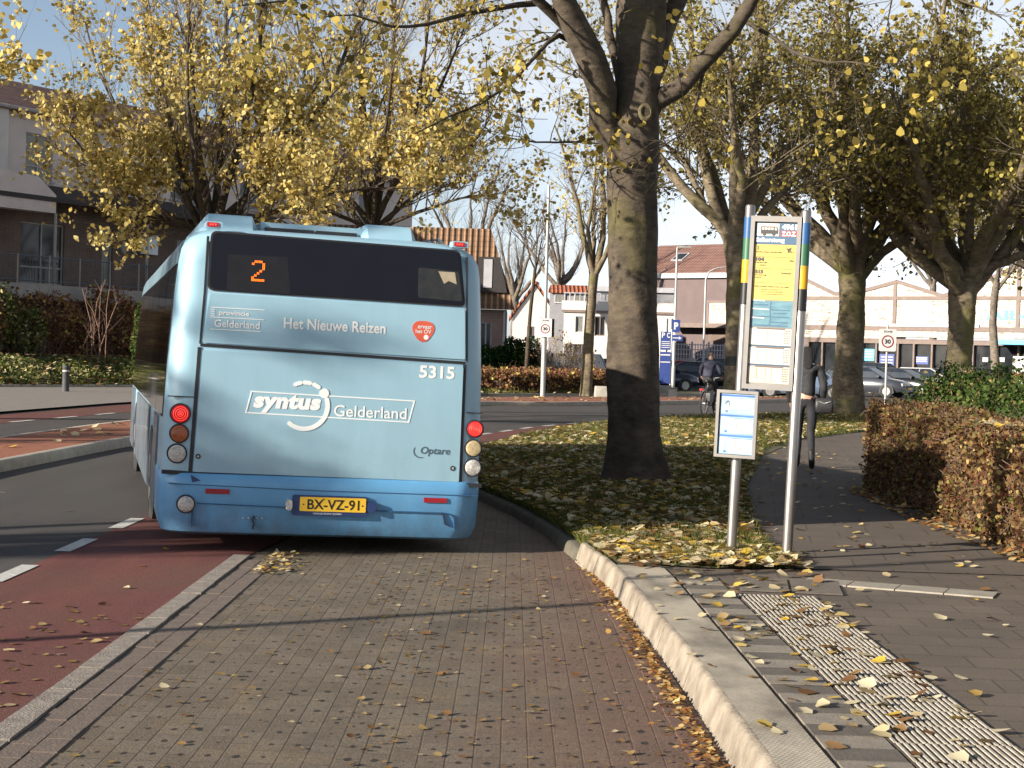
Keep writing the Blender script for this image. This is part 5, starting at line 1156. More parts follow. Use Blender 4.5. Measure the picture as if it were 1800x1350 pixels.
def px_limb(pts, Y, dy=0.):                      # survey of a limb in the photograph: (px, py, radius) at distance Y, drifting by dy
    n = len(pts); return [(*at(x, y, Y+dy*(i/(n-1))**1.2), r) for i, (x, y, r) in enumerate(pts)]
def make_tree(name, label, trunk, limbs, mats, g, lv, leaf=None, group=None, seg0=16, rough=.03):
    """trunk/limbs: lists of (x, y, z, r); lv: list of branch levels; leaf: (material, count, size, weight fn)"""
    base = trunk[0]; root = thing(name, label, 'tree', base[:3], group=group); o = np.array(base[:3])
    T = resample(trunk, 90); n = len(T); th = np.arange(seg0*2)*2*np.pi/(seg0*2)
    hgt = T[:, 2]-T[0, 2]; V = []
    ph = g.uniform(0, 6, 6)
    for i in range(n):
        fl = np.exp(-hgt[i]/.35)*.30; lob = 1+fl*(.6+.5*np.cos(5*th+ph[0]))+rough*np.sin(3*th+ph[1]+hgt[i]*1.7)+rough*np.sin(2*th+ph[2]+hgt[i]*3.1)+rough*.5*np.sin(7*th+ph[3]+hgt[i]*9)+rough*.7*np.sin(hgt[i]*5+ph[4])+rough*.35*np.sin(hgt[i]*23+3*np.sin(2*th+ph[5]))+rough*.3*np.sin(11*th+hgt[i]*2+ph[0])+rough*.25*np.sin(hgt[i]*47+4*np.sin(3*th+ph[1]))
        r = T[i, 3]*lob; V.append(np.c_[T[i, 0]+r*np.cos(th), T[i, 1]+r*np.sin(th), np.full(len(th), T[i, 2])])
    V = np.concatenate(V); V = V; k = len(th); ii, kk = np.meshgrid(np.arange(n-1), np.arange(k), indexing='ij')
    F = np.stack([ii*k+kk, ii*k+(kk+1) % k, (ii+1)*k+(kk+1) % k, (ii+1)*k+kk], -1).reshape(-1, 4)
    npmesh('trunk', V-o, F, mats[0], root, smooth=True)
    Ls = np.stack([resample(l, 12) for l in limbs]); P, R = Ls[..., :3], Ls[..., 3]
    P = P.copy(); P[:, 1:] += g.normal(size=P[:, 1:].shape)*R[:, 1:, None]*.25
    Vb, Fb = tubes(P, R, 10); npmesh('branches', Vb-o, Fb, mats[0], root, smooth=True)
    cur = [(P, R)]; parts = []; tips = []
    for q in lv:
        P, R = kids(*cur[-1], q['m'], q.get('t0', .25), q.get('t1', 1.), R_(q['a']), q['L'], q.get('rr', .55), q['r'], q.get('up', .15), q.get('ts', .06), q.get('wig', .12), q.get('n', 5), g)
        if 'cut' in q: keep = q['cut'](P[:, -1]); P, R = P[keep], R[keep]
        cur.append((P, R)); parts.append(tubes(P, R, q.get('seg', 3))); tips.append(P)
    V, F = join(parts); npmesh('twigs', V-o, F, mats[1], root)
    if leaf:
        mt, cnt, size, wf = leaf[:4]; C = oncurve(tips[-1], cnt*3//4, g, .15, wf, size*.5); C2 = oncurve(tips[-2], cnt//4, g, .4, wf, size*.5)
        C = np.concatenate([C, C2]); V, F, v = leaves(C, size, g); npmesh('crown', V-o, F, mt, root, attr=v)
    return root
def limbs_auto(top, r, n, L, a0, a1, g, up=.12, rad=None, fan=None):
    out = []
    for k in range(n):
        az = 2*math.pi*k/n+g.uniform(-.3, .3) if fan is None else fan[0]+(fan[1]-fan[0])*(k+.5)/n
        a = R_(g.uniform(a0, a1)); d = np.array([math.sin(a)*math.cos(az), math.sin(a)*math.sin(az), math.cos(a)]); p = np.array(top[:3], float)-np.array([0, 0, g.uniform(0, .5)]); l = L*g.uniform(.8, 1.15)
        pts = [(*p, r*.6)]
        for s in range(6): d = nrm(d+g.normal(size=3)*.10+np.array([0, 0, up])); p = p+d*l/6; pts.append((*p, r*.6*(1-.13*(s+1))))
        out.append(pts)
    return out

# --- the big near tree
Y0 = 19.35; g = np.random.default_rng(11)
B0 = at(1116, 856, Y0)
trunk = [(B0[0], B0[1], ZT-.05, .345)]+px_limb([(1116, 830, .33), (1115, 790, .305), (1114, 700, .29), (1113, 600, .283), (1112, 500, .282), (1111, 400, .281), (1110, 320, .283), (1112, 260, .285), (1117, 200, .275), (1123, 130, .262), (1127, 60, .27), (1129, 0, .275), (1133, -80, .23), (1138, -200, .17), (1140, -330, .12)], Y0)
limbs = [px_limb([(1100, 330, .19), (1080, 245, .165), (1062, 180, .165), (1042, 115, .175), (1020, 60, .165), (1000, 5, .13), (975, -70, .10), (940, -180, .07), (900, -320, .04)], Y0, -1.2),
 px_limb([(1128, 215, .16), (1160, 172, .118), (1196, 148, .105), (1233, 118, .098), (1268, 78, .09), (1300, 35, .082), (1328, -15, .075), (1362, -90, .06), (1420, -200, .035)], Y0, -.8),
 px_limb([(1058, 150, .10), (1032, 96, .078), (1003, 62, .068), (972, 28, .060), (944, 0, .054), (900, -48, .045), (820, -110, .03)], Y0, -1.0),
 px_limb([(1108, 200, .07), (1088, 130, .058), (1074, 75, .053), (1062, 25, .05), (1050, -50, .045), (1040, -180, .03)], Y0, .6),
 px_limb([(1140, 140, .14), (1160, 80, .115), (1180, 30, .11), (1203, -20, .10), (1235, -110, .07), (1280, -260, .04)], Y0, 1.0),
 px_limb([(1128, 20, .12), (1125, -80, .12), (1115, -200, .09), (1095, -340, .05)], Y0, .3),
 px_limb([(1010, 75, .04), (975, 60, .026), (945, 95, .022), (905, 140, .018), (850, 180, .014), (790, 205, .010), (730, 235, .006)], Y0, -3),
 px_limb([(950, 5, .04), (880, 12, .030), (800, 28, .024), (735, 48, .019), (680, 46, .014), (620, 25, .009), (560, 30, .006)], Y0, -3.5),
 px_limb([(1300, 30, .03), (1350, 60, .022), (1400, 95, .018), (1450, 110, .013), (1500, 108, .009), (1550, 120, .005)], Y0, -2.0),
 px_limb([(980, -60, .04), (880, -90, .03), (760, -70, .024), (640, -30, .018), (520, 0, .012), (420, 10, .008)], Y0, -3),
 px_limb([(1240, 110, .025), (1225, 180, .015), (1200, 235, .010), (1160, 260, .006)], Y0, -1),
 px_limb([(1060, 240, .02), (1010, 250, .014), (940, 250, .010), (880, 240, .006)], Y0, -1.2),
 px_limb([(1330, -60, .04), (1450, -90, .03), (1560, -60, .022), (1660, -10, .015), (1760, 30, .008)], Y0, -2)]
wmain = lambda C: np.where(C[:, 2] > 3.6, .9, 0.)
mt = make_tree('street_tree', 'stout near tree with a round knot and forked limbs, on the leafy verge', trunk, limbs, (m_bk, m_bkd), g,
 [dict(m=8, a=55, L=1.7, r=.022, up=0., ts=-.02, wig=.16, n=7, seg=4, t0=.45), dict(m=6, a=50, L=.8, r=.008, up=.0, ts=-.02, wig=.18, n=5), dict(m=3, a=45, L=.35, r=.004, wig=.2, n=3)],
 (m_ym, 2300, .088, wmain), seg0=26, rough=.03)
mo_ = np.array(mt.location)
K = np.array(at(1130, 205, Y0))+np.array([0, -.345, 0])-mo_
b = MB(); b.torus(K, (.25, -1, .05), .060, .024, 22, 8); kn = b.build('knot', m_bk2, mt, smooth=True); kn.scale = (1, 1, 1.25); kn.location = (0, 0, -K[2]*.25)
b = MB(); b.prism(circ(0, 0, .048, 14), lambda a, c_, d: tuple(K+np.array([a, -.004-d, c_*1.2])), 0, .006); b.build('knot_hole', m_bkd, kn).location = (0, 0, K[2]*.0)
K2 = np.array(at(1008, 133, Y0))+np.array([.03, -.15, 0])-mo_
b = MB(); b.torus(K2, (-.8, -1, 0), .04, .014, 16, 6); b.build('knot', m_bk2, mt, smooth=True)

# --- yellow trees behind the bus
g = np.random.default_rng(21); YA = 35
BA = at(378, 640, YA)
tr = [(BA[0], BA[1], .1, .19)]+px_limb([(376, 560, .17), (374, 480, .16), (371, 410, .15)], YA)
lA = [px_limb([(371, 420, .12), (360, 330, .09), (346, 230, .07), (336, 120, .05), (330, 0, .035), (326, -130, .02)], YA, .5),
 px_limb([(371, 425, .10), (325, 345, .07), (262, 270, .055), (205, 190, .04), (165, 105, .025), (150, 40, .015)], YA, 1),
 px_limb([(372, 415, .11), (402, 320, .08), (432, 210, .065), (455, 80, .05), (470, -60, .03)], YA, -1),
 px_limb([(373, 410, .11), (430, 350, .075), (510, 270, .06), (580, 160, .045), (630, 40, .03), (650, -60, .02)], YA, .5),
 px_limb([(370, 420, .08), (300, 380, .055), (225, 335, .04), (165, 290, .028), (120, 230, .015)], YA, -1.5),
 px_limb([(374, 420, .08), (450, 385, .055), (540, 350, .04), (640, 330, .028), (730, 330, .016)], YA, -1.5),
 px_limb([(371, 400, .09), (385, 300, .07), (392, 180, .05), (398, 40, .035), (400, -100, .02)], YA, 2),
 px_limb([(371, 400, .08), (310, 290, .06), (282, 180, .045), (262, 60, .03), (255, -40, .02)], YA, 2.5),
 px_limb([(371, 420, .06), (330, 400, .04), (280, 385, .028), (225, 370, .018), (180, 345, .01)], YA, -2.5),
 px_limb([(371, 420, .06), (420, 395, .04), (480, 380, .028), (545, 385, .018)], YA, -2.5)]
def wyel(z0, z1, hi, lo): return lambda C: np.clip(hi-(C[:, 2]-z0)/(z1-z0)*(hi-lo), lo, hi)*np.where(np.sin(C[:, 0]*2.3)+np.sin(C[:, 1]*2.1)+np.sin(C[:, 2]*2.9+C[:, 0]) > -.2, 1, .3)
spec = lambda L1=1.7, L2=.95, L3=.55, m=(14, 8, 5): [dict(m=m[0], a=40, L=L1, r=.021, up=.25, ts=.07, wig=.10, n=7, seg=4, t0=.12), dict(m=m[1], a=38, L=L2, r=.010, up=.22, ts=.06, wig=.12, n=5, t0=.1), dict(m=m[2], a=38, L=L3, r=.0068, up=.2, ts=.05, wig=.14, n=4)]
lA += limbs_auto(tr[-1], .12, 4, 5.2, 8, 62, g)
make_tree('yellow_tree', 'yellow-leaved tree spreading above the left end of the bus roof', tr, lA, (m_bkd, m_bkg), g, spec(2.3, 1.2, .62, (12, 8, 5)), (m_yl, 22000, .10, wyel(4.2, 9.2, .95, .26)), 'trees still holding yellow leaves')
g = np.random.default_rng(22); YB = 43; BB = at(655, 640, YB)
tr = [(BB[0], BB[1], .1, .17)]+px_limb([(655, 560, .15), (655, 480, .14), (656, 400, .13)], YB)
lB = [px_limb([(656, 400, .10), (650, 300, .08), (640, 180, .06), (632, 40, .04), (628, -90, .025)], YB, 1), px_limb([(656, 405, .09), (600, 330, .06), (560, 240, .045), (535, 130, .03), (520, 20, .02)], YB, 0),
 px_limb([(656, 400, .09), (700, 310, .07), (730, 200, .05), (750, 80, .035), (760, -40, .02)], YB, -1), px_limb([(656, 405, .08), (720, 350, .05), (790, 300, .035), (850, 230, .022), (880, 160, .014)], YB, 1.5),
 px_limb([(656, 405, .07), (730, 375, .045), (800, 350, .03), (860, 340, .016)], YB, -2), px_limb([(656, 400, .09), (675, 290, .07), (688, 160, .05), (695, 20, .03), (700, -90, .02)], YB, 2),
 px_limb([(656, 405, .06), (600, 380, .04), (540, 365, .025), (490, 360, .014)], YB, -2)]
lB += limbs_auto(tr[-1], .12, 5, 6.2, 8, 62, g)
make_tree('yellow_tree', 'taller thinning tree above the right end of the bus roof', tr, lB, (m_bkd, m_bkg), g, spec(2.6, 1.3, .7, (13, 8, 5)), (m_yl, 14500, .108, wyel(4.8, 10.5, .9, .20)), 'trees still holding yellow leaves')

# --- row on the right
def row_tree(label, px, Y, pts, nl, L, seed, mats, cnt, extra=[], a=(25, 74), size=.11, m=(15, 9, 5), grp='trees along the footpath', z0=.1, leafm=m_ol, w=None, name='street_tree'):
    g = np.random.default_rng(seed); B = at(px[0], 640, Y); tr = [(B[0], B[1], z0, pts[0][2])]+px_limb(pts, Y); top = tr[-1]
    lb = limbs_auto(top, top[3]*1.05, nl, L, a[0], a[1], g)+[px_limb(e, Y, g.uniform(-1.5, 1.5)) for e in extra]
    return make_tree(name, label, tr, lb, mats, g, [dict(m=m[0], a=50, L=2.6, r=.024, up=.1, ts=.03, wig=.13, n=7, seg=4, t0=.28), dict(m=m[1], a=45, L=1.3, r=.011, up=.08, ts=.02, wig=.15, n=5, t0=.1), dict(m=m[2], a=42, L=.7, r=.008, up=.05, ts=.0, wig=.16, n=4)] if mats[1] is not m_bkg else spec(2.2, 1.25, .6, m), (leafm, cnt, size, w or (lambda C: np.full(len(C), .9))) if cnt else None, grp)
row_tree('tree with a black band round its trunk, behind the bus stop panel', (1292,), 41, [(1293, 690, .29), (1295, 600, .265), (1296, 500, .26), (1292, 430, .27), (1290, 400, .26)], 6, 5.4, 31, (m_bk2, m_bk2), 9500,
 [[(1285, 430, .15), (1262, 385, .14), (1250, 340, .13), (1232, 270, .12), (1222, 190, .10), (1215, 80, .08), (1210, -40, .05)], [(1300, 425, .17), (1318, 370, .16), (1326, 300, .14), (1330, 200, .12), (1335, 80, .09), (1340, -60, .05)], [(1280, 420, .09), (1240, 370, .08), (1218, 310, .07), (1190, 270, .05), (1160, 250, .03)], [(1310, 420, .12), (1345, 370, .10), (1390, 320, .08), (1440, 270, .06)]])
bnd = bpy.data.objects[-1] if False else None
g = np.random.default_rng(5); B = at(1296, 635, 41)
tb = [o for o in bpy.data.objects if o.get('label', '').startswith('tree with a black band')][0]
b = MB(); b.tube([(B[0], B[1], B[2]-.11), (B[0], B[1], B[2]+.11)], .30, 24); ob_ = b.build('black_band', m_blkpl, tb, world=True)
row_tree('pale-trunked tree beside the footpath, left of the speed sign', (1487,), 47, [(1490, 700, .44), (1491, 650, .40), (1494, 600, .37), (1497, 540, .36), (1498, 490, .37), (1497, 455, .36)], 9, 6.8, 32, (m_bk2, m_bk2), 11500,
 [[(1495, 480, .24), (1490, 420, .23), (1492, 350, .2), (1490, 260, .16), (1480, 150, .12), (1470, 20, .08)], [(1510, 490, .17), (1540, 450, .14), (1585, 420, .12), (1612, 370, .10), (1640, 290, .08), (1680, 190, .05)], [(1500, 470, .16), (1530, 400, .14), (1560, 320, .11), (1590, 220, .08), (1600, 80, .05)]], size=.115)
row_tree('broad tree rising behind the green shrub', (1682,), 46, [(1683, 690, .39), (1684, 640, .36), (1690, 570, .34), (1692, 520, .37), (1695, 490, .36)], 9, 7.0, 33, (m_bk2, m_bk2), 11500,
 [[(1690, 510, .2), (1665, 460, .17), (1640, 410, .14), (1610, 350, .11), (1570, 270, .07)], [(1700, 490, .2), (1702, 420, .18), (1705, 330, .15), (1700, 200, .11), (1690, 50, .07)], [(1712, 495, .17), (1740, 470, .14), (1790, 450, .11), (1850, 420, .08), (1920, 360, .05)]], size=.14)
row_tree('bare forked tree between the zone mast and the near trunk', (1031,), 62, [(1033, 640, .20), (1037, 560, .18), (1042, 500, .17), (1044, 482, .17)], 3, 4.5, 34, (m_bk2, m_bkg), 1100,
 [[(1044, 485, .12), (1030, 430, .10), (1015, 360, .08), (995, 280, .05), (975, 220, .03)], [(1045, 482, .14), (1058, 420, .12), (1062, 340, .09), (1055, 240, .06), (1050, 140, .03)], [(1046, 485, .10), (1078, 430, .08), (1090, 360, .06), (1100, 280, .03)]], (8, 28), .13, (9, 6, 4), 'bare trees', leafm=m_yl)
row_tree('thin leaning tree with pale bark in front of the shop sign', (1752,), 62, [(1750, 640, .16), (1745, 570, .14), (1748, 520, .13), (1752, 490, .12)], 4, 3.2, 35, (m_bkg, m_bkg), 0, [], (15, 45), .1, (7, 5, 3), 'bare trees')
row_tree('thin dark sapling behind the zone mast', (925,), 66, [(927, 620, .08), (933, 540, .07), (941, 470, .06)], 4, 2.6, 36, (m_bkd, m_bkd), 0, [], (10, 40), .1, (6, 5, 3), 'bare trees')
for i, (px, Y, py, lab, nl) in enumerate(((905, 125, 520, 'bare grey tree behind the white gable house', 7), (985, 118, 500, 'bare grey tree standing over the red roof', 7), (830, 100, 470, 'bare tree beside the tiled roof', 6), (1400, 140, 520, 'bare tree peeping over the left end of the shop roof', 6), (1640, 145, 500, 'bare tree peeping over the middle of the shop roof', 6))):
    row_tree(lab, (px,), Y, [(px, 640, .35), (px, py+50, .3), (px, py, .28)], nl, 6.0, 40+i, (m_bkg, m_bkg), 0, [], (12, 58), .1, (9, 6, 4), 'bare trees', 0.)
row_tree('leafy tree behind the footpath at the right edge of the photo', (1870,), 52, [(1872, 640, .3), (1870, 540, .28), (1868, 480, .27)], 8, 6.4, 47, (m_bkd, m_bk2), 13000, [[(1868, 480, .15), (1830, 400, .13), (1790, 310, .1), (1750, 210, .07), (1720, 100, .04)]], size=.14)
row_tree('tree hidden behind the broad tree, its crown showing to the left', (1694,), 72, [(1694, 640, .25), (1694, 560, .22), (1692, 500, .2)], 10, 8.5, 48, (m_bkd, m_bk2), 10000, size=.15, m=(13, 8, 4))
row_tree('tall tree filling the top right corner above the far hedge', (1845,), 66, [(1845, 640, .25), (1845, 540, .22), (1845, 480, .2)], 10, 8.6, 49, (m_bkd, m_bk2), 10000, size=.15, m=(13, 8, 4))
# --- trees beyond the left edge: shade on the road and the bus
def shade_tree(x, y, h0, seed, L, cnt, lab, a=(20, 62), r=.24, extra=()):
    g = np.random.default_rng(seed); tr = [(x, y, 0, r*1.2), (x, y, .8, r), (x+.1, y, h0*.6, r*.9), (x, y, h0, r*.85)]
    lb = limbs_auto(tr[-1], r, 7, L, a[0], a[1], g)+[px_limb(e, 30) for e in extra]
    make_tree('yellow_tree', lab, tr, lb, (m_bk2, m_bkd), g, spec(1.9, 1.0, .5, (8, 5, 3)), (m_yl, cnt, .13, lambda C: ((np.sin(C[:, 0]*1.9)+np.sin(C[:, 1]*2.1+1)+np.sin(C[:, 2]*2.3)) > .35)*.95), 'trees beyond the left edge')
shade_tree(-12.7, 31.2, 3.6, 51, 5.0, 3200, 'tree whose twigs reach in at the top left corner', extra=([(-330, 300, .07), (-220, 240, .05), (-120, 200, .03), (-40, 140, .018), (15, 100, .01)], [(-330, 200, .07), (-200, 150, .04), (-90, 60, .02), (-10, 20, .012)]))
shade_tree(-17.5, 4.3, 3.4, 52, 4.6, 5200, 'tree beyond the left edge that dapples the back of the bus')
shade_tree(-12.0, 7.9, 3.3, 53, 3.6, 1500, 'slim tree just beyond the left edge, throwing a thin band of shade', r=.15)
shade_tree(-24.0, 14.5, 3.4, 54, 4.6, 3000, 'tree beyond the left edge standing further along the kerb')

# ================================================================== HEDGES AND SHRUBS
def leafbox(name, label, cat, foot, z0, z1, n, size, mat, g, coremat, twigs=0, twm=None, wob=.06, tw_len=.35, zf=None):
    P = np.array(foot); c = P.mean(0); root = thing(name, label, cat, (c[0], c[1], z0)); o = np.array([c[0], c[1], z0])
    core = MB(); q = c+(P-c)*.93; h = z1-z0
    core.prism([tuple(p) for p in (c+(P-c)*np.array([.9, .97])-c)], lambda a, b_, d: (a, b_, d), .02, h*(.9 if zf is None else .76)); core.build('branches', coremat, root)
    # shell samples on the sides and the top
    per = [np.linalg.norm(P[(i+1) % len(P)]-P[i]) for i in range(len(P))]; tot = sum(per)*h; top = abs(sum(P[i, 0]*P[(i+1) % len(P), 1]-P[(i+1) % len(P), 0]*P[i, 1] for i in range(len(P))))/2
    ns = int(n*tot/(tot+top)); S = []
    for i, l in enumerate(per):
        m = int(ns*l*h/tot); u = g.uniform(0, 1, m)[:, None]; S.append(np.c_[P[i]*(1-u)+P[(i+1) % len(P)]*u, z0+h*g.uniform(.0, 1, m)])
    t_ = sample(foot, n-ns, g); S.append(np.c_[t_, np.full(len(t_), z1)]); S = np.concatenate(S)
    S += g.normal(size=S.shape)*size*.8; d = S[:, :2]-c; S[:, :2] += nrm(d)*(wob*np.sin(S[:, 0]*5+S[:, 1]*4+S[:, 2]*6))[:, None]; S[:, 2] += wob*.5*np.sin(S[:, 0]*3+S[:, 1]*5)
    S = S[S[:, 2] > z0+.01]
    if zf: S[:, 2] = z0+(S[:, 2]-z0)*zf(S)
    V, F, v = leaves(S, size, g, .0); npmesh('foliage', V-o, F, mat, root, attr=v)
    if twigs:
        p0 = S[g.integers(0, len(S), twigs)]; dd = nrm(g.normal(size=(twigs, 3))+np.array([0, 0, .8])); Pp = p0[:, None]+dd[:, None]*np.linspace(-.5, .5, 4)[None, :, None]*tw_len+g.normal(size=(twigs, 4, 3))*.015
        V, F = tubes(Pp, np.full((twigs, 4), .0035), 3); npmesh('twigs', V-o, F, twm, root)
    return root
def shrub(name, label, cat, lobes, n, size, mat, g, z0=.1, twigs=0, twm=None, twr=.004, tl=.8, solid=None, wide=.8, group=None):
    c = np.mean([l[:2] for l in lobes], 0); root = thing(name, label, cat, (c[0], c[1], z0), group=group); o = np.array([c[0], c[1], z0]); S = []
    vol = np.array([l[3]*l[4]*l[5] for l in lobes])**(2/3); vol = vol/vol.sum()
    for l, f in zip(lobes, vol):
        m = int(n*f); d = nrm(g.normal(size=(m, 3))); r = g.uniform(.55, 1.05, m)**.6*(1+.10*np.sin(d[:, 0]*7+d[:, 2]*5)+.07*np.sin(d[:, 1]*11)); S.append(np.array(l[:3])+d*r[:, None]*np.array(l[3:6]))
    S = np.concatenate(S); S = S[S[:, 2] > z0+.02]
    if n: V, F, v = leaves(S, size, g, .2, wide); npmesh('foliage', V-o, F, mat, root, attr=v)
    if twigs:
        idx = g.integers(0, len(lobes), twigs); LL = np.array(lobes)[idx]; b0 = np.c_[LL[:, :2]+g.normal(size=(twigs, 2))*LL[:, 3:5]*.25, np.full(twigs, z0)]
        e = LL[:, :3]+nrm(g.normal(size=(twigs, 3))+np.array([0, 0, .7]))*LL[:, 3:6]*g.uniform(.7, 1.15, (twigs, 1)); t_ = np.linspace(0, 1, 6)[None, :, None]
        Pp = b0[:, None]*(1-t_)+e[:, None]*t_+np.sin(t_*np.pi)*g.normal(size=(twigs, 1, 3))*.12*tl; Pp[:, 1:] += g.normal(size=(twigs, 5, 3))*.03
        R = np.full((twigs, 6), twr)*np.linspace(1.3, .5, 6); parts = [tubes(Pp, R, 3)]
        k2 = kids(Pp, R, 4, .3, 1., R_(40), tl*.6, .6, twr*.6, .2, .08, .15, 4, g); parts.append(tubes(*k2, 3)); V, F = join(parts); npmesh('stems', V-o, F, twm, root)
    return root
m_beech = leafmat('beech hedge leaf', [(0, (.08, .03, .018)), (.3, (.16, .075, .038)), (.55, (.19, .12, .05)), (.75, (.26, .175, .085)), (.9, (.10, .12, .03)), (1, (.48, .33, .13))], .3)
m_green = leafmat('green shrub leaf', [(0, (.025, .045, .015)), (.5, (.055, .09, .025)), (.82, (.10, .15, .04)), (.93, (.20, .17, .06)), (1, (.36, .27, .12))], .35)
m_dkg = leafmat('dark evergreen leaf', [(0, (.008, .02, .008)), (.6, (.02, .045, .012)), (1, (.05, .09, .02))], .2)
m_brn = leafmat('russet shrub leaf', [(0, (.12, .05, .035)), (.4, (.22, .10, .065)), (.75, (.28, .17, .08)), (.93, (.40, .31, .08)), (1, (.55, .45, .15))], .3)
m_gcov = leafmat('ground cover leaf', [(0, (.05, .075, .02)), (.45, (.13, .16, .05)), (.8, (.24, .24, .09)), (1, (.50, .42, .24))], .3)
m_core = M('hedge core', (.035, .022, .015), (.05, .03, .02), 8, .95); m_tw = M('hedge twig', (.10, .06, .042), (.16, .105, .075), 12, .9); m_twp = M('pale twig', (.34, .29, .25), (.2, .17, .15), 12, .9); m_tws = M('russet stem', (.20, .12, .09), (.12, .07, .055), 3, .9)
g = np.random.default_rng(61)
leafbox('beech_hedge', 'clipped russet beech hedge along the right of the footpath', 'hedge', [(3.98, 18.6), (4.0, 15.5), (3.88, 13.0), (3.80, 11.6), (3.72, 10.4), (4.75, 10.4), (4.85, 13), (4.95, 18), (4.9, 19.6), (4.1, 19.5)], ZT-.02, 1.04, 46000, .040, m_beech, g, m_core, 2600, m_tw, .05, .18, zf=lambda S: np.interp(S[:, 1], [10, 13, 19], [.80, .86, 1.03]))
litter('fallen_leaves', sample([(4.05, 15), (4.75, 15), (4.85, 19.3), (4.15, 19.3)], 260, g), 1.03, .085, g, m_leaf, lift=.04)
shrub('shrub', 'bushy green shrub behind the beech hedge', 'shrub', [(5.35, 20.9, .78, .62, .8, .66), (5.9, 21.8, .85, .8, 1.1, .74), (5.65, 19.6, .78, .66, .9, .68), (5.6, 17.9, .72, .6, 1.1, .64), (5.5, 16.2, .62, .5, .9, .55), (6.5, 20.2, .86, .9, 1.1, .80), (6.4, 18.0, .8, .8, .9, .72)], 42000, .05, m_green, g, ZT, 260, m_tw, .006, .5)
# left side beds
shrub('shrub', 'tangled russet shrubs below the balcony', 'shrub', [(-18.6+.49*a+.87*d, 62+.87*a-.49*d, 2.0+.35*math.sin(a*2.3+d), 1.2, 1.1, 1.15+.25*math.cos(a*3.1)) for a, d in ((-4, 2.6), (-2.4, 2.0), (-.8, 2.9), (.8, 2.1), (2.4, 2.8), (4, 2.2), (5.6, 2.6), (7.2, 2.0))], 15000, .12, m_brn, g, .6, 620, m_tws, .012, 1.3)
shrub('shrub', 'loose green and yellow shrub at the far left below the balcony', 'shrub', [(-17.9, 58.0, 2.3, 1.0, .9, 1.2), (-16.9, 58.9, 1.8, .8, .8, .9)], 3500, .13, m_gcov, g, .1, 60, m_twp, .01, 1.2)
Bs = at(170, 640, 59); shrub('bare_sapling', 'small bare pale sapling in front of the dark void', 'tree', [(Bs[0], Bs[1], 2.4, 1.0, .9, 1.4)], 0, .1, m_brn, g, .1, 9, m_tws, .022, 2.0)
Bs = at(243, 600, 58); shrub('climber', 'narrow green climber on the corner left of the bus', 'plant', [(Bs[0], Bs[1], 1.3, .22, .3, 1.3), (Bs[0]+.05, Bs[1], 2.2, .16, .3, .8)], 1500, .1, m_green, g, .1, 20, m_tw, .008, .5)
P = sample([(-30, 39), (-15.85, 53.4), (-12.5, 58.4), (-6, 60), (-7, 63), (-13, 63), (-19, 60), (-34, 44)], 42000, g); kl = resample([(-30, 38), (-15.85, 52.8), (-12.5, 57.8), (-6, 59), (-1, 60.5)], 60); dk = np.min(np.linalg.norm(P[:, None]-kl[None], axis=2), 1); hz = np.minimum(.75, .05+.30*dk)+.08*np.sin(P[:, 0]*2.2+P[:, 1]*1.9)+g.uniform(-.08, .08, len(P))
V, F, v = leaves(np.c_[P, .12+np.clip(hz, .03, 1)], .10, g, .5); tag(npmesh('ground_cover', V, F, m_gcov, attr=v), kind='stuff')
leafbox('low_hedge', 'low brown hedge along the far side of the road', 'hedge', [(-5, 62.2), (0, 62.6), (4.4, 67.4), (5.6, 70), (4, 70.4), (-1, 65), (-6, 64.6)], .08, .80, 15000, .12, m_brn, g, m_core, 900, m_tw, .1, .5)
shrub('evergreen_shrub', 'rounded dark evergreen right of the bus', 'shrub', [(-.7, 70, .9, 1.3, 1.1, .95), (.3, 70.5, 1.25, 1.1, 1.1, 1.0), (-2.2, 71, .8, 1.1, 1., .8)], 11000, .12, m_dkg, g, .05, 0)
shrub('bare_bush', 'bare brown bush in front of the silver car', 'shrub', [(1.6, 70, 1.3, 1.0, .9, 1.35), (2.7, 70.6, 1.0, .9, .9, 1.)], 500, .1, m_brn, g, .05, 170, m_twp, .009, 1.6)
litter('fallen_leaves', sample([(-5, 62), (4.4, 67.2), (5, 70), (-5, 64.5)], 200, g), .84, .2, g, m_leafb, lift=.05)

# ================================================================== BUILDINGS
m_taupe = M('taupe render', (.62, .55, .52), (.53, .47, .45), 1.2, .9, .004); m_dkbr = mat_brick('dark brown brick', (.17, .12, .10), (.20, .14, .115), (.11, .095, .085), .22, .065, .01, (R_(90), 0, 0), .85, False)
m_frm = M('window frame', (.36, .34, .32), (.32, .3, .28), 4, .6); m_wg = M('window glass', (.012, .014, .018), (.03, .033, .036), .8, .05, 0, 0, .25); m_cur = M('net curtain', (.22, .22, .20), (.12, .12, .11), 7, .35, stretch=(3, 3, .5))
m_conb = M('balcony concrete', (.36, .34, .33), (.28, .27, .26), 2, .85); m_rail = M('railing', (.10, .12, .15), None, 5, .5); m_white2 = M('white render', (.56, .54, .51), (.50, .48, .46), 1.5, .85)
m_wood = M('brown timber', (.19, .145, .125), (.15, .11, .095), 2.5, .75); m_wood2 = M('plum cladding', (.13, .095, .095), (.11, .08, .08), 1.3, .8); m_off = M('pale trim', (.40, .40, .43), None, 2, .6); m_cyan = M('cyan sign', (.10, .46, .72), None, 3, .5)
m_void = M('shaded interior', (.012, .012, .013), (.02, .018, .018), 2, .9)
m_wbr = mat_brick('white shop brick', (.60, .565, .51), (.54, .50, .45), (.42, .38, .33), .5, .18, .03, (R_(90), 0, 0), .8, False, (.15, .095, .06))
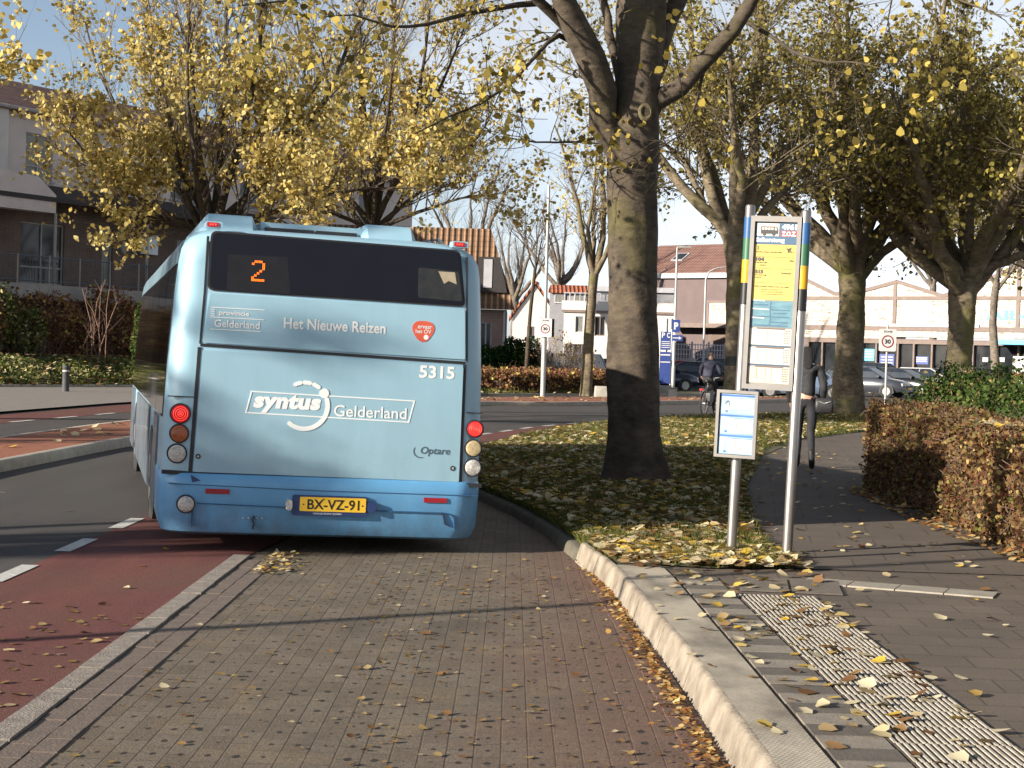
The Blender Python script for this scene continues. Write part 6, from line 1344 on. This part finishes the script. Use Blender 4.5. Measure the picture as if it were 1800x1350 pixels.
def rooftile(name, c1, c2, rot, dark=.55):
    m, t, b = _new(name); p = mapping(t, pos(t), (1, 1, 1), rot); s = t.nodes.new('ShaderNodeSeparateXYZ'); t.links.new(p, s.inputs[0])
    a = math_(t, 'SINE', math_(t, 'MULTIPLY', s.outputs[0], 2*math.pi/.26)); z = math_(t, 'FRACT', math_(t, 'MULTIPLY', s.outputs[2], 1/.24))
    n = noise(t, 1.5, 6, p); c = ramp(t, n.outputs[0], [(.35, c1), (.65, c2)]).outputs[0]
    c = mix(t, 1., c, ramp(t, z, [(.0, (.45, .45, .45)), (.16, (1, 1, 1))]).outputs[0], 'MULTIPLY'); c = mix(t, 1., c, ramp(t, a, [(.1, (dark, dark, dark)), (.5, (1.1, 1.1, 1.1))]).outputs[0], 'MULTIPLY')
    t.links.new(c, b.inputs['Base Color']); b.inputs['Roughness'].default_value = .8; bump(t, b, math_(t, 'ADD', a, math_(t, 'MULTIPLY', z, 2.)), .03); return m
class Pl:                                        # a vertical facade: P0, direction; coordinates (along, height, out)
    def __init__(s, x, y, dx, dy):
        s.P = np.array([x, y, 0.]); s.t = nrm(np.array([dx, dy, 0.])); n = np.array([s.t[1], -s.t[0], 0]); s.n = n if n@(CAM-s.P) > 0 else -n
    def __call__(s, a, z, d): p = s.P+s.t*a+s.n*d; return (p[0], p[1], z)
    def px(s, x, y): d = ray(x, y); t = np.dot(s.P-CAM, s.n)/np.dot(d, s.n); q = CAM+d*t-s.P; return (float(q@s.t), float(q[2]))
    def rect(s, x0, y0, x1, y1): # pixel corners top-left, bottom-right -> a0,a1,z0,z1
        a, z1 = s.px(x0, y0); _, z0 = s.px(x0, y1); c, _ = s.px(x1, y0); return min(a, c), max(a, c), z0, z1
def wall(f, a0, a1, z0, z1, holes, mat, name, parent, depth=.22, d0=0., back=.3):
    A = sorted({a0, a1, *[h[0] for h in holes], *[h[1] for h in holes]}); Z = sorted({z0, z1, *[h[2] for h in holes], *[h[3] for h in holes]}); b = MB()
    A = [a for a in A if a0 <= a <= a1]; Z = [z for z in Z if z0 <= z <= z1]
    for i in range(len(A)-1):
        for j in range(len(Z)-1):
            ca, cz = (A[i]+A[i+1])/2, (Z[j]+Z[j+1])/2
            if any(h[0] < ca < h[1] and h[2] < cz < h[3] for h in holes): continue
            b.add([f(A[i], Z[j], d0), f(A[i+1], Z[j], d0), f(A[i+1], Z[j+1], d0), f(A[i], Z[j+1], d0)], [(0, 1, 2, 3)])
    for h in holes:
        q = [(h[0], h[2]), (h[1], h[2]), (h[1], h[3]), (h[0], h[3])]
        for k in range(4): u, v = q[k], q[(k+1) % 4]; b.add([f(*u, d0), f(*v, d0), f(*v, d0-depth), f(*u, d0-depth)], [(0, 1, 2, 3)])
    return b.build(name, mat, parent, world=True)
def window(f, h, parent, nx=2, transom=None, glass=m_wg, frame=m_frm, d=-.12, fw_=.06, sill=None):
    a0, a1, z0, z1 = h; e = .002
    b = MB(); b.ring([(a0+e, z0+e), (a1-e, z0+e), (a1-e, z1-e), (a0+e, z1-e)], [(a0+fw_, z0+fw_), (a1-fw_, z0+fw_), (a1-fw_, z1-fw_), (a0+fw_, z1-fw_)], f, d-.05, d+.04)
    for k in range(1, nx): a = a0+(a1-a0)*k/nx; b.prism([(a-fw_/2, z0+fw_), (a+fw_/2, z0+fw_), (a+fw_/2, z1-fw_), (a-fw_/2, z1-fw_)], f, d-.04, d+.035)
    if transom: z = z0+(z1-z0)*transom; b.prism([(a0+fw_, z-fw_/2), (a1-fw_, z-fw_/2), (a1-fw_, z+fw_/2), (a0+fw_, z+fw_/2)], f, d-.035, d+.03)
    w_ = b.build('window', frame, parent, world=True)
    b = MB(); b.prism([(a0+e, z0+e), (a1-e, z0+e), (a1-e, z1-e), (a0+e, z1-e)], f, d-.03, d-.01); b.build('pane', glass, w_, world=False).matrix_parent_inverse = parent.matrix_world.inverted() @ Matrix.Identity(4) if False else Matrix.Identity(4)
    if sill: b = MB(); b.prism([(a0-.06, z0-.07), (a1+.06, z0-.07), (a1+.06, z0-.003), (a0-.06, z0-.003)], f, -.05, .07); b.build('sill', sill, w_)
    return w_
def quad(b, *p): b.add(p, [tuple(range(len(p)))])

# --- left row of houses with balconies
hL = Pl(-18.6, 62.0, .49, .87); root = thing('row_house', 'dark terraced house with balcony and tiled roof behind the yellow tree', 'house', hL(0, 0, 0))
m_rt = rooftile('brown roof tile', (.44, .24, .175), (.34, .18, .14), (0, 0, math.atan2(.49, .87)*-1+R_(90)))
ev = hL.px(15, 186)[1]; U = lambda *a: hL.rect(*a)
up0 = hL.px(40, 322)[1]
w1 = U(46, 232, 94, 314); w2 = U(176, 262, 214, 330); more = [(a, a+1.6, w1[2], w1[3]) for a in (9., 13.5, 18, 22.5)]
wl_ = wall(hL, -9, 27.2, up0-.4, ev, [w1, w2]+more, m_taupe, 'upper_wall', root)
for i, h in enumerate([w1, w2]+more): window(hL, h, root, 2, .30, m_cur if i == 0 else m_wg, sill=m_conb)
b = MB(); b.prism([(-1.4, up0), (-.22, up0), (-.22, ev), (-1.4, ev)], hL, -.2, .35); b.build('bay_wall', m_white2, root, world=True)
b = MB()                                         # roof: front slope, back slope, gable end
q = [hL(-10, ev-.08, .45), hL(27.6, ev-.08, .45), hL(27.6, ev+1.45, -2.6), hL(-10, ev+1.45, -2.6)]; quad(b, *q); quad(b, hL(-10, ev-.18, .45), hL(27.6, ev-.18, .45), hL(27.6, ev-.08, .45), hL(-10, ev-.08, .45)); quad(b, hL(-10, ev+1.45, -2.6), hL(27.6, ev+1.45, -2.6), hL(27.6, ev-.6, -6.6), hL(-10, ev-.6, -6.6)); quad(b, hL(-10, ev-.18, .45), hL(27.6, ev-.18, .45), hL(27.6, ev-.18, 0), hL(-10, ev-.18, 0))
rf = b.build('roof', m_rt, root, world=True)
b = MB(); b.tube([hL(-10, ev-.1, .5), hL(27.6, ev-.1, .5)], .07, 8); b.build('gutter', m_conb, rf)
b = MB(); quad(b, hL(27.2, 0, 0), hL(27.2, ev, 0), hL(27.2, ev+1.4, -2.6), hL(27.2, ev-.6, -6.4), hL(27.2, 0, -6.4)); b.build('gable_wall', m_dkbr, root, world=True)
# pent roof over the balcony
pz = hL.px(60, 345)[1]
b = MB(); b.loft([[hL(a, up0+.05, 0.0), hL(a, pz-.12, 1.5), hL(a, pz-.28, 1.5), hL(a, up0-.35, 0.0)] for a in (-9, 16)]); b.build('pent_roof', M('bitumen', (.035, .03, .032), None, 3, .8), root, world=True)
b = MB(); a_, z_ = hL.px(66, 383); b.prism([(-3., z_+.1), (1.1, z_+.1), (1.1, z_+.75), (.2, z_+1.35), (-3., z_+1.5)], hL, .9, 1.46); b.build('balcony_cheek', m_taupe, root, world=True)
# recessed balcony wall, slab and rail
gw = U(38, 388, 115, 498); dr = U(181, 402, 200, 492); dr = (dr[0], dr[1], hL.px(181, 500)[1], dr[3]); sl = hL.px(100, 505)[1]; sb = hL.px(100, 530)[1]
lw2 = [(9.5, 11.3, sl+.8, sl+2.3), (13, 14.6, sl+.8, sl+2.3), (19, 20.8, sl+.8, sl+2.3)]
wall(hL, -9, 27.2, 0, up0-.4, [gw, dr]+lw2, m_dkbr, 'lower_wall', root, d0=-.02)
window(lambda a, z, d: hL(a, z, d-.02), gw, root, 2, .28, m_wg); window(lambda a, z, d: hL(a, z, d-.02), dr, root, 1, None, m_cur)
for h in lw2: window(lambda a, z, d: hL(a, z, d-.02), h, root, 2, None, m_wg)
b = MB(); aL, zL = hL.px(217, 436); b.prism([(aL+.16*math.cos(t), zL+.24*math.sin(t)) for t in np.linspace(0, 2*math.pi, 20)[:-1]], hL, -.02, .06); b.build('wall_lamp', m_conb, root, world=True)
b = MB(); b.prism([(-9, sb), (8.2, sb), (8.2, sl), (-9, sl)], hL, -.01, 1.6); b.build('balcony_slab', m_conb, root, world=True)
b = MB()
for dz in (1.0, .12): b.tube([hL(-9, sl+dz, 1.55), hL(8.2, sl+dz, 1.55)], .025, 6)
rt = hL.px(100, 442)[1]-sl
b.build('railing', m_rail, root, world=True)
b = MB()
for a in np.arange(-4, 8.2, .14): b.tube([hL(a, sl+.12, 1.55), hL(a, sl+1.0, 1.55)], .010, 4, False)
b.build('railing_bars', m_rail, root, world=True)
b = MB()
for a in (-2.3, -.8, .75, 2.3, 3.9, 5.5, 7.1):
    b = MB(); b.tube([hL(a, sl, 1.55), hL(a, sl+1.05, 1.55)], .03, 6); b.build('railing_post', m_frm, root, world=True)
for a in (-2.5, 1.15, 6.1):
    b = MB(); b.tube([hL(a, sl, 1.4), hL(a, z_+.1, 1.4)], .06, 8); b.build('balcony_column', m_conb, root, world=True)
b = MB(); b.prism([(-9, 0), (8, 0), (8, sb-.01), (-9, sb-.01)], hL, .6, .7); b.build('void_panel', M('painted void shade', (.035, .03, .03), (.025, .022, .022), 2, .9), root, world=True)  # near-black panel for the void under the slab, shade put into its colour
# glazed porch seen just left of the bus
b = MB(); q = U(243, 408, 272, 446); b.prism([(q[0], q[2]), (q[1], q[2]), (q[1], q[3]), (q[0], q[3])], hL, .1, .2); b.build('porch_glazing', M('pale glazing', (.35, .45, .55), (.45, .52, .6), 3, .1), root, world=True)

# --- tiled house right of the bus
YH = 74; k_ = YH/3000; W = lambda px, py: at(px, py, YH)
root = thing('tiled_house', 'brick house with a steep tiled roof immediately right of the bus', 'house', (-3, YH, 0))
fH = Pl(-8, YH, 1, 0); xr = W(897, 545)[0]+8; zev = W(895, 545)[2]; zrd = W(862, 396)[2]; xrd = W(862, 396)[0]+8
wn = [fH.rect(856, 560, 861, 640)]; wn = [(wn[0][0]-.3, wn[0][1]+.1, 1.0, 2.9)]
m_pbr = mat_brick('pinkish brick', (.30, .19, .155), (.26, .165, .135), (.3, .25, .22), .22, .07, .012, (R_(90), 0, 0), .85, False)
wall(fH, 0, xr-.15, 0, zev, wn, m_pbr, 'wall', root); window(fH, wn[0], root, 2, None, frame=m_off)
b = MB(); quad(b, fH(xr-.15, 0, 0), fH(xr-.15, zev, 0), fH(xr-.15, zev, -7), fH(xr-.15, 0, -7)); b.build('side_wall', m_pbr, root, world=True)
m_rt2 = rooftile('sandy roof tile', (.30, .17, .09), (.22, .12, .065), (0, 0, 0), .4)
b = MB(); quad(b, fH(-.4, zev, .35), fH(xr+.2, zev, .35), fH(xrd, zrd, -2.2), fH(-.4, zrd, -2.2)); quad(b, fH(xr+.2, zev, .35), fH(xr+.2, zev, -7), fH(xrd, zrd, -4.5), fH(xrd, zrd, -2.2)); quad(b, fH(-.4, zrd, -2.2), fH(xrd, zrd, -2.2), fH(xrd, zrd, -4.5), fH(-.4, zrd, -4.5)); r2 = b.build('roof', m_rt2, root, world=True)
dz0, dz1 = W(870, 514)[2], W(870, 452)[2]; dx0, dx1 = W(840, 480)[0]+8, W(886, 480)[0]+8
b = MB(); b.prism([(dx0, dz0), (dx1+.15, dz0), (dx1-.2, dz1), (dx0, dz1)], fH, -2.2, .02); dm = b.build('dormer', M('dark cladding', (.025, .022, .024), (.035, .03, .03), 5, .8), r2)  # near-black dormer box set over the dark part of the slope
b = MB(); b.prism([(dx0+.25, dz0+.2), (dx0+.62, dz0+.2), (dx0+.62, dz1-.1), (dx0+.25, dz1-.1)], fH, .015, .05); b.build('dormer_window', m_off, dm)
b = MB(); b.tube([fH(xr-.25, .1, .08), fH(xr-.25, zev-.05, .08)], .05, 8); b.build('drainpipe', m_off, root, world=True)

# --- white gabled house
YW = 112; fW = Pl(float(at(900, 600, YW)[0]), YW, 1, 0); root = thing('gabled_house', 'white gabled house with orange roof edges and a white chimney', 'house', fW(0, 0, 0))
w_ = float(at(980, 600, YW)[0]-at(900, 600, YW)[0]); ze = float(at(902, 556, YW)[2]); zp = float(at(940, 502, YW)[2]); xp = w_*.48
m_or = rooftile('orange roof tile', (.42, .13, .06), (.34, .10, .05), (0, 0, 0))
b = MB(); b.prism([(0, 0), (w_, 0), (w_, ze), (xp, zp), (0, ze)], fW, -7, 0); b.build('wall', m_white2, root, world=True)
b = MB()
for p, q in (((-.25, ze-.25), (xp, zp+.12)), ((xp, zp+.12), (w_+.25, ze-.25))):
    p, q = np.array(p), np.array(q); b.loft([[fW(*(p+np.array([0, .0])), d), fW(*q, d), fW(*(q+np.array([0, .2])), d), fW(*(p+np.array([0, .2])), d)] for d in (-7.2, .18)])
rf = b.build('roof', m_or, root, world=True)
b = MB(); b.prism([(xp-.28, zp-.4), (xp+.25, zp-.4), (xp+.25, zp+.75), (xp-.28, zp+.75)], fW, -.9, -.3); b.build('chimney', m_white2, rf)
for x0, y0, x1, y1 in ((928, 575, 936, 590), (951, 560, 957, 571)):
    h = fW.rect(x0, y0, x1, y1); b = MB(); b.ring([(h[0]-.06, h[2]-.06), (h[1]+.06, h[2]-.06), (h[1]+.06, h[3]+.06), (h[0]-.06, h[3]+.06)], [(h[0], h[2]), (h[1], h[2]), (h[1], h[3]), (h[0], h[3])], fW, -.02, .05); wn_ = b.build('window', m_wood, root, world=True)
    b = MB(); b.prism([(h[0], h[2]), (h[1], h[2]), (h[1], h[3]), (h[0], h[3])], fW, -.02, .02); b.build('pane', m_wg, wn_)
b = MB(); b.prism([(-.3, 0), (w_+.8, 0), (w_+.8, 1.7), (-.3, 1.7)], fW, .4, .7); b.build('garden_wall', M('red garden wall', (.32, .12, .08), (.25, .1, .07), 3, .85), root, world=True)
# --- white terrace with balustrade and red roof
YT = 106; fT = Pl(float(at(985, 600, YT)[0]), YT, 1, -.10); root = thing('terrace_house', 'white rendered house with roof terrace and orange-red roof strip', 'house', fT(0, 0, 0)); r = fT.rect
a_end = fT.px(1185, 600)[0]; zt_ = fT.px(1000, 545)[1]; gf = r(992, 604, 1038, 625); w3 = r(1046, 556, 1064, 590); w4 = r(1012, 556, 1026, 584)
wall(fT, fT.px(990, 600)[0], a_end, 0, zt_, [gf, w3, w4, r(1090, 556, 1110, 590)], m_white2, 'wall', root)
window(fT, gf, root, 3, None, m_wg, m_wood); window(fT, w3, root, 2, None, m_wg, m_wood); window(fT, w4, root, 1, None, m_cur, m_off); window(fT, r(1090, 556, 1110, 590), root, 2, None, m_wg, m_wood)
b = MB(); q = r(988, 528, 1185, 544); b.prism([(q[0], q[2]), (q[1], q[2]), (q[1], q[3]), (q[0], q[3])], fT, -.1, .06); b.build('parapet', m_white2, root, world=True)
b = MB(); q = r(988, 544, 1185, 547); b.prism([(q[0], q[2]-.05), (q[1], q[2]-.05), (q[1], q[3]), (q[0], q[3])], fT, .0, .12); b.build('cornice', m_wood, root, world=True)
q = r(962, 508, 1185, 545); b = MB(); b.prism([(q[0], 0), (q[1], 0), (q[1], q[3]), (q[0], q[3])], fT, -6, -2.2); b.build('upper_storey', M('grey cladding', (.20, .20, .22), (.25, .25, .26), 3, .8), root, world=True)
for x0 in (970, 1005, 1078):
    h = r(x0, 514, x0+20, 531); b = MB(); b.ring([(h[0], h[2]), (h[1], h[2]), (h[1], h[3]), (h[0], h[3])], [(h[0]+.08, h[2]+.08), (h[1]-.08, h[2]+.08), (h[1]-.08, h[3]-.08), (h[0]+.08, h[3]-.08)], fT, -2.2, -2.12); wn_ = b.build('window', m_off, root, world=True)
    b = MB(); b.prism([(h[0], h[2]), (h[1], h[2]), (h[1], h[3]), (h[0], h[3])], fT, -2.2, -2.15); b.build('pane', m_cur, wn_)
b = MB(); q2 = r(960, 496, 1030, 509); b.loft([[fT(a, q2[2], -1.9), fT(a, q2[3], -3.6), fT(a, q2[3]-.1, -3.6), fT(a, q2[2]-.12, -1.9)] for a in (q2[0], q2[1])]); b.build('roof', m_or, root, world=True)
b = MB(); q3 = r(1030, 500, 1185, 509); b.prism([(q3[0], q3[2]), (q3[1], q3[2]), (q3[1], q3[3]), (q3[0], q3[3])], fT, -6, -2.0); b.build('flat_roof', m_off, root, world=True)
b = MB()
for x in range(992, 1075, 9): a = fT.px(x, 530)[0]; z = fT.px(x, 528)[1]; b.tube([fT(a, z, -.3), fT(a, z+.45, -.3)], .035, 5)
z = fT.px(1030, 528)[1]+.45; b.tube([fT(fT.px(990, 528)[0], z, -.3), fT(fT.px(1078, 528)[0], z, -.3)], .04, 5); b.build('terrace_rail', m_off, root, world=True)

# --- supermarket and brown building share one street line
S0 = np.array([30.6, 102.]); fS = Pl(30.6, 102, -.741, .671); r = fS.rect; X = fS.px
root = thing('supermarket', 'long white-brick shop with brown timber framing and low gables behind the parked cars', 'shop', fS(5, 0, 0))
out = [X(1405, 486), X(1466, 516), X(1500, 516), X(1577, 495), X(1657, 520), X(1700, 508), X(1800, 462), X(1880, 430)]
aL_, aR_ = X(1405, 600)[0], X(1880, 600)[0]; zb0 = X(1575, 592)[1]; zb1 = X(1420, 600)[1]; am = X(1573, 600)[0]
b = MB(); b.prism([(aL_, zb1)]+out+[(aR_, zb0), (am, zb0), (am, zb1)], fS, -.3, 0); b.build('brick_wall', m_wbr, root, world=True)
wins = []
xs = [1420, 1445, 1470, 1515, 1540, 1578, 1606, 1638, 1672, 1710, 1752, 1790, 1840, 1880]
zw1 = X(1575, 604)[1]; zw0 = .35
hs = []
for x0, x1 in zip(xs[:-1], xs[1:]): a, c = sorted((X(x0, 620)[0], X(x1, 620)[0])); hs.append((a+.06, c-.06, zw0, X((x0+x1)/2, 603)[1] if False else zw1))
wall(fS, aR_, aL_, 0, zw1+.25, hs, m_wood, 'shopfront', root, d0=.02, depth=.3)
for h in hs:
    b = MB(); b.prism([(h[0], h[2]), (h[1], h[2]), (h[1], h[3]), (h[0], h[3])], fS, -.26, -.22); b.build('shop_window', m_wg, root, world=True)
b = MB(); b.prism([(aR_, zw1+.25), (aL_, zw1+.25), (aL_, zb1 if zb1 > zw1+.25 else zw1+.3), (aR_, zb1 if zb1 > zw1+.25 else zw1+.3)], fS, -.3, .04); b.build('fascia', m_wood, root, world=True)
b = MB(); b.prism([(aR_, zw1+.5), (am, zw1+.5), (am, zb0-.02), (aR_, zb0-.02)], fS, -.3, -.1); b.build('brown_brick_band', m_dkbr, root, world=True)
def beam(p, q, wd=.20, d=.06, mat=m_wood, nm='timber_beam'):
    a, c = np.array(p), np.array(q); t_ = (c-a)/np.linalg.norm(c-a); n = np.array([-t_[1], t_[0]])*wd/2; b = MB(); b.prism([tuple(a-n), tuple(c-n), tuple(c+n), tuple(a+n)], fS, -.02, d); b.build(nm, mat, root, world=True)
zbm = X(1575, 524)[1]; zlb = X(1575, 577)[1]
beam((aR_, zbm), (aL_, zbm), .22, .06); beam((aR_, zlb), (aL_, zlb), .30, .07)
for px in (1573, 1790): a = X(px, 540)[0]; beam((a, zlb), (a, X(px, 496 if px < 1700 else 466)[1]), .24, .065)
for p, q in zip(out[:-1], out[1:]): beam(p, q, .22, .075, m_wood if True else 0, 'verge_board')
b = MB(); ln0, ln1 = X(1532, 573), X(1722, 575); b.prism([(ln1[0], zlb+.10), (ln0[0], zlb+.10), (ln0[0], zlb+.28), (ln1[0], zlb+.28)], fS, .0, .12); b.build('light_strip', m_off, root, world=True)
b = MB(); q = r(1763, 600, 1860, 606); b.prism([(q[0], q[2]), (q[1], q[2]), (q[1], q[3]+.05), (q[0], q[3]+.05)], fS, .02, 1.6); b.build('canopy', m_cyan, root, world=True)
fSr = lambda a, z, d: fS(-a, z, d)
a0, a1 = X(1732, 560)[0], X(1905, 560)[0]; zt0, zt1 = X(1760, 568)[1], X(1760, 545)[1]
text('Albert Heijn', m_cyan, root, fSr, -a0, -a1+2.0, zt0, zt1, .03, .03, 0, 'shop_lettering', world=True)
for x0, y0, x1, y1, mm in ((1515, 613, 1535, 634, m_cyan), (1544, 622, 1570, 645, m_pbl), (1606, 626, 1630, 640, m_pbl), (1725, 628, 1735, 636, m_off), (1752, 628, 1764, 636, m_off)):
    q = r(x0, y0, x1, y1); b = MB(); b.prism([(q[0], q[2]), (q[1], q[2]), (q[1], q[3]), (q[0], q[3])], fS, -.2, -.16); pb_ = b.build('window_poster', mm, root, world=True)
    if mm is not m_off:
        b = MB()
        for k in range(3): zz_ = q[2]+(q[3]-q[2])*(.3+.22*k); b.prism([(q[0]+.1, zz_), (q[1]-.1, zz_), (q[1]-.1, zz_+.07), (q[0]+.1, zz_+.07)], fS, -.165, -.15)
        b.build('poster_lines', m_off, pb_)
# roof slabs behind the gables, plain back
b = MB(); zr_ = X(1575, 497)[1]; quad(b, fS(aR_, zbm, -.3), fS(aL_, zbm, -.3), fS(aL_, zbm+.4, -14), fS(aR_, zbm+.4, -14)); quad(b, fS(aL_, 0, -.3), fS(aL_, zbm, -.3), fS(aL_, zbm+.4, -14), fS(aL_, 0, -14)); b.build('flat_roof', m_conb, root, world=True)
B = r(1795, 628, 1830, 660); fd = thing('shop_board', 'white and red advertising board outside the shop at the right edge', 'sign', fS(X(1812, 640)[0], 0, 1.2))
aB = X(1797, 640)[0]; b = MB(); b.prism([(aB-1.6, .5), (aB, .5), (aB, X(1797, 627)[1]), (aB-1.6, X(1797, 627)[1])], fS, 1.1, 1.25); bd = b.build('board', m_wpl, fd, world=True)
b = MB(); b.prism([(aB-1.5, .9), (aB-.1, .9), (aB-.1, 1.3), (aB-1.5, 1.3)], fS, 1.24, 1.27); b.build('red_stripe', m_rdz, bd)
for a in (aB-1.5, aB-.1):
    b = MB(); b.tube([fS(a, 0, 1.17), fS(a, .6, 1.17)], .04, 6); b.build('post', m_galv, fd, world=True)

root = thing('brown_building', 'plum-brown building with a tiled roof and roof window beyond the cyclist', 'building', fS(26, 0, 0))
aA, aB = X(1405, 600)[0]-.0, X(1100, 600)[0]; zE = X(1215, 489)[1]; wp = r(1247, 532, 1278, 568); lowp = r(1245, 601, 1300, 625); lw_ = r(1244, 577, 1340, 600)
aG = X(1287, 490)[0]
wall(fS, aG, aB, 0, zE, [], m_wood2, 'wall', root, d0=0.)
b = MB(); b.prism([(aA+.02, 0), (aG, 0), (aG, X(1300, 523)[1]), (aA+.02, X(1400, 519)[1])], fS, -.3, -.02); b.build('low_wing', m_wbr, root, world=True)
b = MB(); b.prism([(wp[0], wp[2]), (wp[1], wp[2]), (wp[1], wp[3]), (wp[0], wp[3])], fS, -.02, .04); b.build('brick_panel', m_wbr, root, world=True)
b = MB(); b.ring([(wp[0]-.15, wp[2]-.15), (wp[1]+.15, wp[2]-.15), (wp[1]+.15, wp[3]+.15), (wp[0]-.15, wp[3]+.15)], [(wp[0], wp[2]), (wp[1], wp[2]), (wp[1], wp[3]), (wp[0], wp[3])], fS, -.02, .09); b.build('timber_beam', m_wood, root, world=True)
b = MB(); zc = X(1230, 572)[1]; b.prism([(aA+.1, zc-.18), (X(1192, 572)[0], zc-.18), (X(1192, 572)[0], zc+.12), (aA+.1, zc+.12)], fS, .0, 1.4); b.build('canopy', m_wood, root, world=True)
b = MB(); b.prism([(aA+.1, X(1250, 600)[1]), (X(1245, 600)[0], X(1250, 600)[1]), (X(1245, 600)[0], zc-.2), (aA+.1, zc-.2)], fS, -.01, .03); b.build('shop_window', m_dkbr, root, world=True)
b = MB(); b.prism([(aG-.2, zE), (aB, zE), (aB, zE+.35), (aG-.2, zE+.35)], fS, .0, .3); b.build('gutter', m_off, root, world=True)
zR = X(1240, 440)[1]+.7; aR0 = X(1262, 440)[0]+.6
m_rt3 = rooftile('dark red roof tile', (.20, .105, .085), (.15, .08, .065), (0, 0, math.atan2(.671, -.741)*-1), .8)
b = MB(); quad(b, fS(aG-.3, zE+.3, .32), fS(aB, zE+.3, .32), fS(aB, zR, -3.6), fS(aR0, zR, -3.6)); quad(b, fS(aG-.3, zE+.3, .32), fS(aR0, zR, -3.6), fS(aG-.3, zE+.3, -8)); rf = b.build('roof', m_rt3, root, world=True)
v0 = (X(1178, 460)[0], zE+1.35); b = MB()
up_ = np.array([zR-zE-.3, 3.92]); up_ = up_/np.linalg.norm(up_)
for nm, sw, sh, dd in (('roof_window', 1.0, 1.1, .08), ):
    b.loft([[fS(v0[0]+sx*sw, zE+.3+up_[0]*(2.0+sy*sh)+dd*up_[1]*k, .32-up_[1]*(2.0+sy*sh)+dd*up_[0]*k) for sx, sy in ((0, 0), (1, 0), (1, 1), (0, 1))] for k in (0, 1)])
rw = b.build('roof_window', m_off, rf); b = MB()
b.loft([[fS(v0[0]+sx, zE+.3+up_[0]*(2.0+sy)+.09*up_[1]*k, .32-up_[1]*(2.0+sy)+.09*up_[0]*k) for sx, sy in ((.1, .1), (.9, .1), (.9, 1.), (.1, 1.))] for k in (0, 1)]); b.build('pane', m_wg, rw)
# trellis fence
YF = 98; fF = Pl(float(at(1186, 640, YF)[0]), YF, 1, 0); fn = thing('trellis_fence', 'pale trellis fence behind the black hatchback', 'fence', fF(0, 0, 0)); aE = fF.px(1275, 620)[0]; zF = fF.px(1230, 604)[1]
b = MB()
for a in np.arange(0, aE, .16): b.prism([(a, .3), (a+.05, .3), (a+.05, zF), (a, zF)], fF, 0, .03)
for z in np.arange(.4, zF, .28): b.prism([(0, z), (aE, z), (aE, z+.05), (0, z+.05)], fF, .031, .05)
b.build('trellis', m_off, fn, world=True)
for a in np.arange(0, aE+.1, aE/3):
    b = MB(); b.prism([(a-.06, 0), (a+.06, 0), (a+.06, zF+.1), (a-.06, zF+.1)], fF, -.1, 0); b.build('post', m_off, fn, world=True)
# sloping planted bank under the ground cover
kl = resample([(-30, 38), (-15.85, 52.8), (-12.5, 57.8), (-6, 59), (-1, 60.5)], 60); T = nrm(np.gradient(kl, axis=0)); nn = np.stack([-T[:, 1], T[:, 0]], 1)
b = MB(); b.loft([[(kl[i, 0]+nn[i, 0]*a, kl[i, 1]+nn[i, 1]*a, z) for a, z in ((.15, .10), (.8, .26), (2.2, .68), (3.0, .80), (9, .82))] for i in range(60)], False, False); tag(b.build('bank', m_verge, smooth=True), kind='structure')

P = sample([(-22, 47), (-15.85, 53.4), (-12.5, 58.4), (-8, 60), (-13, 62), (-19, 59)], 520, g); dk = np.min(np.linalg.norm(P[:, None]-kl[None], axis=2), 1)
litter('fallen_leaves', P, .30+np.minimum(.72, .05+.30*dk), .16, g, m_leaf, lift=.06)
